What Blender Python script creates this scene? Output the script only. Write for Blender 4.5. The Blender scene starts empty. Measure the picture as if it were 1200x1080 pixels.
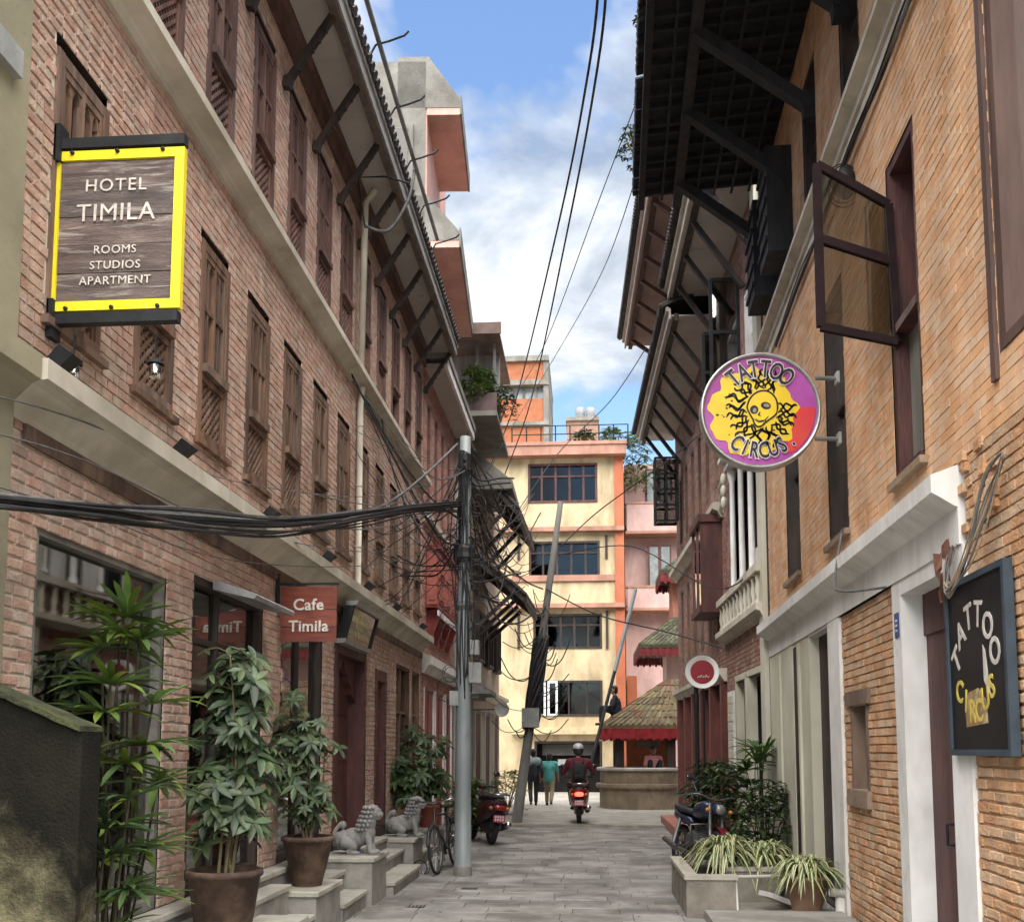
import bpy, bmesh, math, random
from mathutils import Vector, Matrix
V = Vector
sc = bpy.context.scene
col = sc.collection
rnd = random.Random(7)

# ------------------------------------------------------------------ camera
FPX, CX, CY, PITCH, YAW = 1200.0, 600.0, 760.0, math.radians(5.6), 0.073679
CAM = V((0, 0, 1.7))
F_ = V((-math.sin(YAW) * math.cos(PITCH), math.cos(YAW) * math.cos(PITCH), math.sin(PITCH)))
R_ = V((math.cos(YAW), math.sin(YAW), 0))
U_ = R_.cross(F_)
cd = bpy.data.cameras.new("camera")
cd.sensor_fit = 'HORIZONTAL'; cd.sensor_width = 36; cd.lens = 36
cd.shift_y = (CY - 540) / 1200; cd.clip_end = 2000; cd.clip_start = 0.05
co = bpy.data.objects.new("camera", cd); col.objects.link(co)
mw = Matrix((R_, U_, -F_)).transposed().to_4x4(); mw.translation = CAM
co.matrix_world = mw; sc.camera = co

# ------------------------------------------------------------------ sky, sun, exposure
SUN_EL, SUN_AZ = math.radians(62), math.radians(184)      # azimuth from +y clockwise: behind the camera
w = bpy.data.worlds.new("World"); sc.world = w; w.use_nodes = True
nt = w.node_tree; nt.nodes.clear()
def N(nt, t, **k):
    n = nt.nodes.new(t)
    for a, b in k.items(): setattr(n, a, b)
    return n
o_ = N(nt, 'ShaderNodeOutputWorld'); bg = N(nt, 'ShaderNodeBackground'); bgc = N(nt, 'ShaderNodeBackground')
mx = N(nt, 'ShaderNodeMixShader')
sky = N(nt, 'ShaderNodeTexSky'); sky.sky_type = 'NISHITA'; sky.sun_disc = False
sky.sun_elevation = SUN_EL; sky.sun_rotation = SUN_AZ; sky.dust_density = 0.2; sky.air_density = 1.1; sky.ozone_density = 4.0
bg.inputs[1].default_value = 0.09
nt.links.new(sky.outputs[0], bg.inputs[0])
tc = N(nt, 'ShaderNodeTexCoord'); sep = N(nt, 'ShaderNodeSeparateXYZ'); nt.links.new(tc.outputs['Generated'], sep.inputs[0])
def mth(nt, op, a, b=None, c=None):
    n = N(nt, 'ShaderNodeMath', operation=op)
    for i, q in enumerate((a, b, c)):
        if q is None: continue
        if isinstance(q, (int, float)): n.inputs[i].default_value = q
        else: nt.links.new(q, n.inputs[i])
    return n.outputs[0]
zz = mth(nt, 'ADD', mth(nt, 'MAXIMUM', sep.outputs[2], 0.0), 0.22)
cmb = N(nt, 'ShaderNodeCombineXYZ')
nt.links.new(mth(nt, 'ADD', mth(nt, 'DIVIDE', sep.outputs[0], zz), -.055), cmb.inputs[0]); nt.links.new(mth(nt, 'DIVIDE', sep.outputs[1], zz), cmb.inputs[1])
cmb.inputs[2].default_value = 14.4
def noise(nt, vec, sc_, det=8, rough=.55, dist=0.):
    n = N(nt, 'ShaderNodeTexNoise'); n.inputs['Scale'].default_value = sc_; n.inputs['Detail'].default_value = det
    n.inputs['Roughness'].default_value = rough; n.inputs['Distortion'].default_value = dist
    nt.links.new(vec, n.inputs['Vector']); return n.outputs[0]
def ramp(nt, fac, stops, interp='LINEAR'):
    n = N(nt, 'ShaderNodeValToRGB'); n.color_ramp.interpolation = interp
    el = n.color_ramp.elements
    while len(el) < len(stops): el.new(0.5)
    for e, (p, c) in zip(el, stops):
        e.position = p; e.color = (*c, 1) if len(c) == 3 else c
    nt.links.new(fac, n.inputs[0]); return n.outputs[0]
n1 = noise(nt, cmb.outputs[0], 1.3, 6, .56, .25)
cover = ramp(nt, n1, [(0.445, (0, 0, 0)), (0.49, (.72, .72, .72)), (0.56, (1, 1, 1))])
cmb2 = N(nt, 'ShaderNodeVectorMath', operation='ADD'); nt.links.new(cmb.outputs[0], cmb2.inputs[0]); cmb2.inputs[1].default_value = (3.1, 1.3, .4)
n2 = noise(nt, cmb2.outputs[0], 2.7, 6, .6, .4)
ccol = ramp(nt, n2, [(0.36, (.40, .47, .58)), (0.48, (.70, .76, .84)), (0.57, (1.0, 1.0, 1.0))])
nt.links.new(ccol, bgc.inputs[0]); bgc.inputs[1].default_value = 0.375
nt.links.new(cover, mx.inputs[0]); nt.links.new(bg.outputs[0], mx.inputs[1]); nt.links.new(bgc.outputs[0], mx.inputs[2])
nt.links.new(mx.outputs[0], o_.inputs[0])

sd = bpy.data.lights.new("sun", 'SUN'); sd.energy = 4.2; sd.angle = math.radians(86); sd.color = (1.0, .95, .88)
so = bpy.data.objects.new("sun", sd); col.objects.link(so)
sdir = V((math.sin(SUN_AZ) * math.cos(SUN_EL), math.cos(SUN_AZ) * math.cos(SUN_EL), math.sin(SUN_EL)))
so.rotation_euler = sdir.to_track_quat('Z', 'Y').to_euler(); so.location = (0, -10, 30)
sc.view_settings.view_transform = 'Standard'; sc.view_settings.look = 'None'
sc.view_settings.exposure = 1.66; sc.view_settings.gamma = 1.0
sc.cycles.use_denoising = True; sc.cycles.use_adaptive_sampling = True; sc.cycles.adaptive_threshold = 0.03
sc.cycles.max_bounces = 6; sc.cycles.diffuse_bounces = 4; sc.cycles.glossy_bounces = 3; sc.cycles.transparent_max_bounces = 8
sc.cycles.sample_clamp_indirect = 4

# ------------------------------------------------------------------ pixel helpers (photo measured at 1200 x 1080)
def ray(px, py): return F_ + R_ * ((px - CX) / FPX) + U_ * ((CY - py) / FPX)
def D(px, py, d): r = ray(px, py); return CAM + r * (d / r.y)
def G(px, py, z=0.): r = ray(px, py); return CAM + r * ((z - 1.7) / r.z)
def S(p):
    v = V(p) - CAM; d = v.dot(F_)
    if d < .1: return (-1e4, -1e4, d)
    return (CX + FPX * v.dot(R_) / d, CY - FPX * v.dot(U_) / d, d)
class Fac:                                    # a facade: u runs away from the camera along it, o points out to the street
    def __init__(s, org, t, n):
        s.o = V((org[0], org[1], 0)); s.t = V((t[0], t[1], 0)).normalized(); s.n = V((n[0], n[1], 0)).normalized()
    def p(s, u, z, o=0.): return s.o + s.t * u + s.n * o + V((0, 0, z))
    def px(s, x, y, o=0.):
        r = ray(x, y); b = s.o + s.n * o
        q = CAM + r * ((b - CAM).dot(s.n) / r.dot(s.n)); return ((q - s.o).dot(s.t), q.z)

# ------------------------------------------------------------------ materials
MATS = {}
def mat(name, c, c2=None, rough=.75, scale=4., det=3, bump=.15, bscale=35., metal=0., island=0., spec=.4, ramp_=(.38, .66), stain=None, hue=0., emit=None, trans=0., streak=0., big=0.):
    if name in MATS: return MATS[name]
    m = bpy.data.materials.new(name); m.use_nodes = True; nt = m.node_tree; b = nt.nodes['Principled BSDF']
    geo = N(nt, 'ShaderNodeNewGeometry'); pos = geo.outputs['Position']
    b.inputs['Roughness'].default_value = rough; b.inputs['Metallic'].default_value = metal; b.inputs['Specular IOR Level'].default_value = spec
    if c2 is None: c2 = tuple(x * .72 for x in c)
    src = pos
    if streak:
        mp = N(nt, 'ShaderNodeMapping'); mp.inputs['Scale'].default_value = (1, 1, streak); nt.links.new(pos, mp.inputs[0]); src = mp.outputs[0]
    cl = ramp(nt, noise(nt, src, scale, det, .62), [(ramp_[0], c2), (ramp_[1], c)])
    if stain:
        f = ramp(nt, noise(nt, src, stain[1], 4, .65, .4), [(stain[2], (0, 0, 0)), (stain[2] + .16, (1, 1, 1))])
        mm = N(nt, 'ShaderNodeMixRGB'); nt.links.new(f, mm.inputs[0]); nt.links.new(cl, mm.inputs[1]); mm.inputs[2].default_value = (*stain[0], 1); cl = mm.outputs[0]
    if big:
        mpb = N(nt, 'ShaderNodeMapping'); mpb.inputs['Scale'].default_value = (1, 1, .35); nt.links.new(pos, mpb.inputs[0])
        fb_ = ramp(nt, noise(nt, mpb.outputs[0], 1.1, 4, .7, .5), [(.34, (1 - big, 1 - big * 1.05, 1 - big * 1.12)), (.58, (1, 1, 1))])
        mb_ = N(nt, 'ShaderNodeMixRGB', blend_type='MULTIPLY'); mb_.inputs[0].default_value = 1; nt.links.new(cl, mb_.inputs[1]); nt.links.new(fb_, mb_.inputs[2]); cl = mb_.outputs[0]
    if island:
        oi = N(nt, 'ShaderNodeObjectInfo')
        r1 = mth(nt, 'FRACT', mth(nt, 'ADD', geo.outputs['Random Per Island'], mth(nt, 'MULTIPLY', oi.outputs['Random'], 7.31)))
        hs = N(nt, 'ShaderNodeHueSaturation'); nt.links.new(cl, hs.inputs['Color'])
        nt.links.new(mth(nt, 'MULTIPLY_ADD', r1, 2 * island, 1 - island), hs.inputs['Value'])
        r2 = mth(nt, 'FRACT', mth(nt, 'MULTIPLY', r1, 13.7))
        nt.links.new(mth(nt, 'MULTIPLY_ADD', r2, 2 * hue, .5 - hue), hs.inputs['Hue'])
        nt.links.new(mth(nt, 'MULTIPLY_ADD', r2, -.3, 1.1), hs.inputs['Saturation'])
        cl = hs.outputs[0]
    nt.links.new(cl, b.inputs['Base Color'])
    if bump:
        bn = N(nt, 'ShaderNodeBump'); bn.inputs['Strength'].default_value = bump; bn.inputs['Distance'].default_value = .02
        nt.links.new(noise(nt, src, bscale, 2, .6), bn.inputs['Height']); nt.links.new(bn.outputs[0], b.inputs['Normal'])
    if emit:
        b.inputs['Emission Color'].default_value = (*emit[0], 1); b.inputs['Emission Strength'].default_value = emit[1]
    if trans:
        tr = N(nt, 'ShaderNodeBsdfTranslucent'); nt.links.new(cl, tr.inputs[0]); ms = N(nt, 'ShaderNodeMixShader'); ms.inputs[0].default_value = trans
        nt.links.new(b.outputs[0], ms.inputs[1]); nt.links.new(tr.outputs[0], ms.inputs[2]); nt.links.new(ms.outputs[0], nt.nodes['Material Output'].inputs[0])
    MATS[name] = m; return m
def glassmat(name, tint, refl=.25, rough=.03):
    if name in MATS: return MATS[name]
    m = bpy.data.materials.new(name); m.use_nodes = True; nt = m.node_tree; nt.nodes.remove(nt.nodes['Principled BSDF'])
    g = N(nt, 'ShaderNodeBsdfGlossy'); g.inputs['Roughness'].default_value = rough; g.inputs[0].default_value = (.95, .93, .89, 1)
    t = N(nt, 'ShaderNodeBsdfTransparent'); t.inputs[0].default_value = (*tint, 1)
    fr = N(nt, 'ShaderNodeFresnel'); fr.inputs[0].default_value = 1.5
    geo = N(nt, 'ShaderNodeNewGeometry'); bn = N(nt, 'ShaderNodeBump'); bn.inputs['Strength'].default_value = .05
    nt.links.new(noise(nt, geo.outputs['Position'], 3.), bn.inputs['Height']); nt.links.new(bn.outputs[0], g.inputs['Normal'])
    f = mth(nt, 'MULTIPLY_ADD', fr.outputs[0], 1.2, refl)
    ms = N(nt, 'ShaderNodeMixShader'); nt.links.new(f, ms.inputs[0]); nt.links.new(t.outputs[0], ms.inputs[1]); nt.links.new(g.outputs[0], ms.inputs[2])
    nt.links.new(ms.outputs[0], nt.nodes['Material Output'].inputs[0]); MATS[name] = m; return m

# ------------------------------------------------------------------ mesh builder
class MB:
    def __init__(s): s.v = []; s.f = []; s.mi = []; s.cur = 0
    def poly(s, pts):
        b = len(s.v); s.v += [tuple(p) for p in pts]; s.f.append(tuple(range(b, b + len(pts)))); s.mi.append(s.cur); return s
    def faces(s, pts, fs):
        b = len(s.v); s.v += [tuple(p) for p in pts]
        for f in fs: s.f.append(tuple(b + i for i in f)); s.mi.append(s.cur)
        return s
    def hexa(s, p, back=True):
        fs = [(0, 1, 2, 3), (7, 6, 5, 4), (0, 4, 5, 1), (1, 5, 6, 2), (2, 6, 7, 3), (3, 7, 4, 0)]
        return s.faces(p, fs if back else fs[:1] + fs[2:])
    def box(s, a, b):
        x0, y0, z0 = a; x1, y1, z1 = b
        return s.hexa([(x0, y0, z0), (x1, y0, z0), (x1, y0, z1), (x0, y0, z1), (x0, y1, z0), (x1, y1, z0), (x1, y1, z1), (x0, y1, z1)])
    def fb(s, fc, u0, u1, z0, z1, o0, o1, back=True):
        q = fc.p
        return s.hexa([q(u0, z0, o1), q(u1, z0, o1), q(u1, z1, o1), q(u0, z1, o1), q(u0, z0, o0), q(u1, z0, o0), q(u1, z1, o0), q(u0, z1, o0)], back)
    def fprism(s, fc, prof, u0, u1):              # profile of (o, z) run along u
        n = len(prof); pts = [fc.p(u0, z, o) for o, z in prof] + [fc.p(u1, z, o) for o, z in prof]
        return s.faces(pts, [tuple(range(n)), tuple(range(2 * n - 1, n - 1, -1))] + [(i, (i + 1) % n, n + (i + 1) % n, n + i) for i in range(n)])
    def fplate(s, fc, poly, o0, o1):              # outline of (u, z) given thickness
        n = len(poly); pts = [fc.p(u, z, o1) for u, z in poly] + [fc.p(u, z, o0) for u, z in poly]
        return s.faces(pts, [tuple(range(n)), tuple(range(2 * n - 1, n - 1, -1))] + [(i, (i + 1) % n, n + (i + 1) % n, n + i) for i in range(n)])
    def bar(s, p, q, w, h=None, up=(0, 0, 1)):
        p, q = V(p), V(q); h = h or w; d = (q - p).normalized(); u = V(up)
        if abs(d.dot(u)) > .98: u = V((0, 1, 0))
        a = d.cross(u).normalized() * (w / 2); b = a.cross(d).normalized() * (h / 2)
        return s.hexa([p - a - b, p + a - b, p + a + b, p - a + b, q - a - b, q + a - b, q + a + b, q - a + b])
    def tube(s, pts, r, n=6, cap=True):
        pts = [V(p) for p in pts]; m = len(pts); rr = r if isinstance(r, (list, tuple)) else [r] * m
        b = len(s.v); ref = None
        for i, p in enumerate(pts):
            d = (pts[min(i + 1, m - 1)] - pts[max(i - 1, 0)])
            d = d.normalized() if d.length > 1e-9 else V((0, 0, 1))
            if ref is None: ref = V((0, 0, 1)) if abs(d.z) < .9 else V((1, 0, 0))
            a = d.cross(ref); a = a.normalized() if a.length > 1e-6 else d.orthogonal().normalized(); c = a.cross(d); ref = c
            for k in range(n):
                t = 2 * math.pi * k / n; s.v.append(tuple(p + (a * math.cos(t) + c * math.sin(t)) * rr[i]))
        for i in range(m - 1):
            for k in range(n):
                s.f.append((b + i * n + k, b + i * n + (k + 1) % n, b + (i + 1) * n + (k + 1) % n, b + (i + 1) * n + k)); s.mi.append(s.cur)
        if cap:
            s.f.append(tuple(range(b, b + n))); s.mi.append(s.cur); s.f.append(tuple(range(b + (m - 1) * n, b + m * n))); s.mi.append(s.cur)
        return s
    def loft(s, rings, cap=True, close=True):
        b = len(s.v); n = len(rings[0])
        for r in rings: s.v += [tuple(p) for p in r]
        for i in range(len(rings) - 1):
            for k in range(n if close else n - 1):
                s.f.append((b + i * n + k, b + i * n + (k + 1) % n, b + (i + 1) * n + (k + 1) % n, b + (i + 1) * n + k)); s.mi.append(s.cur)
        if cap:
            s.f.append(tuple(range(b, b + n))); s.mi.append(s.cur); s.f.append(tuple(range(b + (len(rings) - 1) * n, b + len(rings) * n))); s.mi.append(s.cur)
        return s
    def lathe(s, prof, c, n=20, axis=None, cap=True):
        c = V(c)
        if axis is None: X, Y, Z = V((1, 0, 0)), V((0, 1, 0)), V((0, 0, 1))
        else: Z = V(axis).normalized(); X = Z.orthogonal().normalized(); Y = Z.cross(X)
        return s.loft([[c + X * (r * math.cos(2 * math.pi * k / n)) + Y * (r * math.sin(2 * math.pi * k / n)) + Z * z for k in range(n)] for r, z in prof], cap)
    def sph(s, c, r, n=12, m=8, rot=None):
        c = V(c); r = r if isinstance(r, (list, tuple)) else (r, r, r); rings = []
        for i in range(m + 1):
            t = -math.pi / 2 + math.pi * i / m; rg = []
            for k in range(n):
                a = 2 * math.pi * k / n; q = V((r[0] * math.cos(t) * math.cos(a), r[1] * math.cos(t) * math.sin(a), r[2] * math.sin(t)))
                if rot: q = rot @ q
                rg.append(c + q)
            rings.append(rg)
        return s.loft(rings)
    def cap_(s, p, q, r0, r1, n=10):              # capsule
        s.tube([p, q], [r0, r1], n); s.sph(p, r0, n, 6); s.sph(q, r1, n, 6); return s
    def torus(s, c, R, r, axis, n=28, m=8):
        c = V(c); Z = V(axis).normalized(); X = Z.orthogonal().normalized(); Y = Z.cross(X); b = len(s.v)
        for i in range(n):
            a = 2 * math.pi * i / n; d = X * math.cos(a) + Y * math.sin(a)
            for k in range(m):
                t = 2 * math.pi * k / m; s.v.append(tuple(c + d * (R + r * math.cos(t)) + Z * (r * math.sin(t))))
        for i in range(n):
            for k in range(m):
                s.f.append((b + i * m + k, b + i * m + (k + 1) % m, b + ((i + 1) % n) * m + (k + 1) % m, b + ((i + 1) % n) * m + k)); s.mi.append(s.cur)
        return s
    def mesh(s, name, mats, smooth=False):
        me = bpy.data.meshes.new(name); me.from_pydata(s.v, [], s.f)
        for m in (mats if isinstance(mats, (list, tuple)) else [mats]): me.materials.append(m)
        if any(s.mi): me.polygons.foreach_set('material_index', s.mi)
        if smooth: me.polygons.foreach_set('use_smooth', [True] * len(me.polygons))
        return me
    def build(s, name, mats, parent=None, smooth=False):
        return link(name, s.mesh(name, mats, smooth), parent)
def wloc(o):
    l = V((0, 0, 0))
    while o is not None: l += o.location; o = o.parent if o.parent and o.get('_w') is None else None
    return l
INV = {}
def link(name, me, parent=None):
    o = bpy.data.objects.new(name, me); col.objects.link(o)
    if parent is not None:
        o.parent = parent; o.matrix_parent_inverse = INV.get(parent.name, Matrix.Identity(4))
    INV[o.name] = Matrix.Identity(4) if parent is None else Matrix.Identity(4)
    return o
def thing(name, label, cat, loc=(0, 0, 0), group=None):
    o = bpy.data.objects.new(name, None); col.objects.link(o); o.location = loc; o.empty_display_size = .2
    INV[o.name] = Matrix.Translation(-V(loc)); return tag(o, label, cat, group)
def tag(o, label=None, cat=None, group=None, kind=None):
    if label: o['label'] = label
    if cat: o['category'] = cat
    if group: o['group'] = group
    if kind: o['kind'] = kind
    return o
def remeshed(mb, vox, name, m, parent=None, smooth_it=4, disp=None):
    me = mb.mesh('tmp', m); t = bpy.data.objects.new('tmp', me); col.objects.link(t)
    r = t.modifiers.new('r', 'REMESH'); r.mode = 'VOXEL'; r.voxel_size = vox; r.use_smooth_shade = True
    if smooth_it: s_ = t.modifiers.new('s', 'SMOOTH'); s_.iterations = smooth_it; s_.factor = .5
    dg = bpy.context.evaluated_depsgraph_get(); dg.update()
    e = t.evaluated_get(dg); me2 = bpy.data.meshes.new_from_object(e); me2.name = name
    bpy.data.objects.remove(t); bpy.data.meshes.remove(me)
    me2.materials.clear(); me2.materials.append(m)
    me2.polygons.foreach_set('use_smooth', [True] * len(me2.polygons))
    return link(name, me2, parent)
def textmesh(s, size, extr=.004, off=0.0, spacing=1.0, align='CENTER', shear=0.):
    cu = bpy.data.curves.new('t', 'FONT'); cu.body = s; cu.size = size; cu.extrude = extr; cu.offset = off; cu.space_character = spacing
    cu.align_x = align; cu.align_y = 'CENTER'; cu.shear = shear; cu.resolution_u = 3
    o = bpy.data.objects.new('t', cu); col.objects.link(o); dg = bpy.context.evaluated_depsgraph_get(); dg.update()
    me = bpy.data.meshes.new_from_object(o.evaluated_get(dg)); bpy.data.objects.remove(o); return me
def place_text(name, me, m, parent, org, X, Y):    # local x -> X, local y -> Y, extrusion -> X x Y
    X, Y = V(X).normalized(), V(Y).normalized(); Z = X.cross(Y)
    M4 = Matrix((X, Y, Z)).transposed().to_4x4(); M4.translation = V(org); me.transform(M4)
    me.materials.clear(); me.materials.append(m); me.name = name; return link(name, me, parent)

def holes_intervals(u0, u1, zc, holes, h=0):
    iv = [(u0, u1)]
    for a, b, c, d in holes:
        if c - h < zc < d + h:
            nv = []
            for s_, e_ in iv:
                if b <= s_ or a >= e_: nv.append((s_, e_)); continue
                if a > s_: nv.append((s_, a))
                if b < e_: nv.append((b, e_))
            iv = nv
    return iv
def backing(mb, fc, u0, u1, z0, z1, holes, o):
    us = sorted({u0, u1, *[min(max(x, u0), u1) for h in holes for x in h[:2]]}); zs = sorted({z0, z1, *[min(max(x, z0), z1) for h in holes for x in h[2:]]})
    for i in range(len(us) - 1):
        for j in range(len(zs) - 1):
            uc, zc = (us[i] + us[i + 1]) / 2, (zs[j] + zs[j + 1]) / 2
            if any(a < uc < b and c < zc < d for a, b, c, d in holes): continue
            mb.poly([fc.p(us[i], zs[j], o), fc.p(us[i + 1], zs[j], o), fc.p(us[i + 1], zs[j + 1], o), fc.p(us[i], zs[j + 1], o)])
    return mb
def brickwall(parent, fc, zones, holes, bm, mm, L=.2, H=.08, gap=.011, depth=.012, cap=300, jit=.003, mortar_name='mortar', header=0., seed=1, maxd=1e9):
    """zones: (u0, u1, z0, z1). Each brick is a block standing proud of a recessed mortar sheet."""
    R = random.Random(seed); mo = MB(); rest = MB(); full = []
    for (u0, u1, z0, z1) in zones:
        backing(mo, fc, u0, u1, z0, z1, holes, -depth)
        n = max(1, round((z1 - z0) / H)); h = (z1 - z0) / n
        for j in range(n):
            za = z0 + j * h; zc = za + h / 2
            for (s_, e_) in holes_intervals(u0, u1, zc, holes):
                u = s_ - (0 if j % 2 == 0 else L / 2)
                while u < e_ - .02:
                    l = L if R.random() >= header else L / 2
                    a, b = max(u, s_), min(u + l, e_); u += l
                    if b - a < .035: continue
                    if abs((b - a) - L) < 1e-6 and u < maxd:
                        full.append((a, za, h))
                    else:
                        dz = R.uniform(-jit, jit) * .3; rest.fb(fc, a + gap / 2, b - gap / 2, za + gap / 2 + dz, za + h - gap / 2 + dz, -depth, R.uniform(-jit, jit), False)
    sc_ = []
    for i, (a, za, h) in enumerate(full):
        x, y, d = S(fc.p(a + L / 2, za + h / 2)); x2, y2, _ = S(fc.p(a, za)); x3, y3, _ = S(fc.p(a + L, za + h))
        vis = -5 < x < 1205 and -5 < y < 1085
        sc_.append((-(abs(x3 - x2) * abs(y3 - y2)) if vis else 0, i))
    sc_.sort(); big = {i for s_, i in sc_[:cap] if s_ < 0}
    var = []
    hh = full[0][2] if full else H
    for k in range(8):
        m_ = MB(); e = R.uniform(-jit, jit)
        g = gap / 2
        q = [(g + R.uniform(0, jit), g + R.uniform(0, jit)), (L - g - R.uniform(0, jit), g + R.uniform(0, jit)), (L - g - R.uniform(0, jit), hh - g - R.uniform(0, jit)), (g + R.uniform(0, jit), hh - g - R.uniform(0, jit))]
        b0 = fc.p(0, 0)
        cs = .006
        def ins(p): return (p[0] + (cs if p[0] < L / 2 else -cs), p[1] + (cs if p[1] < hh / 2 else -cs))
        m_.loft([[fc.p(u, z, -depth) - b0 for u, z in q], [fc.p(u, z, e - .004) - b0 for u, z in q], [fc.p(*ins(p), e) - b0 for p in q]], cap=False)
        n_ = len(m_.v); m_.f.append((n_ - 4, n_ - 3, n_ - 2, n_ - 1)); m_.mi.append(0)
        var.append(m_.mesh('brick', bm))
    for i, (a, za, h) in enumerate(full):
        if i in big:
            o = link('brick', var[R.randrange(8)], parent); o.location = fc.p(a, za) - fc.p(0, 0) + fc.p(0, 0)
        else:
            dz = R.uniform(-jit, jit) * .3; rest.fb(fc, a + gap / 2, a + L - gap / 2, za + gap / 2 + dz, za + h - gap / 2 + dz, -depth, R.uniform(-jit, jit), False)
    mo.build(mortar_name, mm, parent)
    if rest.v: tag(rest.build('brickwork', bm, parent), kind='stuff')
# ------------------------------------------------------------------ shared materials
BRICK = mat('brick_red', (.545, .375, .295), (.41, .265, .20), .85, 9, bump=.5, bscale=60, island=.13, hue=.010, big=.28, stain=((.54, .42, .34), 5.5, .58))
MORT = mat('mortar_pale', (.66, .59, .49), (.50, .43, .35), .95, 14, bump=.4, bscale=90)
CREAM = mat('cream_plaster', (.60, .56, .47), (.47, .43, .35), .8, 1.6, bump=.12, bscale=18, big=.3, stain=((.30, .27, .21), 1.3, .62))
KHAKI = mat('khaki_plaster', (.27, .245, .165), (.20, .18, .12), .85, 1.2, bump=.2, bscale=14, stain=((.17, .15, .10), 1.1, .60))
WHITE = mat('white_paint', (.80, .79, .77), (.68, .67, .64), .6, 1.5, bump=.1, bscale=25, big=.28, stain=((.44, .40, .35), 2.4, .62))
OLDWHITE = mat('old_white_paint', (.60, .575, .47), (.47, .45, .35), .7, 1.3, bump=.15, bscale=20, stain=((.30, .275, .20), 1.2, .62), streak=.6)
WOODB = mat('weathered_wood', (.21, .125, .08), (.08, .045, .03), .7, 7, bump=.4, bscale=55, streak=.15, island=.18)
WOODD = mat('dark_wood', (.05, .032, .025), (.018, .013, .011), .65, 6, bump=.35, bscale=50, streak=.2, island=.15)
WOODR = mat('maroon_wood', (.10, .035, .03), (.05, .018, .016), .6, 6, bump=.25, bscale=45, streak=.2)
RED = mat('red_paint', (.33, .055, .04), (.20, .03, .025), .5, 4, bump=.15, bscale=30)
DARK = mat('painted_dark_interior', (.012, .010, .009), (.006, .005, .005), .9, 3, bump=0)  # near-black colour paints in the shade of rooms behind openings
ROOM = mat('dim_room', (.07, .055, .045), (.03, .025, .02), .9, 2, bump=0)
BLACK = mat('black_metal', (.018, .019, .021), (.010, .011, .012), .6, 8, bump=.1, spec=.25)
PANE = glassmat('window_glass', (.18, .19, .19), .0)
SHOP = glassmat('shop_glass', (.55, .60, .58), .16)
STONE = mat('step_stone', (.30, .285, .25), (.19, .18, .155), .8, 3, bump=.25, bscale=40, island=.1, stain=((.13, .12, .10), 2.2, .62))
STONEL = mat('step_coping', (.42, .40, .34), (.28, .265, .225), .8, 3, bump=.25, bscale=40, island=.08)
PAVE = mat('paving_stone', (.29, .283, .26), (.20, .195, .178), .7, 2.2, bump=.4, bscale=26, island=.18, big=.42, stain=((.11, .105, .09), 1.7, .58))
PAVEJ = mat('paving_joint', (.09, .085, .07), (.05, .047, .04), .95, 9, bump=.3)
PLAZA = mat('plaza_paving', (.36, .34, .30), (.27, .255, .22), .8, 1.8, bump=.25, bscale=25, island=.08)
CONC = mat('concrete', (.25, .24, .215), (.16, .153, .135), .85, 1.5, bump=.3, bscale=22, big=.35, stain=((.14, .13, .11), 1.1, .60))
TILE = mat('dark_roof_tile', (.06, .05, .045), (.025, .022, .02), .8, 5, bump=.4, bscale=40, island=.25)
SOFW = mat('soffit_board', (.50, .47, .44), (.42, .39, .36), .7, 1.4, bump=.06, bscale=10)
PINK = mat('pink_paint', (.68, .40, .335), (.58, .33, .275), .75, 1.2, bump=.1, bscale=20, big=.25, stain=((.36, .20, .16), .9, .64))

# ------------------------------------------------------------------ ground
gm = MB(); gm.poly([(-400, -60, -.03), (400, -60, -.03), (400, 900, -.03), (-400, 900, -.03)])
ground = tag(gm.build('ground', mat('bare_ground', (.24, .22, .18), (.17, .155, .13), .95, .6)), kind='structure')
st = MB(); st.box((-3.3, -3, -.02), (3.6, 22.9, -.008))
street = tag(st.build('street_pavement', PAVEJ), kind='structure')
R0 = random.Random(3)
slabs = []; y = -2.9
while y < 22.8:
    h = R0.choice([.30, .30, .36, .42]); y2 = min(y + h, 22.9); x = -3.2 - R0.random() * .5
    while x < 3.4:
        l = R0.choice([.5, .6, .75, .9]); slabs.append((max(x, -3.25), min(x + l, 3.5), y, y2)); x += l
    y = y2
def slab_mesh(mb, a, b, c, d, dz, ox=0, oy=0):
    g = .004; t = .006
    q = [(a + g, c + g), (b - g, c + g), (b - g, d - g), (a + g, d - g)]
    i = [(a + g + t, c + g + t), (b - g - t, c + g + t), (b - g - t, d - g - t), (a + g + t, d - g - t)]
    tl = [R0.uniform(-.002, .002) for _ in range(4)]
    mb.loft([[V((x - ox, y - oy, -.012)) for x, y in q], [V((x - ox, y - oy, dz - .004)) for x, y in q], [V((x - ox, y - oy, dz + k)) for (x, y), k in zip(i, tl)]], cap=False)
    n = len(mb.v); mb.f.append((n - 4, n - 3, n - 2, n - 1)); mb.mi.append(mb.cur)
vis = sorted([s for s in slabs if s[3] > 9.6 and s[1] > -3.0 and s[0] < 3.0 and s[1] - s[0] > .15 and s[3] - s[2] > .1], key=lambda s: s[2])[:290]
visset = set(vis); rs = MB()
for s in slabs:
    if s in visset:
        m_ = MB(); slab_mesh(m_, *s, R0.uniform(-.003, .003), s[0], s[2]); o = link('paving_slab', m_.mesh('paving_slab', PAVE), street); o.location = (s[0], s[2], 0)
    elif s[1] - s[0] > .02 and s[3] - s[2] > .02: slab_mesh(rs, *s, R0.uniform(-.003, .003))
tag(rs.build('paving_slabs', PAVE, street), kind='stuff')
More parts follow.
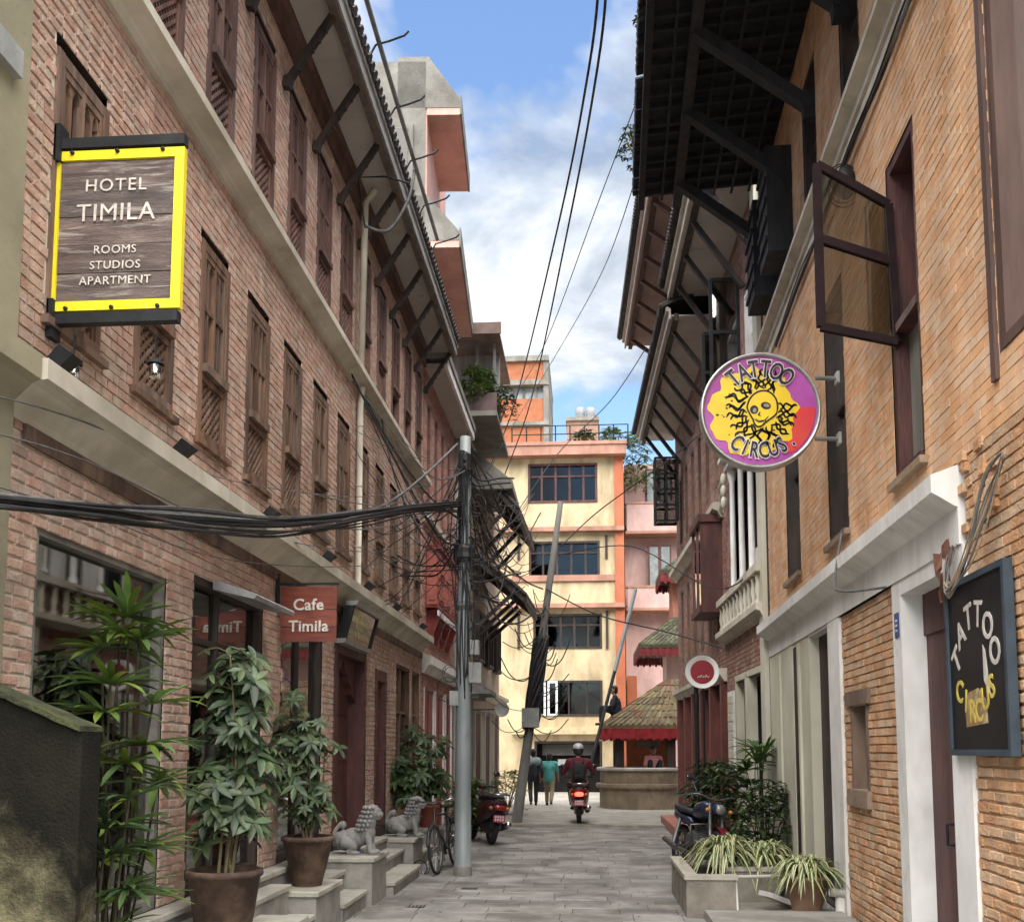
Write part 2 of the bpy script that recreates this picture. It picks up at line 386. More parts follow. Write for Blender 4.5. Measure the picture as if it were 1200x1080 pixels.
# plaza, one low kerb up
pz = MB(); pz.box((-14, 22.93, -.02), (16, 60, .03))
plaza = tag(pz.build('plaza_pavement', PLAZA), kind='structure')
pj = MB()
for i in range(26):
    for j in range(34):
        x0 = -5 + i * .42; y0 = 23.2 + j * .5
        if y0 > 40: continue
        pj.box((x0 + .006, y0 + .006, .03), (x0 + .412, y0 + .492, .034 + R0.uniform(0, .003)))
tag(pj.build('plaza_slabs', PLAZA, plaza), kind='stuff')
kb = MB(); kb.box((-2.9, 22.72, -.01), (-1.05, 22.935, .052)); kb.box((.55, 22.72, -.01), (2.2, 22.935, .050)); kb.box((-1.05, 22.72, -.01), (.55, 22.935, .066))
tag(kb.build('street_kerb', mat('kerb_stone', (.30, .28, .24), (.2, .19, .16), .85, 3)), kind='structure')

# ------------------------------------------------------------------ carved window with lattice panel
def carved_window(parent, fc, u0, w, z0, z1, m=WOODB, lat=True):
    fr = MB(); u1 = u0 + w; j = .065; zt0 = z1 - .11                       # slot above the frame, its shadow painted by a near-black sheet
    fr.fb(fc, u0, u0 + j, z0, zt0, -.09, .010); fr.fb(fc, u1 - j, u1, z0, zt0, -.09, .010)
    fr.fb(fc, u0 + j, u1 - j, zt0 - .07, zt0, -.09, .006); fr.fb(fc, u0 + j, u1 - j, z0, z0 + .06, -.09, .03)
    fr.fb(fc, u0 - .05, u1 + .05, z0 - .05, z0 - .002, -.03, .045)
    win = fr.build('window', m, parent)
    a, b = u0 + j, u1 - j; zm = z0 + (zt0 - z0) * .36
    pn = MB(); pn.fb(fc, a, b, z0 + .05, zt0 - .06, -.068, -.060); pn.build('pane', PANE, win)
    bk = MB(); bk.fb(fc, u0 - .02, u1 + .02, z0, z1 + .02, -.30, -.29); bk.fb(fc, u0, u1, zt0 + .004, z1, -.14, -.13); bk.build('dark_back_panel', DARK, win)
    ln = MB(); ln.fb(fc, u0 - .0, u1 + .0, z1 - .025, z1, -.28, -.004); ln.build('lintel', WOODD, win)
    sl = MB(); sl.fb(fc, a, b, zm - .03, zm + .035, -.055, .045); sl.fb(fc, a, b, zm - .09, zm - .045, -.055, .004); sl.build('sill_rail', m, win)
    s_ = MB(); c = (a + b) / 2
    for q in (a + .016, c, b - .016): s_.fb(fc, q - .018, q + .018, zm + .035, zt0 - .07, -.055, .002)
    for q in ((a + c) / 2, (b + c) / 2): s_.fb(fc, q - .010, q + .010, zm + .035, zt0 - .07, -.052, -.008)
    zq = zm + (zt0 - .07 - zm) * .52
    s_.fb(fc, a, b, zq - .018, zq + .018, -.054, -.002); s_.fb(fc, a, b, zt0 - .12, zt0 - .07, -.054, .0)
    bays = [a + .034, (a + c) / 2, c, (b + c) / 2, b - .034]
    for i in range(4):
        l, r = bays[i] + .010, bays[i + 1] - .010; mid = (l + r) / 2; zt = zt0 - .12
        for sx, e in ((l, 1), (r, -1)):
            s_.fplate(fc, [(sx, zt), (sx, zt - .075), (sx + e * (r - l) * .2, zt - .03), (mid, zt)], -.05, -.010)
    s_.build('sash', m, win)
    if lat:
        la = MB(); zb, zt = z0 + .06, zm - .09; la.fb(fc, a, a + .025, zb, zt, -.055, -.002); la.fb(fc, b - .025, b, zb, zt, -.055, -.002)
        n = 6; H_, W_ = zt - zb, b - a
        st_ = W_ / n
        for k in range(-int(H_ / st_) - 1, n + 1):
            for sg in (1, -1):
                x0 = a + k * st_ if sg > 0 else b - k * st_
                xs = x0; xe = x0 + sg * H_; lo, hi = 0., 1.
                for lim, sgn in ((a, 1), (b, -1)):
                    f0 = (xs - lim) * sgn; f1 = (xe - lim) * sgn
                    if f0 < 0 and f1 < 0: lo, hi = 1, 0
                    elif f0 < 0: lo = max(lo, f0 / (f0 - f1))
                    elif f1 < 0: hi = min(hi, f0 / (f0 - f1))
                if hi - lo < .02: continue
                p = fc.p(xs + (xe - xs) * lo, zb + H_ * lo, -.030 + .006 * sg); q = fc.p(xs + (xe - xs) * hi, zb + H_ * hi, -.030 + .006 * sg)
                la.bar(p, q, .022, .016, fc.n)
        la.build('lattice_panel', m, win)
    return win

# ------------------------------------------------------------------ hotel on the left
LF = Fac((-3, 0), (0, 1), (1, 0))
hotel = thing('hotel_building', 'long three-storey brick hotel with carved wooden windows and cream cornices on the left', 'building', (-3, 5, 0))
wy = [5.3 + 1.105 * k for k in range(12)]
holes = [(a, a + .62, 4.1, 5.82) for a in wy] + [(a, a + .62, 6.74, 8.52) for a in wy]
gh = [(5.32, 7.07, .6, 2.93), (7.56, 9.27, .6, 3.04), (9.84, 11.43, .6, 3.0), (11.94, 13.65, .6, 3.02), (14.31, 15.06, .6, 2.84), (15.93, 17.15, .9, 3.06), (17.36, 18.15, .9, 3.06)]
holes += gh
brickwall(hotel, LF, [(4.96, 18.3, .6, 3.45), (4.96, 18.3, 3.68, 6.40), (4.96, 18.3, 6.56, 8.80)], holes, BRICK, MORT, L=.155, H=.068, gap=.013, seed=5, header=.15)
# body behind the face
bd = MB(); bd.box((-9, 5.13, 0), (-6.4, 18.29, 9.2)); bd.box((-6.4, 5.13, 3.42), (-3.35, 18.29, 9.15)); bd.box((-6.4, 5.13, 0), (-3.0, 18.29, .59)); bd.box((-6.4, 5.14, .59), (-3.02, 5.2, 3.42)); bd.box((-6.4, 18.2, .59), (-3.02, 18.28, 3.42))
bd.build('inner_walls', ROOM, hotel)
for i, a in enumerate(wy):
    carved_window(hotel, LF, a, .62, 4.1, 5.82)
    carved_window(hotel, LF, a, .62, 6.74, 8.52, mat('reddish_wood', (.165, .085, .062), (.075, .036, .028), .7, 7, bump=.4, bscale=55, streak=.15, island=.18), lat=i < 9)
# cornices
c1 = MB(); c1.fprism(LF, [(-.05, 3.43), (.02, 3.43), (.03, 3.47), (.08, 3.52), (.15, 3.585), (.19, 3.60), (.23, 3.605), (.23, 3.715), (-.05, 3.74)], 4.94, 18.33); c1.build('lower_cornice', CREAM, hotel)
c2 = MB(); c2.fprism(LF, [(-.05, 6.385), (.035, 6.385), (.035, 6.45), (.05, 6.47), (.13, 6.50), (.17, 6.51), (.17, 6.585), (-.05, 6.60)], 4.96, 18.33); c2.build('upper_cornice', CREAM, hotel)
tr = MB(); tr.fprism(LF, [(0, 3.33), (.02, 3.33), (.028, 3.36), (.028, 3.43), (0, 3.43)], 5.12, 18.3); tr.build('cornice_moulding', WOODB, hotel)
wb = MB(); wb.fprism(LF, [(-.05, 8.78), (.04, 8.78), (.05, 8.84), (.05, 9.03), (.09, 9.06), (.09, 9.12), (-.05, 9.12)], 5.1, 18.33); wb.build('wall_plate', mat('plate_wood', (.13, .07, .06), (.07, .035, .03), .7, 6, streak=.3), hotel)
# drainpipe where two parts of the facade meet
dp = MB(); dp.tube([LF.p(12.86, 6.42, .09), LF.p(12.86, 6.2, .06), LF.p(12.86, 3.78, .06), LF.p(12.86, 3.76, .1)], .04, 10); dp.build('drainpipe', CREAM, hotel, True)
for z in (4.3, 5.1, 5.9):
    q = MB(); q.torus(LF.p(12.86, z, .06), .043, .008, (0, 0, 1), 14, 5); q.build('pipe_clip', CREAM, hotel)
dp = MB(); dp.tube([LF.p(12.7, 9.05, .25), LF.p(12.7, 8.85, .12), LF.p(12.7, 6.62, .10)], .045, 10); dp.build('drainpipe', CREAM, hotel, True)
# eaves
for k in range(13):
    u = 5.1 + k * 1.03
    s_ = MB(); s_.fb(LF, u + .004, u + 1.043, 9.125, 9.15, .05, .52); s_.build('soffit_panel', SOFW, hotel)
for k in range(7):
    sp = MB(); u = 5.6 + k * 2.09; sp.lathe([(.045, 0), (.06, .012), (.06, .02)], LF.p(u, 9.108, .3), 12); sp.build('soffit_lamp', mat('lamp_cover', (.5, .48, .42)), hotel)
eb = MB(); eb.fb(LF, 5.0, 18.45, 9.02, 9.16, .48, .57); eb.build('eave_beam', mat('eave_wood', (.15, .125, .105), (.09, .07, .06), .7, 5, streak=.3), hotel)
fs = MB(); fs.fb(LF, 5.0, 18.5, 9.06, 9.24, .573, .595); fs.fb(LF, 5.0, 18.5, 9.20, 9.255, .595, .62); fs.build('fascia_board', mat('fascia_paint', (.34, .33, .31), (.24, .23, .21), .7, 3), hotel)
for k in range(12):
    u = 5.3 + 1.105 * k + .86
    s_ = MB(); p, q = LF.p(u, 8.33, .03), LF.p(u, 9.05, .50); s_.bar(p, q, .06, .075, (0, 1, 0)); s_.bar(p - V((0, 0, .04)), p + V((.03, 0, .07)), .08, .085)
    for i in range(5):
        t = .22 + i * .14; c = p.lerp(q, t) + V((.034, 0, -.018)); s_.box(c - V((.012, .02, .012)), c + V((.012, .02, .012)))
    s_.build('roof_strut', WOODD, hotel)
rf = MB(); rf.fprism(LF, [(.62, 9.245), (.62, 9.30), (-2.6, 10.75), (-2.6, 10.65)], 5.0, 18.5); rfo = rf.build('roof', TILE, hotel)
te = MB()
for k in range(92):
    u = 5.02 + k * .1455
    te.tube([LF.p(u + .07, 9.285, .66), LF.p(u + .07, 9.45, .28)], .058, 6)
tag(te.build('roof_tiles', TILE, rfo), kind='stuff')
rl = MB(); rl.tube([LF.p(5.5, 10.0, .60), LF.p(15.9, 10.0, .60)], .03, 8); rl.build('roof_rail', mat('galvanised', (.34, .33, .31), (.22, .21, .2), .5, 6, metal=.4), hotel, True)
for k in range(9):
    u = 6.4 + k * 1.2; h = MB(); h.tube([LF.p(u, 9.5, .3), LF.p(u, 9.98, .56), LF.p(u, 10.02, .72), LF.p(u, 10.08, .9), LF.p(u, 10.13, .95)], .014, 5); h.build('rail_hook', BLACK, hotel)
# khaki plastered corner pier of the neighbour
pier = MB(); pier.fprism(LF, [(-.6, 0), (.05, 0), (.05, 12), (-.6, 12)], 3.2, 4.95)
po = tag(pier.build('corner_pier', KHAKI), 'khaki plastered wall strip at the far left edge beside the hotel bricks', 'wall')
cp = MB(); cp.fprism(LF, [(.05, 3.46), (.08, 3.52), (.15, 3.58), (.20, 3.60), (.20, 3.73), (.05, 3.75)], 4.0, 4.93); cp.build('cornice_return', KHAKI, po)
bxl = MB(); c = D(2, 104, 4.95); bxl.fb(LF, 4.55, 4.80, c.z - .06, c.z + .09, .05, .10); bxl.build('meter_box', mat('grey_box', (.33, .34, .33)), po)

# ground-floor fronts
def glazed(fc, par, u0, u1, z0, z1, bars=(), m=WOODD, gl=SHOP, w=.06, name='shop_window', transom=()):
    f_ = MB(); f_.fb(fc, u0, u0 + w, z0, z1, -.16, -.02); f_.fb(fc, u1 - w, u1, z0, z1, -.16, -.02); f_.fb(fc, u0 + w, u1 - w, z1 - w, z1, -.16, -.02); f_.fb(fc, u0 + w, u1 - w, z0, z0 + w * 1.4, -.16, -.015)
    o = f_.build(name, m, par)
    us = [u0 + w, *bars, u1 - w]
    for b in bars:
        q = MB(); q.fb(fc, b - .02, b + .02, z0 + w, z1 - w, -.13, -.05); q.build('mullion', m, o)
    for t in transom:
        q = MB(); q.fb(fc, u0 + w, u1 - w, t - .022, t + .022, -.132, -.048); q.build('transom', m, o)
    for i in range(len(us) - 1):
        q = MB(); q.fb(fc, us[i], us[i + 1], z0 + .05, z1 - .05, -.095, -.087); q.build('glass', gl, o)
    return o
sw = glazed(LF, hotel, *gh[0], bars=(), m=mat('grey_frame', (.20, .19, .17), (.12, .11, .10), .5, 5), w=.05)
for i, (a, b, mname) in enumerate([(5.42, 5.52, CREAM), (5.62, 5.76, CREAM), (5.95, 6.02, WHITE), (6.25, 6.75, KHAKI)]):
    q = MB(); pts = []
    n = 14
    for k in range(n + 1):
        pts.append((a + (b - a) * k / n, -.34 + .03 * math.sin(k * 2.2)))
    q.loft([[LF.p(u, .62, o) for u, o in pts], [LF.p(u, 2.9, o) for u, o in pts]], cap=False, close=False); q.build('curtain', mname, sw, True)
e2 = glazed(LF, hotel, *gh[1], bars=(8.22, ), m=WOODD, transom=(2.55,))
e3 = glazed(LF, hotel, *gh[2], bars=(10.6,), m=WOODD, transom=(1.35,))
for g_ in gh[5:]: glazed(LF, hotel, *g_, bars=((g_[0] + g_[1]) / 2,), m=WOODB, transom=(2.3,))
# small awning lamp box over the entrance
aw = MB(); aw.fprism(LF, [(0, 2.98), (.34, 2.90), (.36, 2.93), (.34, 2.95), (0, 3.06)], 7.95, 9.05); aw.build('door_hood', mat('hood_sheet', (.36, .36, .35), (.2, .2, .2), .5), hotel)
# arched door
def arched_door(fc, par, u0, u1, z0, z1, m=WOODR):
    f_ = MB(); w = .12
    f_.fb(fc, u0, u0 + w, z0, z1, -.25, .02); f_.fb(fc, u1 - w, u1, z0, z1, -.25, .02); f_.fb(fc, u0 + w, u1 - w, z1 - .16, z1, -.25, .015)
    c = (u0 + u1) / 2; hw = (u1 - u0) / 2 - w; zt = z1 - .16; poly = []
    for sg in (-1, 1):
        pts = [(c + sg * hw, zt), (c + sg * hw, zt - .55)]
        for k in range(1, 6):
            t = k / 6; pts.append((c + sg * hw * (1 - .80 * t ** .7 - .08 * (k % 2)), zt - .55 + .45 * t ** .8))
        pts.append((c, zt - .04)); pts.append((c, zt)); f_.fplate(fc, pts, -.20, -.10)
    o = f_.build('door', m, par)
    for k in range(2):
        d_ = MB(); a = u0 + w + k * hw; b = a + hw
        if k == 0: d_.fb(fc, a, a + .05, z0, zt, -.85, -.25)
        else: d_.fb(fc, a, b, z0, zt - .1, -.24, -.20)
        d_.build('door_leaf', m, o)
        if k == 1:
            for zz_ in (z0 + .15, z0 + .95, z0 + 1.55):
                p_ = MB(); p_.fb(fc, a + .1, b - .1, zz_, zz_ + .5, -.2, -.185); p_.build('door_panel', m, o)
    return o
arched_door(LF, hotel, *gh[3]); arched_door(LF, hotel, *gh[4])

# ------------------------------------------------------------------ steps and plinths in front of the hotel
steps = thing('cafe_steps', 'grey stone steps and plinths along the foot of the brick hotel', 'steps', (-2.7, 10, 0))
def block(x0, x1, y0, y1, z, name='step', cop=.045, lip=.025):
    b = MB(); b.box((x0, y0, -.01), (x1, y1, z - cop)); o = b.build(name, STONE, steps)
    c = MB(); r = .008
    X0, X1, Y0, Y1 = x0 - .0, x1 + lip, y0 - lip, y1 + lip * .4
    ring = lambda d, zq: [V((X0, Y0 + d, zq)), V((X1 - d, Y0 + d, zq)), V((X1 - d, Y1 - d, zq)), V((X0, Y1 - d, zq))]
    c.loft([ring(0, z - cop + .001), ring(0, z - r), ring(r, z)]); c.build('coping', STONEL, o)
    return o
block(-3.0, -2.86, 5.2, 11.18, .60)
block(-2.855, -2.68, 6.4, 9.16, .50)
block(-2.675, -2.30, 6.2, 8.35, .36, 'plinth')
block(-2.675, -2.46, 8.38, 9.16, .24)
block(-2.855, -2.44, 9.2, 10.1, .43, 'plinth')
block(-2.855, -2.66, 10.14, 11.16, .40)
block(-2.655, -2.42, 10.14, 11.16, .19)
block(-2.98, -2.36, 11.22, 12.02, .52, 'plinth')
block(-2.98, -2.80, 12.06, 14.22, .50); block(-2.795, -2.56, 12.06, 14.22, .34); block(-2.555, -2.28, 12.06, 13.9, .16)
block(-2.98, -2.43, 14.28, 15.1, .46, 'plinth')
block(-2.98, -2.74, 15.14, 16.32, .40); block(-2.735, -2.46, 15.14, 16.32, .2)
block(-2.98, -2.43, 16.38, 17.2, .44, 'plinth'); block(-2.98, -2.6, 17.24, 18.6, .3)
# ------------------------------------------------------------------ right side: ochre house with the tattoo shop
OCHRE = mat('ochre_brick', (.69, .42, .235), (.58, .335, .18), .85, 3.0, bump=.3, bscale=34, island=.045, hue=.005, big=.28, stain=((.42, .27, .16), 1.7, .64))
OCHREM = mat('ochre_joint', (.60, .365, .20), (.50, .295, .16), .95, 8, bump=.4, bscale=60)
RAWB = mat('raw_brick', (.55, .34, .19), (.43, .25, .135), .9, 6, bump=.6, bscale=40, island=.16, hue=.008)
RAWJ = mat('raw_joint', (.44, .27, .15), (.34, .205, .11), .95, 8, bump=.5, bscale=60)
AF = Fac((2.3, 0), (.0275, 1), (-1, .0275))
ha = thing('ochre_house', 'ochre limewashed brick house with white door surrounds on the right', 'building', (2.5, 8, 0))
A_win = [(7.62, 8.42, 3.86, 6.55), (10.12, 11.05, 3.86, 6.5), (12.75, 13.75, 3.9, 6.45), (4.9, 6.12, 4.05, 7.3)]
A_top = [(9.1, 9.9, 7.75, 9.6), (11.1, 11.9, 7.75, 9.6), (13.2, 14.0, 7.75, 9.6), (7.0, 7.8, 7.75, 9.6)]
A_gr = [(7.23, 8.35, 0, 2.93), (9.62, 10.32, 1.32, 2.12), (11.18, 12.3, 0, 3.02), (13.15, 13.42, 0, 3.0)]
brickwall(ha, AF, [(4.4, 15.4, 3.62, 7.42), (4.4, 15.4, 7.56, 10.4)], A_win + A_top, OCHRE, OCHREM, L=.23, H=.07, gap=.006, depth=.0035, seed=11, cap=160, jit=.0025)
brickwall(ha, AF, [(8.6, 10.62, 0, 3.05)], A_gr, RAWB, RAWJ, L=.225, H=.073, gap=.014, depth=.012, seed=12, cap=70, jit=.005)
brickwall(ha, AF, [(4.4, 6.84, 0, 3.62)], A_gr, RAWB, RAWJ, L=.225, H=.073, gap=.014, depth=.012, seed=13, cap=70, jit=.005)
bd = MB(); bd.fb(AF, 4.4, 15.4, 3.5, 10.5, -3.5, -.36); bd.fb(AF, 4.4, 15.4, 0, 3.5, -4, -1.6); bd.fb(AF, 4.4, 7.0, 0, 3.5, -1.6, -.3); bd.fb(AF, 8.7, 10.9, 0, 3.5, -1.6, -.3); bd.fb(AF, 12.5, 15.4, 0, 3.5, -1.6, -.32); bd.fb(AF, 4.4, 15.4, 0, .02, -1.6, -.02)
bd.build('inner_walls', ROOM, ha)
def plain_window(par, fc, u0, u1, z0, z1, m=WOODD, bars=1, trans=(), rec=-.12, open_=False):
    f_ = MB(); w = .085
    f_.fb(fc, u0, u0 + w, z0, z1, rec - .1, -.012); f_.fb(fc, u1 - w, u1, z0, z1, rec - .1, -.012); f_.fb(fc, u0 + w, u1 - w, z1 - w, z1, rec - .1, -.014); f_.fb(fc, u0 + w, u1 - w, z0, z0 + .07, rec - .1, .01)
    o = f_.build('window', m, par)
    if not open_:
        us = [u0 + w + (u1 - u0 - 2 * w) * k / (bars + 1) for k in range(bars + 2)]
        for u in us[1:-1]:
            q = MB(); q.fb(fc, u - .022, u + .022, z0 + .07, z1 - w, rec - .05, rec + .02); q.build('mullion', m, o)
        for t in trans:
            q = MB(); q.fb(fc, u0 + w, u1 - w, t - .022, t + .022, rec - .052, rec + .018); q.build('transom', m, o)
        for i in range(len(us) - 1):
            q = MB(); q.fb(fc, us[i], us[i + 1], z0 + .06, z1 - w, rec - .035, rec - .028); q.build('pane', PANE, o)
    bk = MB(); bk.fb(fc, u0 + .02, u1 - .02, z0, z1, -.35, -.34); bk.build('dark_back_panel', DARK, o)
    return o
w0 = plain_window(ha, AF, *A_win[0], m=WOODR, bars=0, open_=True)
lo = MB(); lo.fb(AF, 7.70, 8.33, 3.93, 5.08, -.16, -.12); lo.build('lower_panel', mat('grey_board', (.20, .19, .16), (.13, .125, .105), .8, 3, streak=.2), w0)
q = MB(); q.fb(AF, 7.70, 8.33, 5.08, 5.15, -.2, .0); q.build('sill_rail', WOODR, w0)
# the leaf that stands open across the street
cas = MB(); d0 = 8.30
pa = [D(957, 193, d0), D(1041, 240, d0), D(1052, 401, d0), D(962, 383, d0)]
TL, TR, BR, BL = pa
for a, b in ((TL, TR), (TR, BR), (BR, BL), (BL, TL), (TL.lerp(BL, .46), TR.lerp(BR, .42))): cas.bar(a, b, .06 + .002 * len(cas.v) / 8, .05 + .001 * len(cas.v) / 8, (0, 1, 0))
co_ = cas.build('open_casement', mat('casement_wood', (.022, .010, .011), (.013, .006, .007), .75, 6, spec=.15), w0)
gl = MB(); gl.poly([TL + V((0, .0, 0)), TR, BR, BL]); gl.poly([p + V((0, .006, 0)) for p in (TL, TR, BR, BL)]); gl.build('glass', glassmat('casement_glass', (.50, .50, .46), .05), co_)
plain_window(ha, AF, *A_win[1], m=WOODD, bars=1, trans=(5.3,)); plain_window(ha, AF, *A_win[2], m=WOODD, bars=1, trans=(5.3,))
wn = plain_window(ha, AF, *A_win[3], m=mat('brown_frame', (.115, .065, .052), (.07, .038, .03), .6, 5, streak=.2), bars=0)
cu = MB(); pts = [(4.95 + 1.1 * k / 26, -.22 + .025 * math.sin(k * 1.7)) for k in range(27)]
cu.loft([[AF.p(u, 4.1, o) for u, o in pts], [AF.p(u, 7.25, o) for u, o in pts]], cap=False, close=False); cu.build('curtain', mat('khaki_curtain', (.36, .33, .20), (.26, .23, .13), .9, 2), wn, True)
fr = MB(); fr.fb(AF, 6.125, 6.20, 3.9, 7.45, -.02, .025); fr.fb(AF, 4.7, 6.20, 7.33, 7.45, -.02, .028); fr.build('outer_frame', mat('brown_frame', (.1, .1, .1)), wn)
for a in A_top: plain_window(ha, AF, *a, m=WOODD, bars=1, trans=(8.8,))
# sill ledges
for a in A_win[:3]:
    q = MB(); q.fb(AF, a[0] - .06, a[1] + .06, a[2] - .06, a[2] - .003, -.02, .06); q.build('window_ledge', mat('old_ledge', (.30, .22, .15), (.2, .14, .09), .85, 4), ha)
# cornices
c = MB(); c.fprism(AF, [(-.05, 7.40), (.03, 7.40), (.03, 7.52), (.06, 7.53), (.06, 7.62), (.16, 7.66), (.16, 7.72), (-.05, 7.74)], 4.4, 15.3); c.build('upper_cornice', CREAM, ha)
c = MB(); c.fprism(AF, [(-.02, 3.05), (.035, 3.05), (.035, 3.30), (.06, 3.31), (.15, 3.37), (.20, 3.40), (.20, 3.52), (-.02, 3.60)], 6.86, 15.42); c.build('lower_cornice', WHITE, ha)
# the broken end of the cornice, bricks laid bare
Rb = random.Random(4)
for k in range(26):
    u = 6.2 + Rb.random() * .62; z = 3.06 + Rb.random() * .55; o = Rb.uniform(.005, .035)
    q = MB(); L_ = Rb.uniform(.08, .2); q.fb(AF, u, u + L_ * .6, z, z + .06, -.02, o); q.build('broken_brick', RAWB, ha)
# white surrounds
def surround(u0, u1, z0, z1, m=WHITE, o=.022, name='door_surround'):
    q = MB(); q.fb(AF, u0, u1, z0, z1, -.29, o); return q.build(name, m, ha)
surround(8.352, 8.60, 0, 3.048); surround(6.84, 7.228, 0, 3.048); surround(7.228, 8.352, 2.93, 3.048, o=.020)
surround(10.62, 11.178, 0, 3.046, m=WHITE, o=.03, name='pillar'); surround(11.178, 12.30, 3.02, 3.046, o=.018)
surround(12.30, 13.15, 0, 3.046, m=OLDWHITE, o=.02, name='pillar'); surround(13.15, 13.42, 3.0, 3.046, m=OLDWHITE, o=.016); surround(13.42, 15.38, 0, 3.046, m=OLDWHITE, o=.025, name='pillar')
for u in (12.92, 14.4):
    q = MB(); q.fb(AF, u - .05, u + .05, 0, 3.0, .0, .05); q.build('pilaster_strip', OLDWHITE, ha)
bl = MB(); bl.fb(AF, 8.5, 10.72, 3.05, 3.06, -.02, .03); bl.build('beam_edge', WHITE, ha)
dl = MB(); dl.fb(AF, 7.23, 8.35, 0, 2.6, -.21, -.17); dl.fb(AF, 7.23, 8.35, 2.6, 2.93, -.21, -.15); dr = dl.build('door', WOODR, ha)
q = MB(); q.fb(AF, 7.77, 7.80, 0, 2.6, -.17, -.155); q.build('door_stile', WOODR, dr)
q = MB(); q.tube([AF.p(7.86, 1.0, -.17), AF.p(7.86, 1.0, -.12), AF.p(7.86, 1.15, -.12), AF.p(7.86, 1.15, -.17)], .012, 6); q.build('door_handle', BLACK, dr)
dl = MB(); dl.fb(AF, 11.18, 12.3, 0, 3.02, -.14, -.10); dl.build('door', WOODD, ha)
dl = MB(); dl.fb(AF, 13.155, 13.415, 0, 3.0, -.14, .015); dl.build('door', WOODD, ha)  # flush dark strip put in to paint the dark gap between the pillars
# little window with wooden lintel and worn sill
w_ = MB(); w_.fb(AF, 9.62, 9.70, 1.32, 2.12, -.16, .006); w_.fb(AF, 10.24, 10.32, 1.32, 2.12, -.16, .006); w_.fb(AF, 9.50, 10.44, 2.12, 2.26, -.16, .03); wo = w_.build('small_window', mat('grey_old_wood', (.20, .14, .10), (.12, .08, .06), .85, 5, streak=.3), ha)
q = MB(); q.fb(AF, 9.70, 10.24, 1.32, 2.12, -.2, -.12); q.build('shutter', WOODR, wo)
q = MB(); q.fb(AF, 9.58, 10.40, 1.16, 1.32, -.16, .045); q.build('sill', mat('worn_sill', (.27, .20, .145), (.18, .13, .09), .9, 4, bump=.6), wo)
EAVK = mat('black_eave_wood', (.020, .020, .024), (.010, .010, .012), .75, 6, bump=.3, streak=.2, island=.3)  # near-black colour for the eave timbers and bay boxes
EAVT = mat('black_eave_tile', (.022, .022, .025), (.012, .012, .014), .9, 5, bump=.3, island=.3)  # near-black colour for the eave roof and its tiles
# deep eave over the top floor
ew = []
EV = lambda u, t: AF.p(u, 10.22 - .10 * t, 1.86 * t)
rfA = MB(); rfA.hexa([EV(4.4, -.3), EV(15.0, -.3), EV(15.0, 1.0), EV(4.4, 1.0)] + [p + V((0, 0, .09)) for p in (EV(4.4, -.3), EV(15.0, -.3), EV(15.0, 1.0), EV(4.4, 1.0))])
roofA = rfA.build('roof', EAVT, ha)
for k in range(36):
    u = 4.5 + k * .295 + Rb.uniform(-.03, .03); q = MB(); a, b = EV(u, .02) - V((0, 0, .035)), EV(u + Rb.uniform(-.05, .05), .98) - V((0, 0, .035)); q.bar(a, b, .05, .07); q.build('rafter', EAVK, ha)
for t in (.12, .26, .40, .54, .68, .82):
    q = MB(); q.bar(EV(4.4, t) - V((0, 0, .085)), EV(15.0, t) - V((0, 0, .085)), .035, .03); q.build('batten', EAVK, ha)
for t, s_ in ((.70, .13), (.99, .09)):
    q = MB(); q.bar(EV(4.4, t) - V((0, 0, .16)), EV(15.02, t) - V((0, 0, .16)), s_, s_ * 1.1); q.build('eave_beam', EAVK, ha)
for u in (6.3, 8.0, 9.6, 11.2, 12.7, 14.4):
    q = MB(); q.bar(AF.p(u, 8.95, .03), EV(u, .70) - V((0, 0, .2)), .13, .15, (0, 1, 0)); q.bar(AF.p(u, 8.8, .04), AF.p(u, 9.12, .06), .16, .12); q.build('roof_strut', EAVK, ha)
tl = MB()
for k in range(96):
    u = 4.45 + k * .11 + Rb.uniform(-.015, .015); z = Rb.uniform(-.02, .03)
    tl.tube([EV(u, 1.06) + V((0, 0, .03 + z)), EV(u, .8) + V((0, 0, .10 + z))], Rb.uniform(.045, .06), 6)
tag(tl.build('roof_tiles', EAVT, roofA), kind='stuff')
# dark bracket boxes of the top floor
for u in (13.0, 14.3):
    q = MB(); q.fb(AF, u - .35, u + .35, 8.0, 9.4, .0, .32); o = q.build('bay_box', EAVK, ha)
    for k in range(5):
        z = 8.15 + k * .26; p = MB(); p.fb(AF, u - .36, u + .36, z, z + .05, .32, .35); p.build('bay_slat', EAVK, o)

# ------------------------------------------------------------------ right side: white-trimmed house with a balustrade
BRB = mat('brick_rose', (.36, .205, .16), (.25, .135, .105), .85, 8, big=.3, bump=.4, bscale=60, island=.2, hue=.012)
BRBM = mat('mortar_rose', (.34, .26, .22), (.25, .19, .16), .95, 10, bump=.3)
BF = Fac((2.73, 15.6), (-.016, 1), (-1, -.016))
hb = thing('white_trim_house', 'house with white window columns and a balustrade beyond the ochre house', 'building', (2.7, 17.5, 0))
B_h = [(.45, 3.3, 4.55, 6.9), (.4, 1.5, 7.3, 9.4), (2.2, 3.3, 7.3, 9.4), (.5, 1.6, 0, 2.9), (2.0, 2.9, 0, 2.9)]
brickwall(hb, BF, [(0, 4.2, 0, 11.9)], B_h, BRB, BRBM, L=.22, H=.08, seed=21, cap=0)
bd = MB(); bd.fb(BF, 0, 4.2, 0, 12, -4, -.45); bd.fb(BF, -.2, 0, 0, 10.9, -4, .03); bd.build('inner_walls', ROOM, hb)
q = MB(); q.fb(BF, -.16, .18, 0, 10.7, -.1, .10); q.build('corner_pilaster', OLDWHITE, hb)
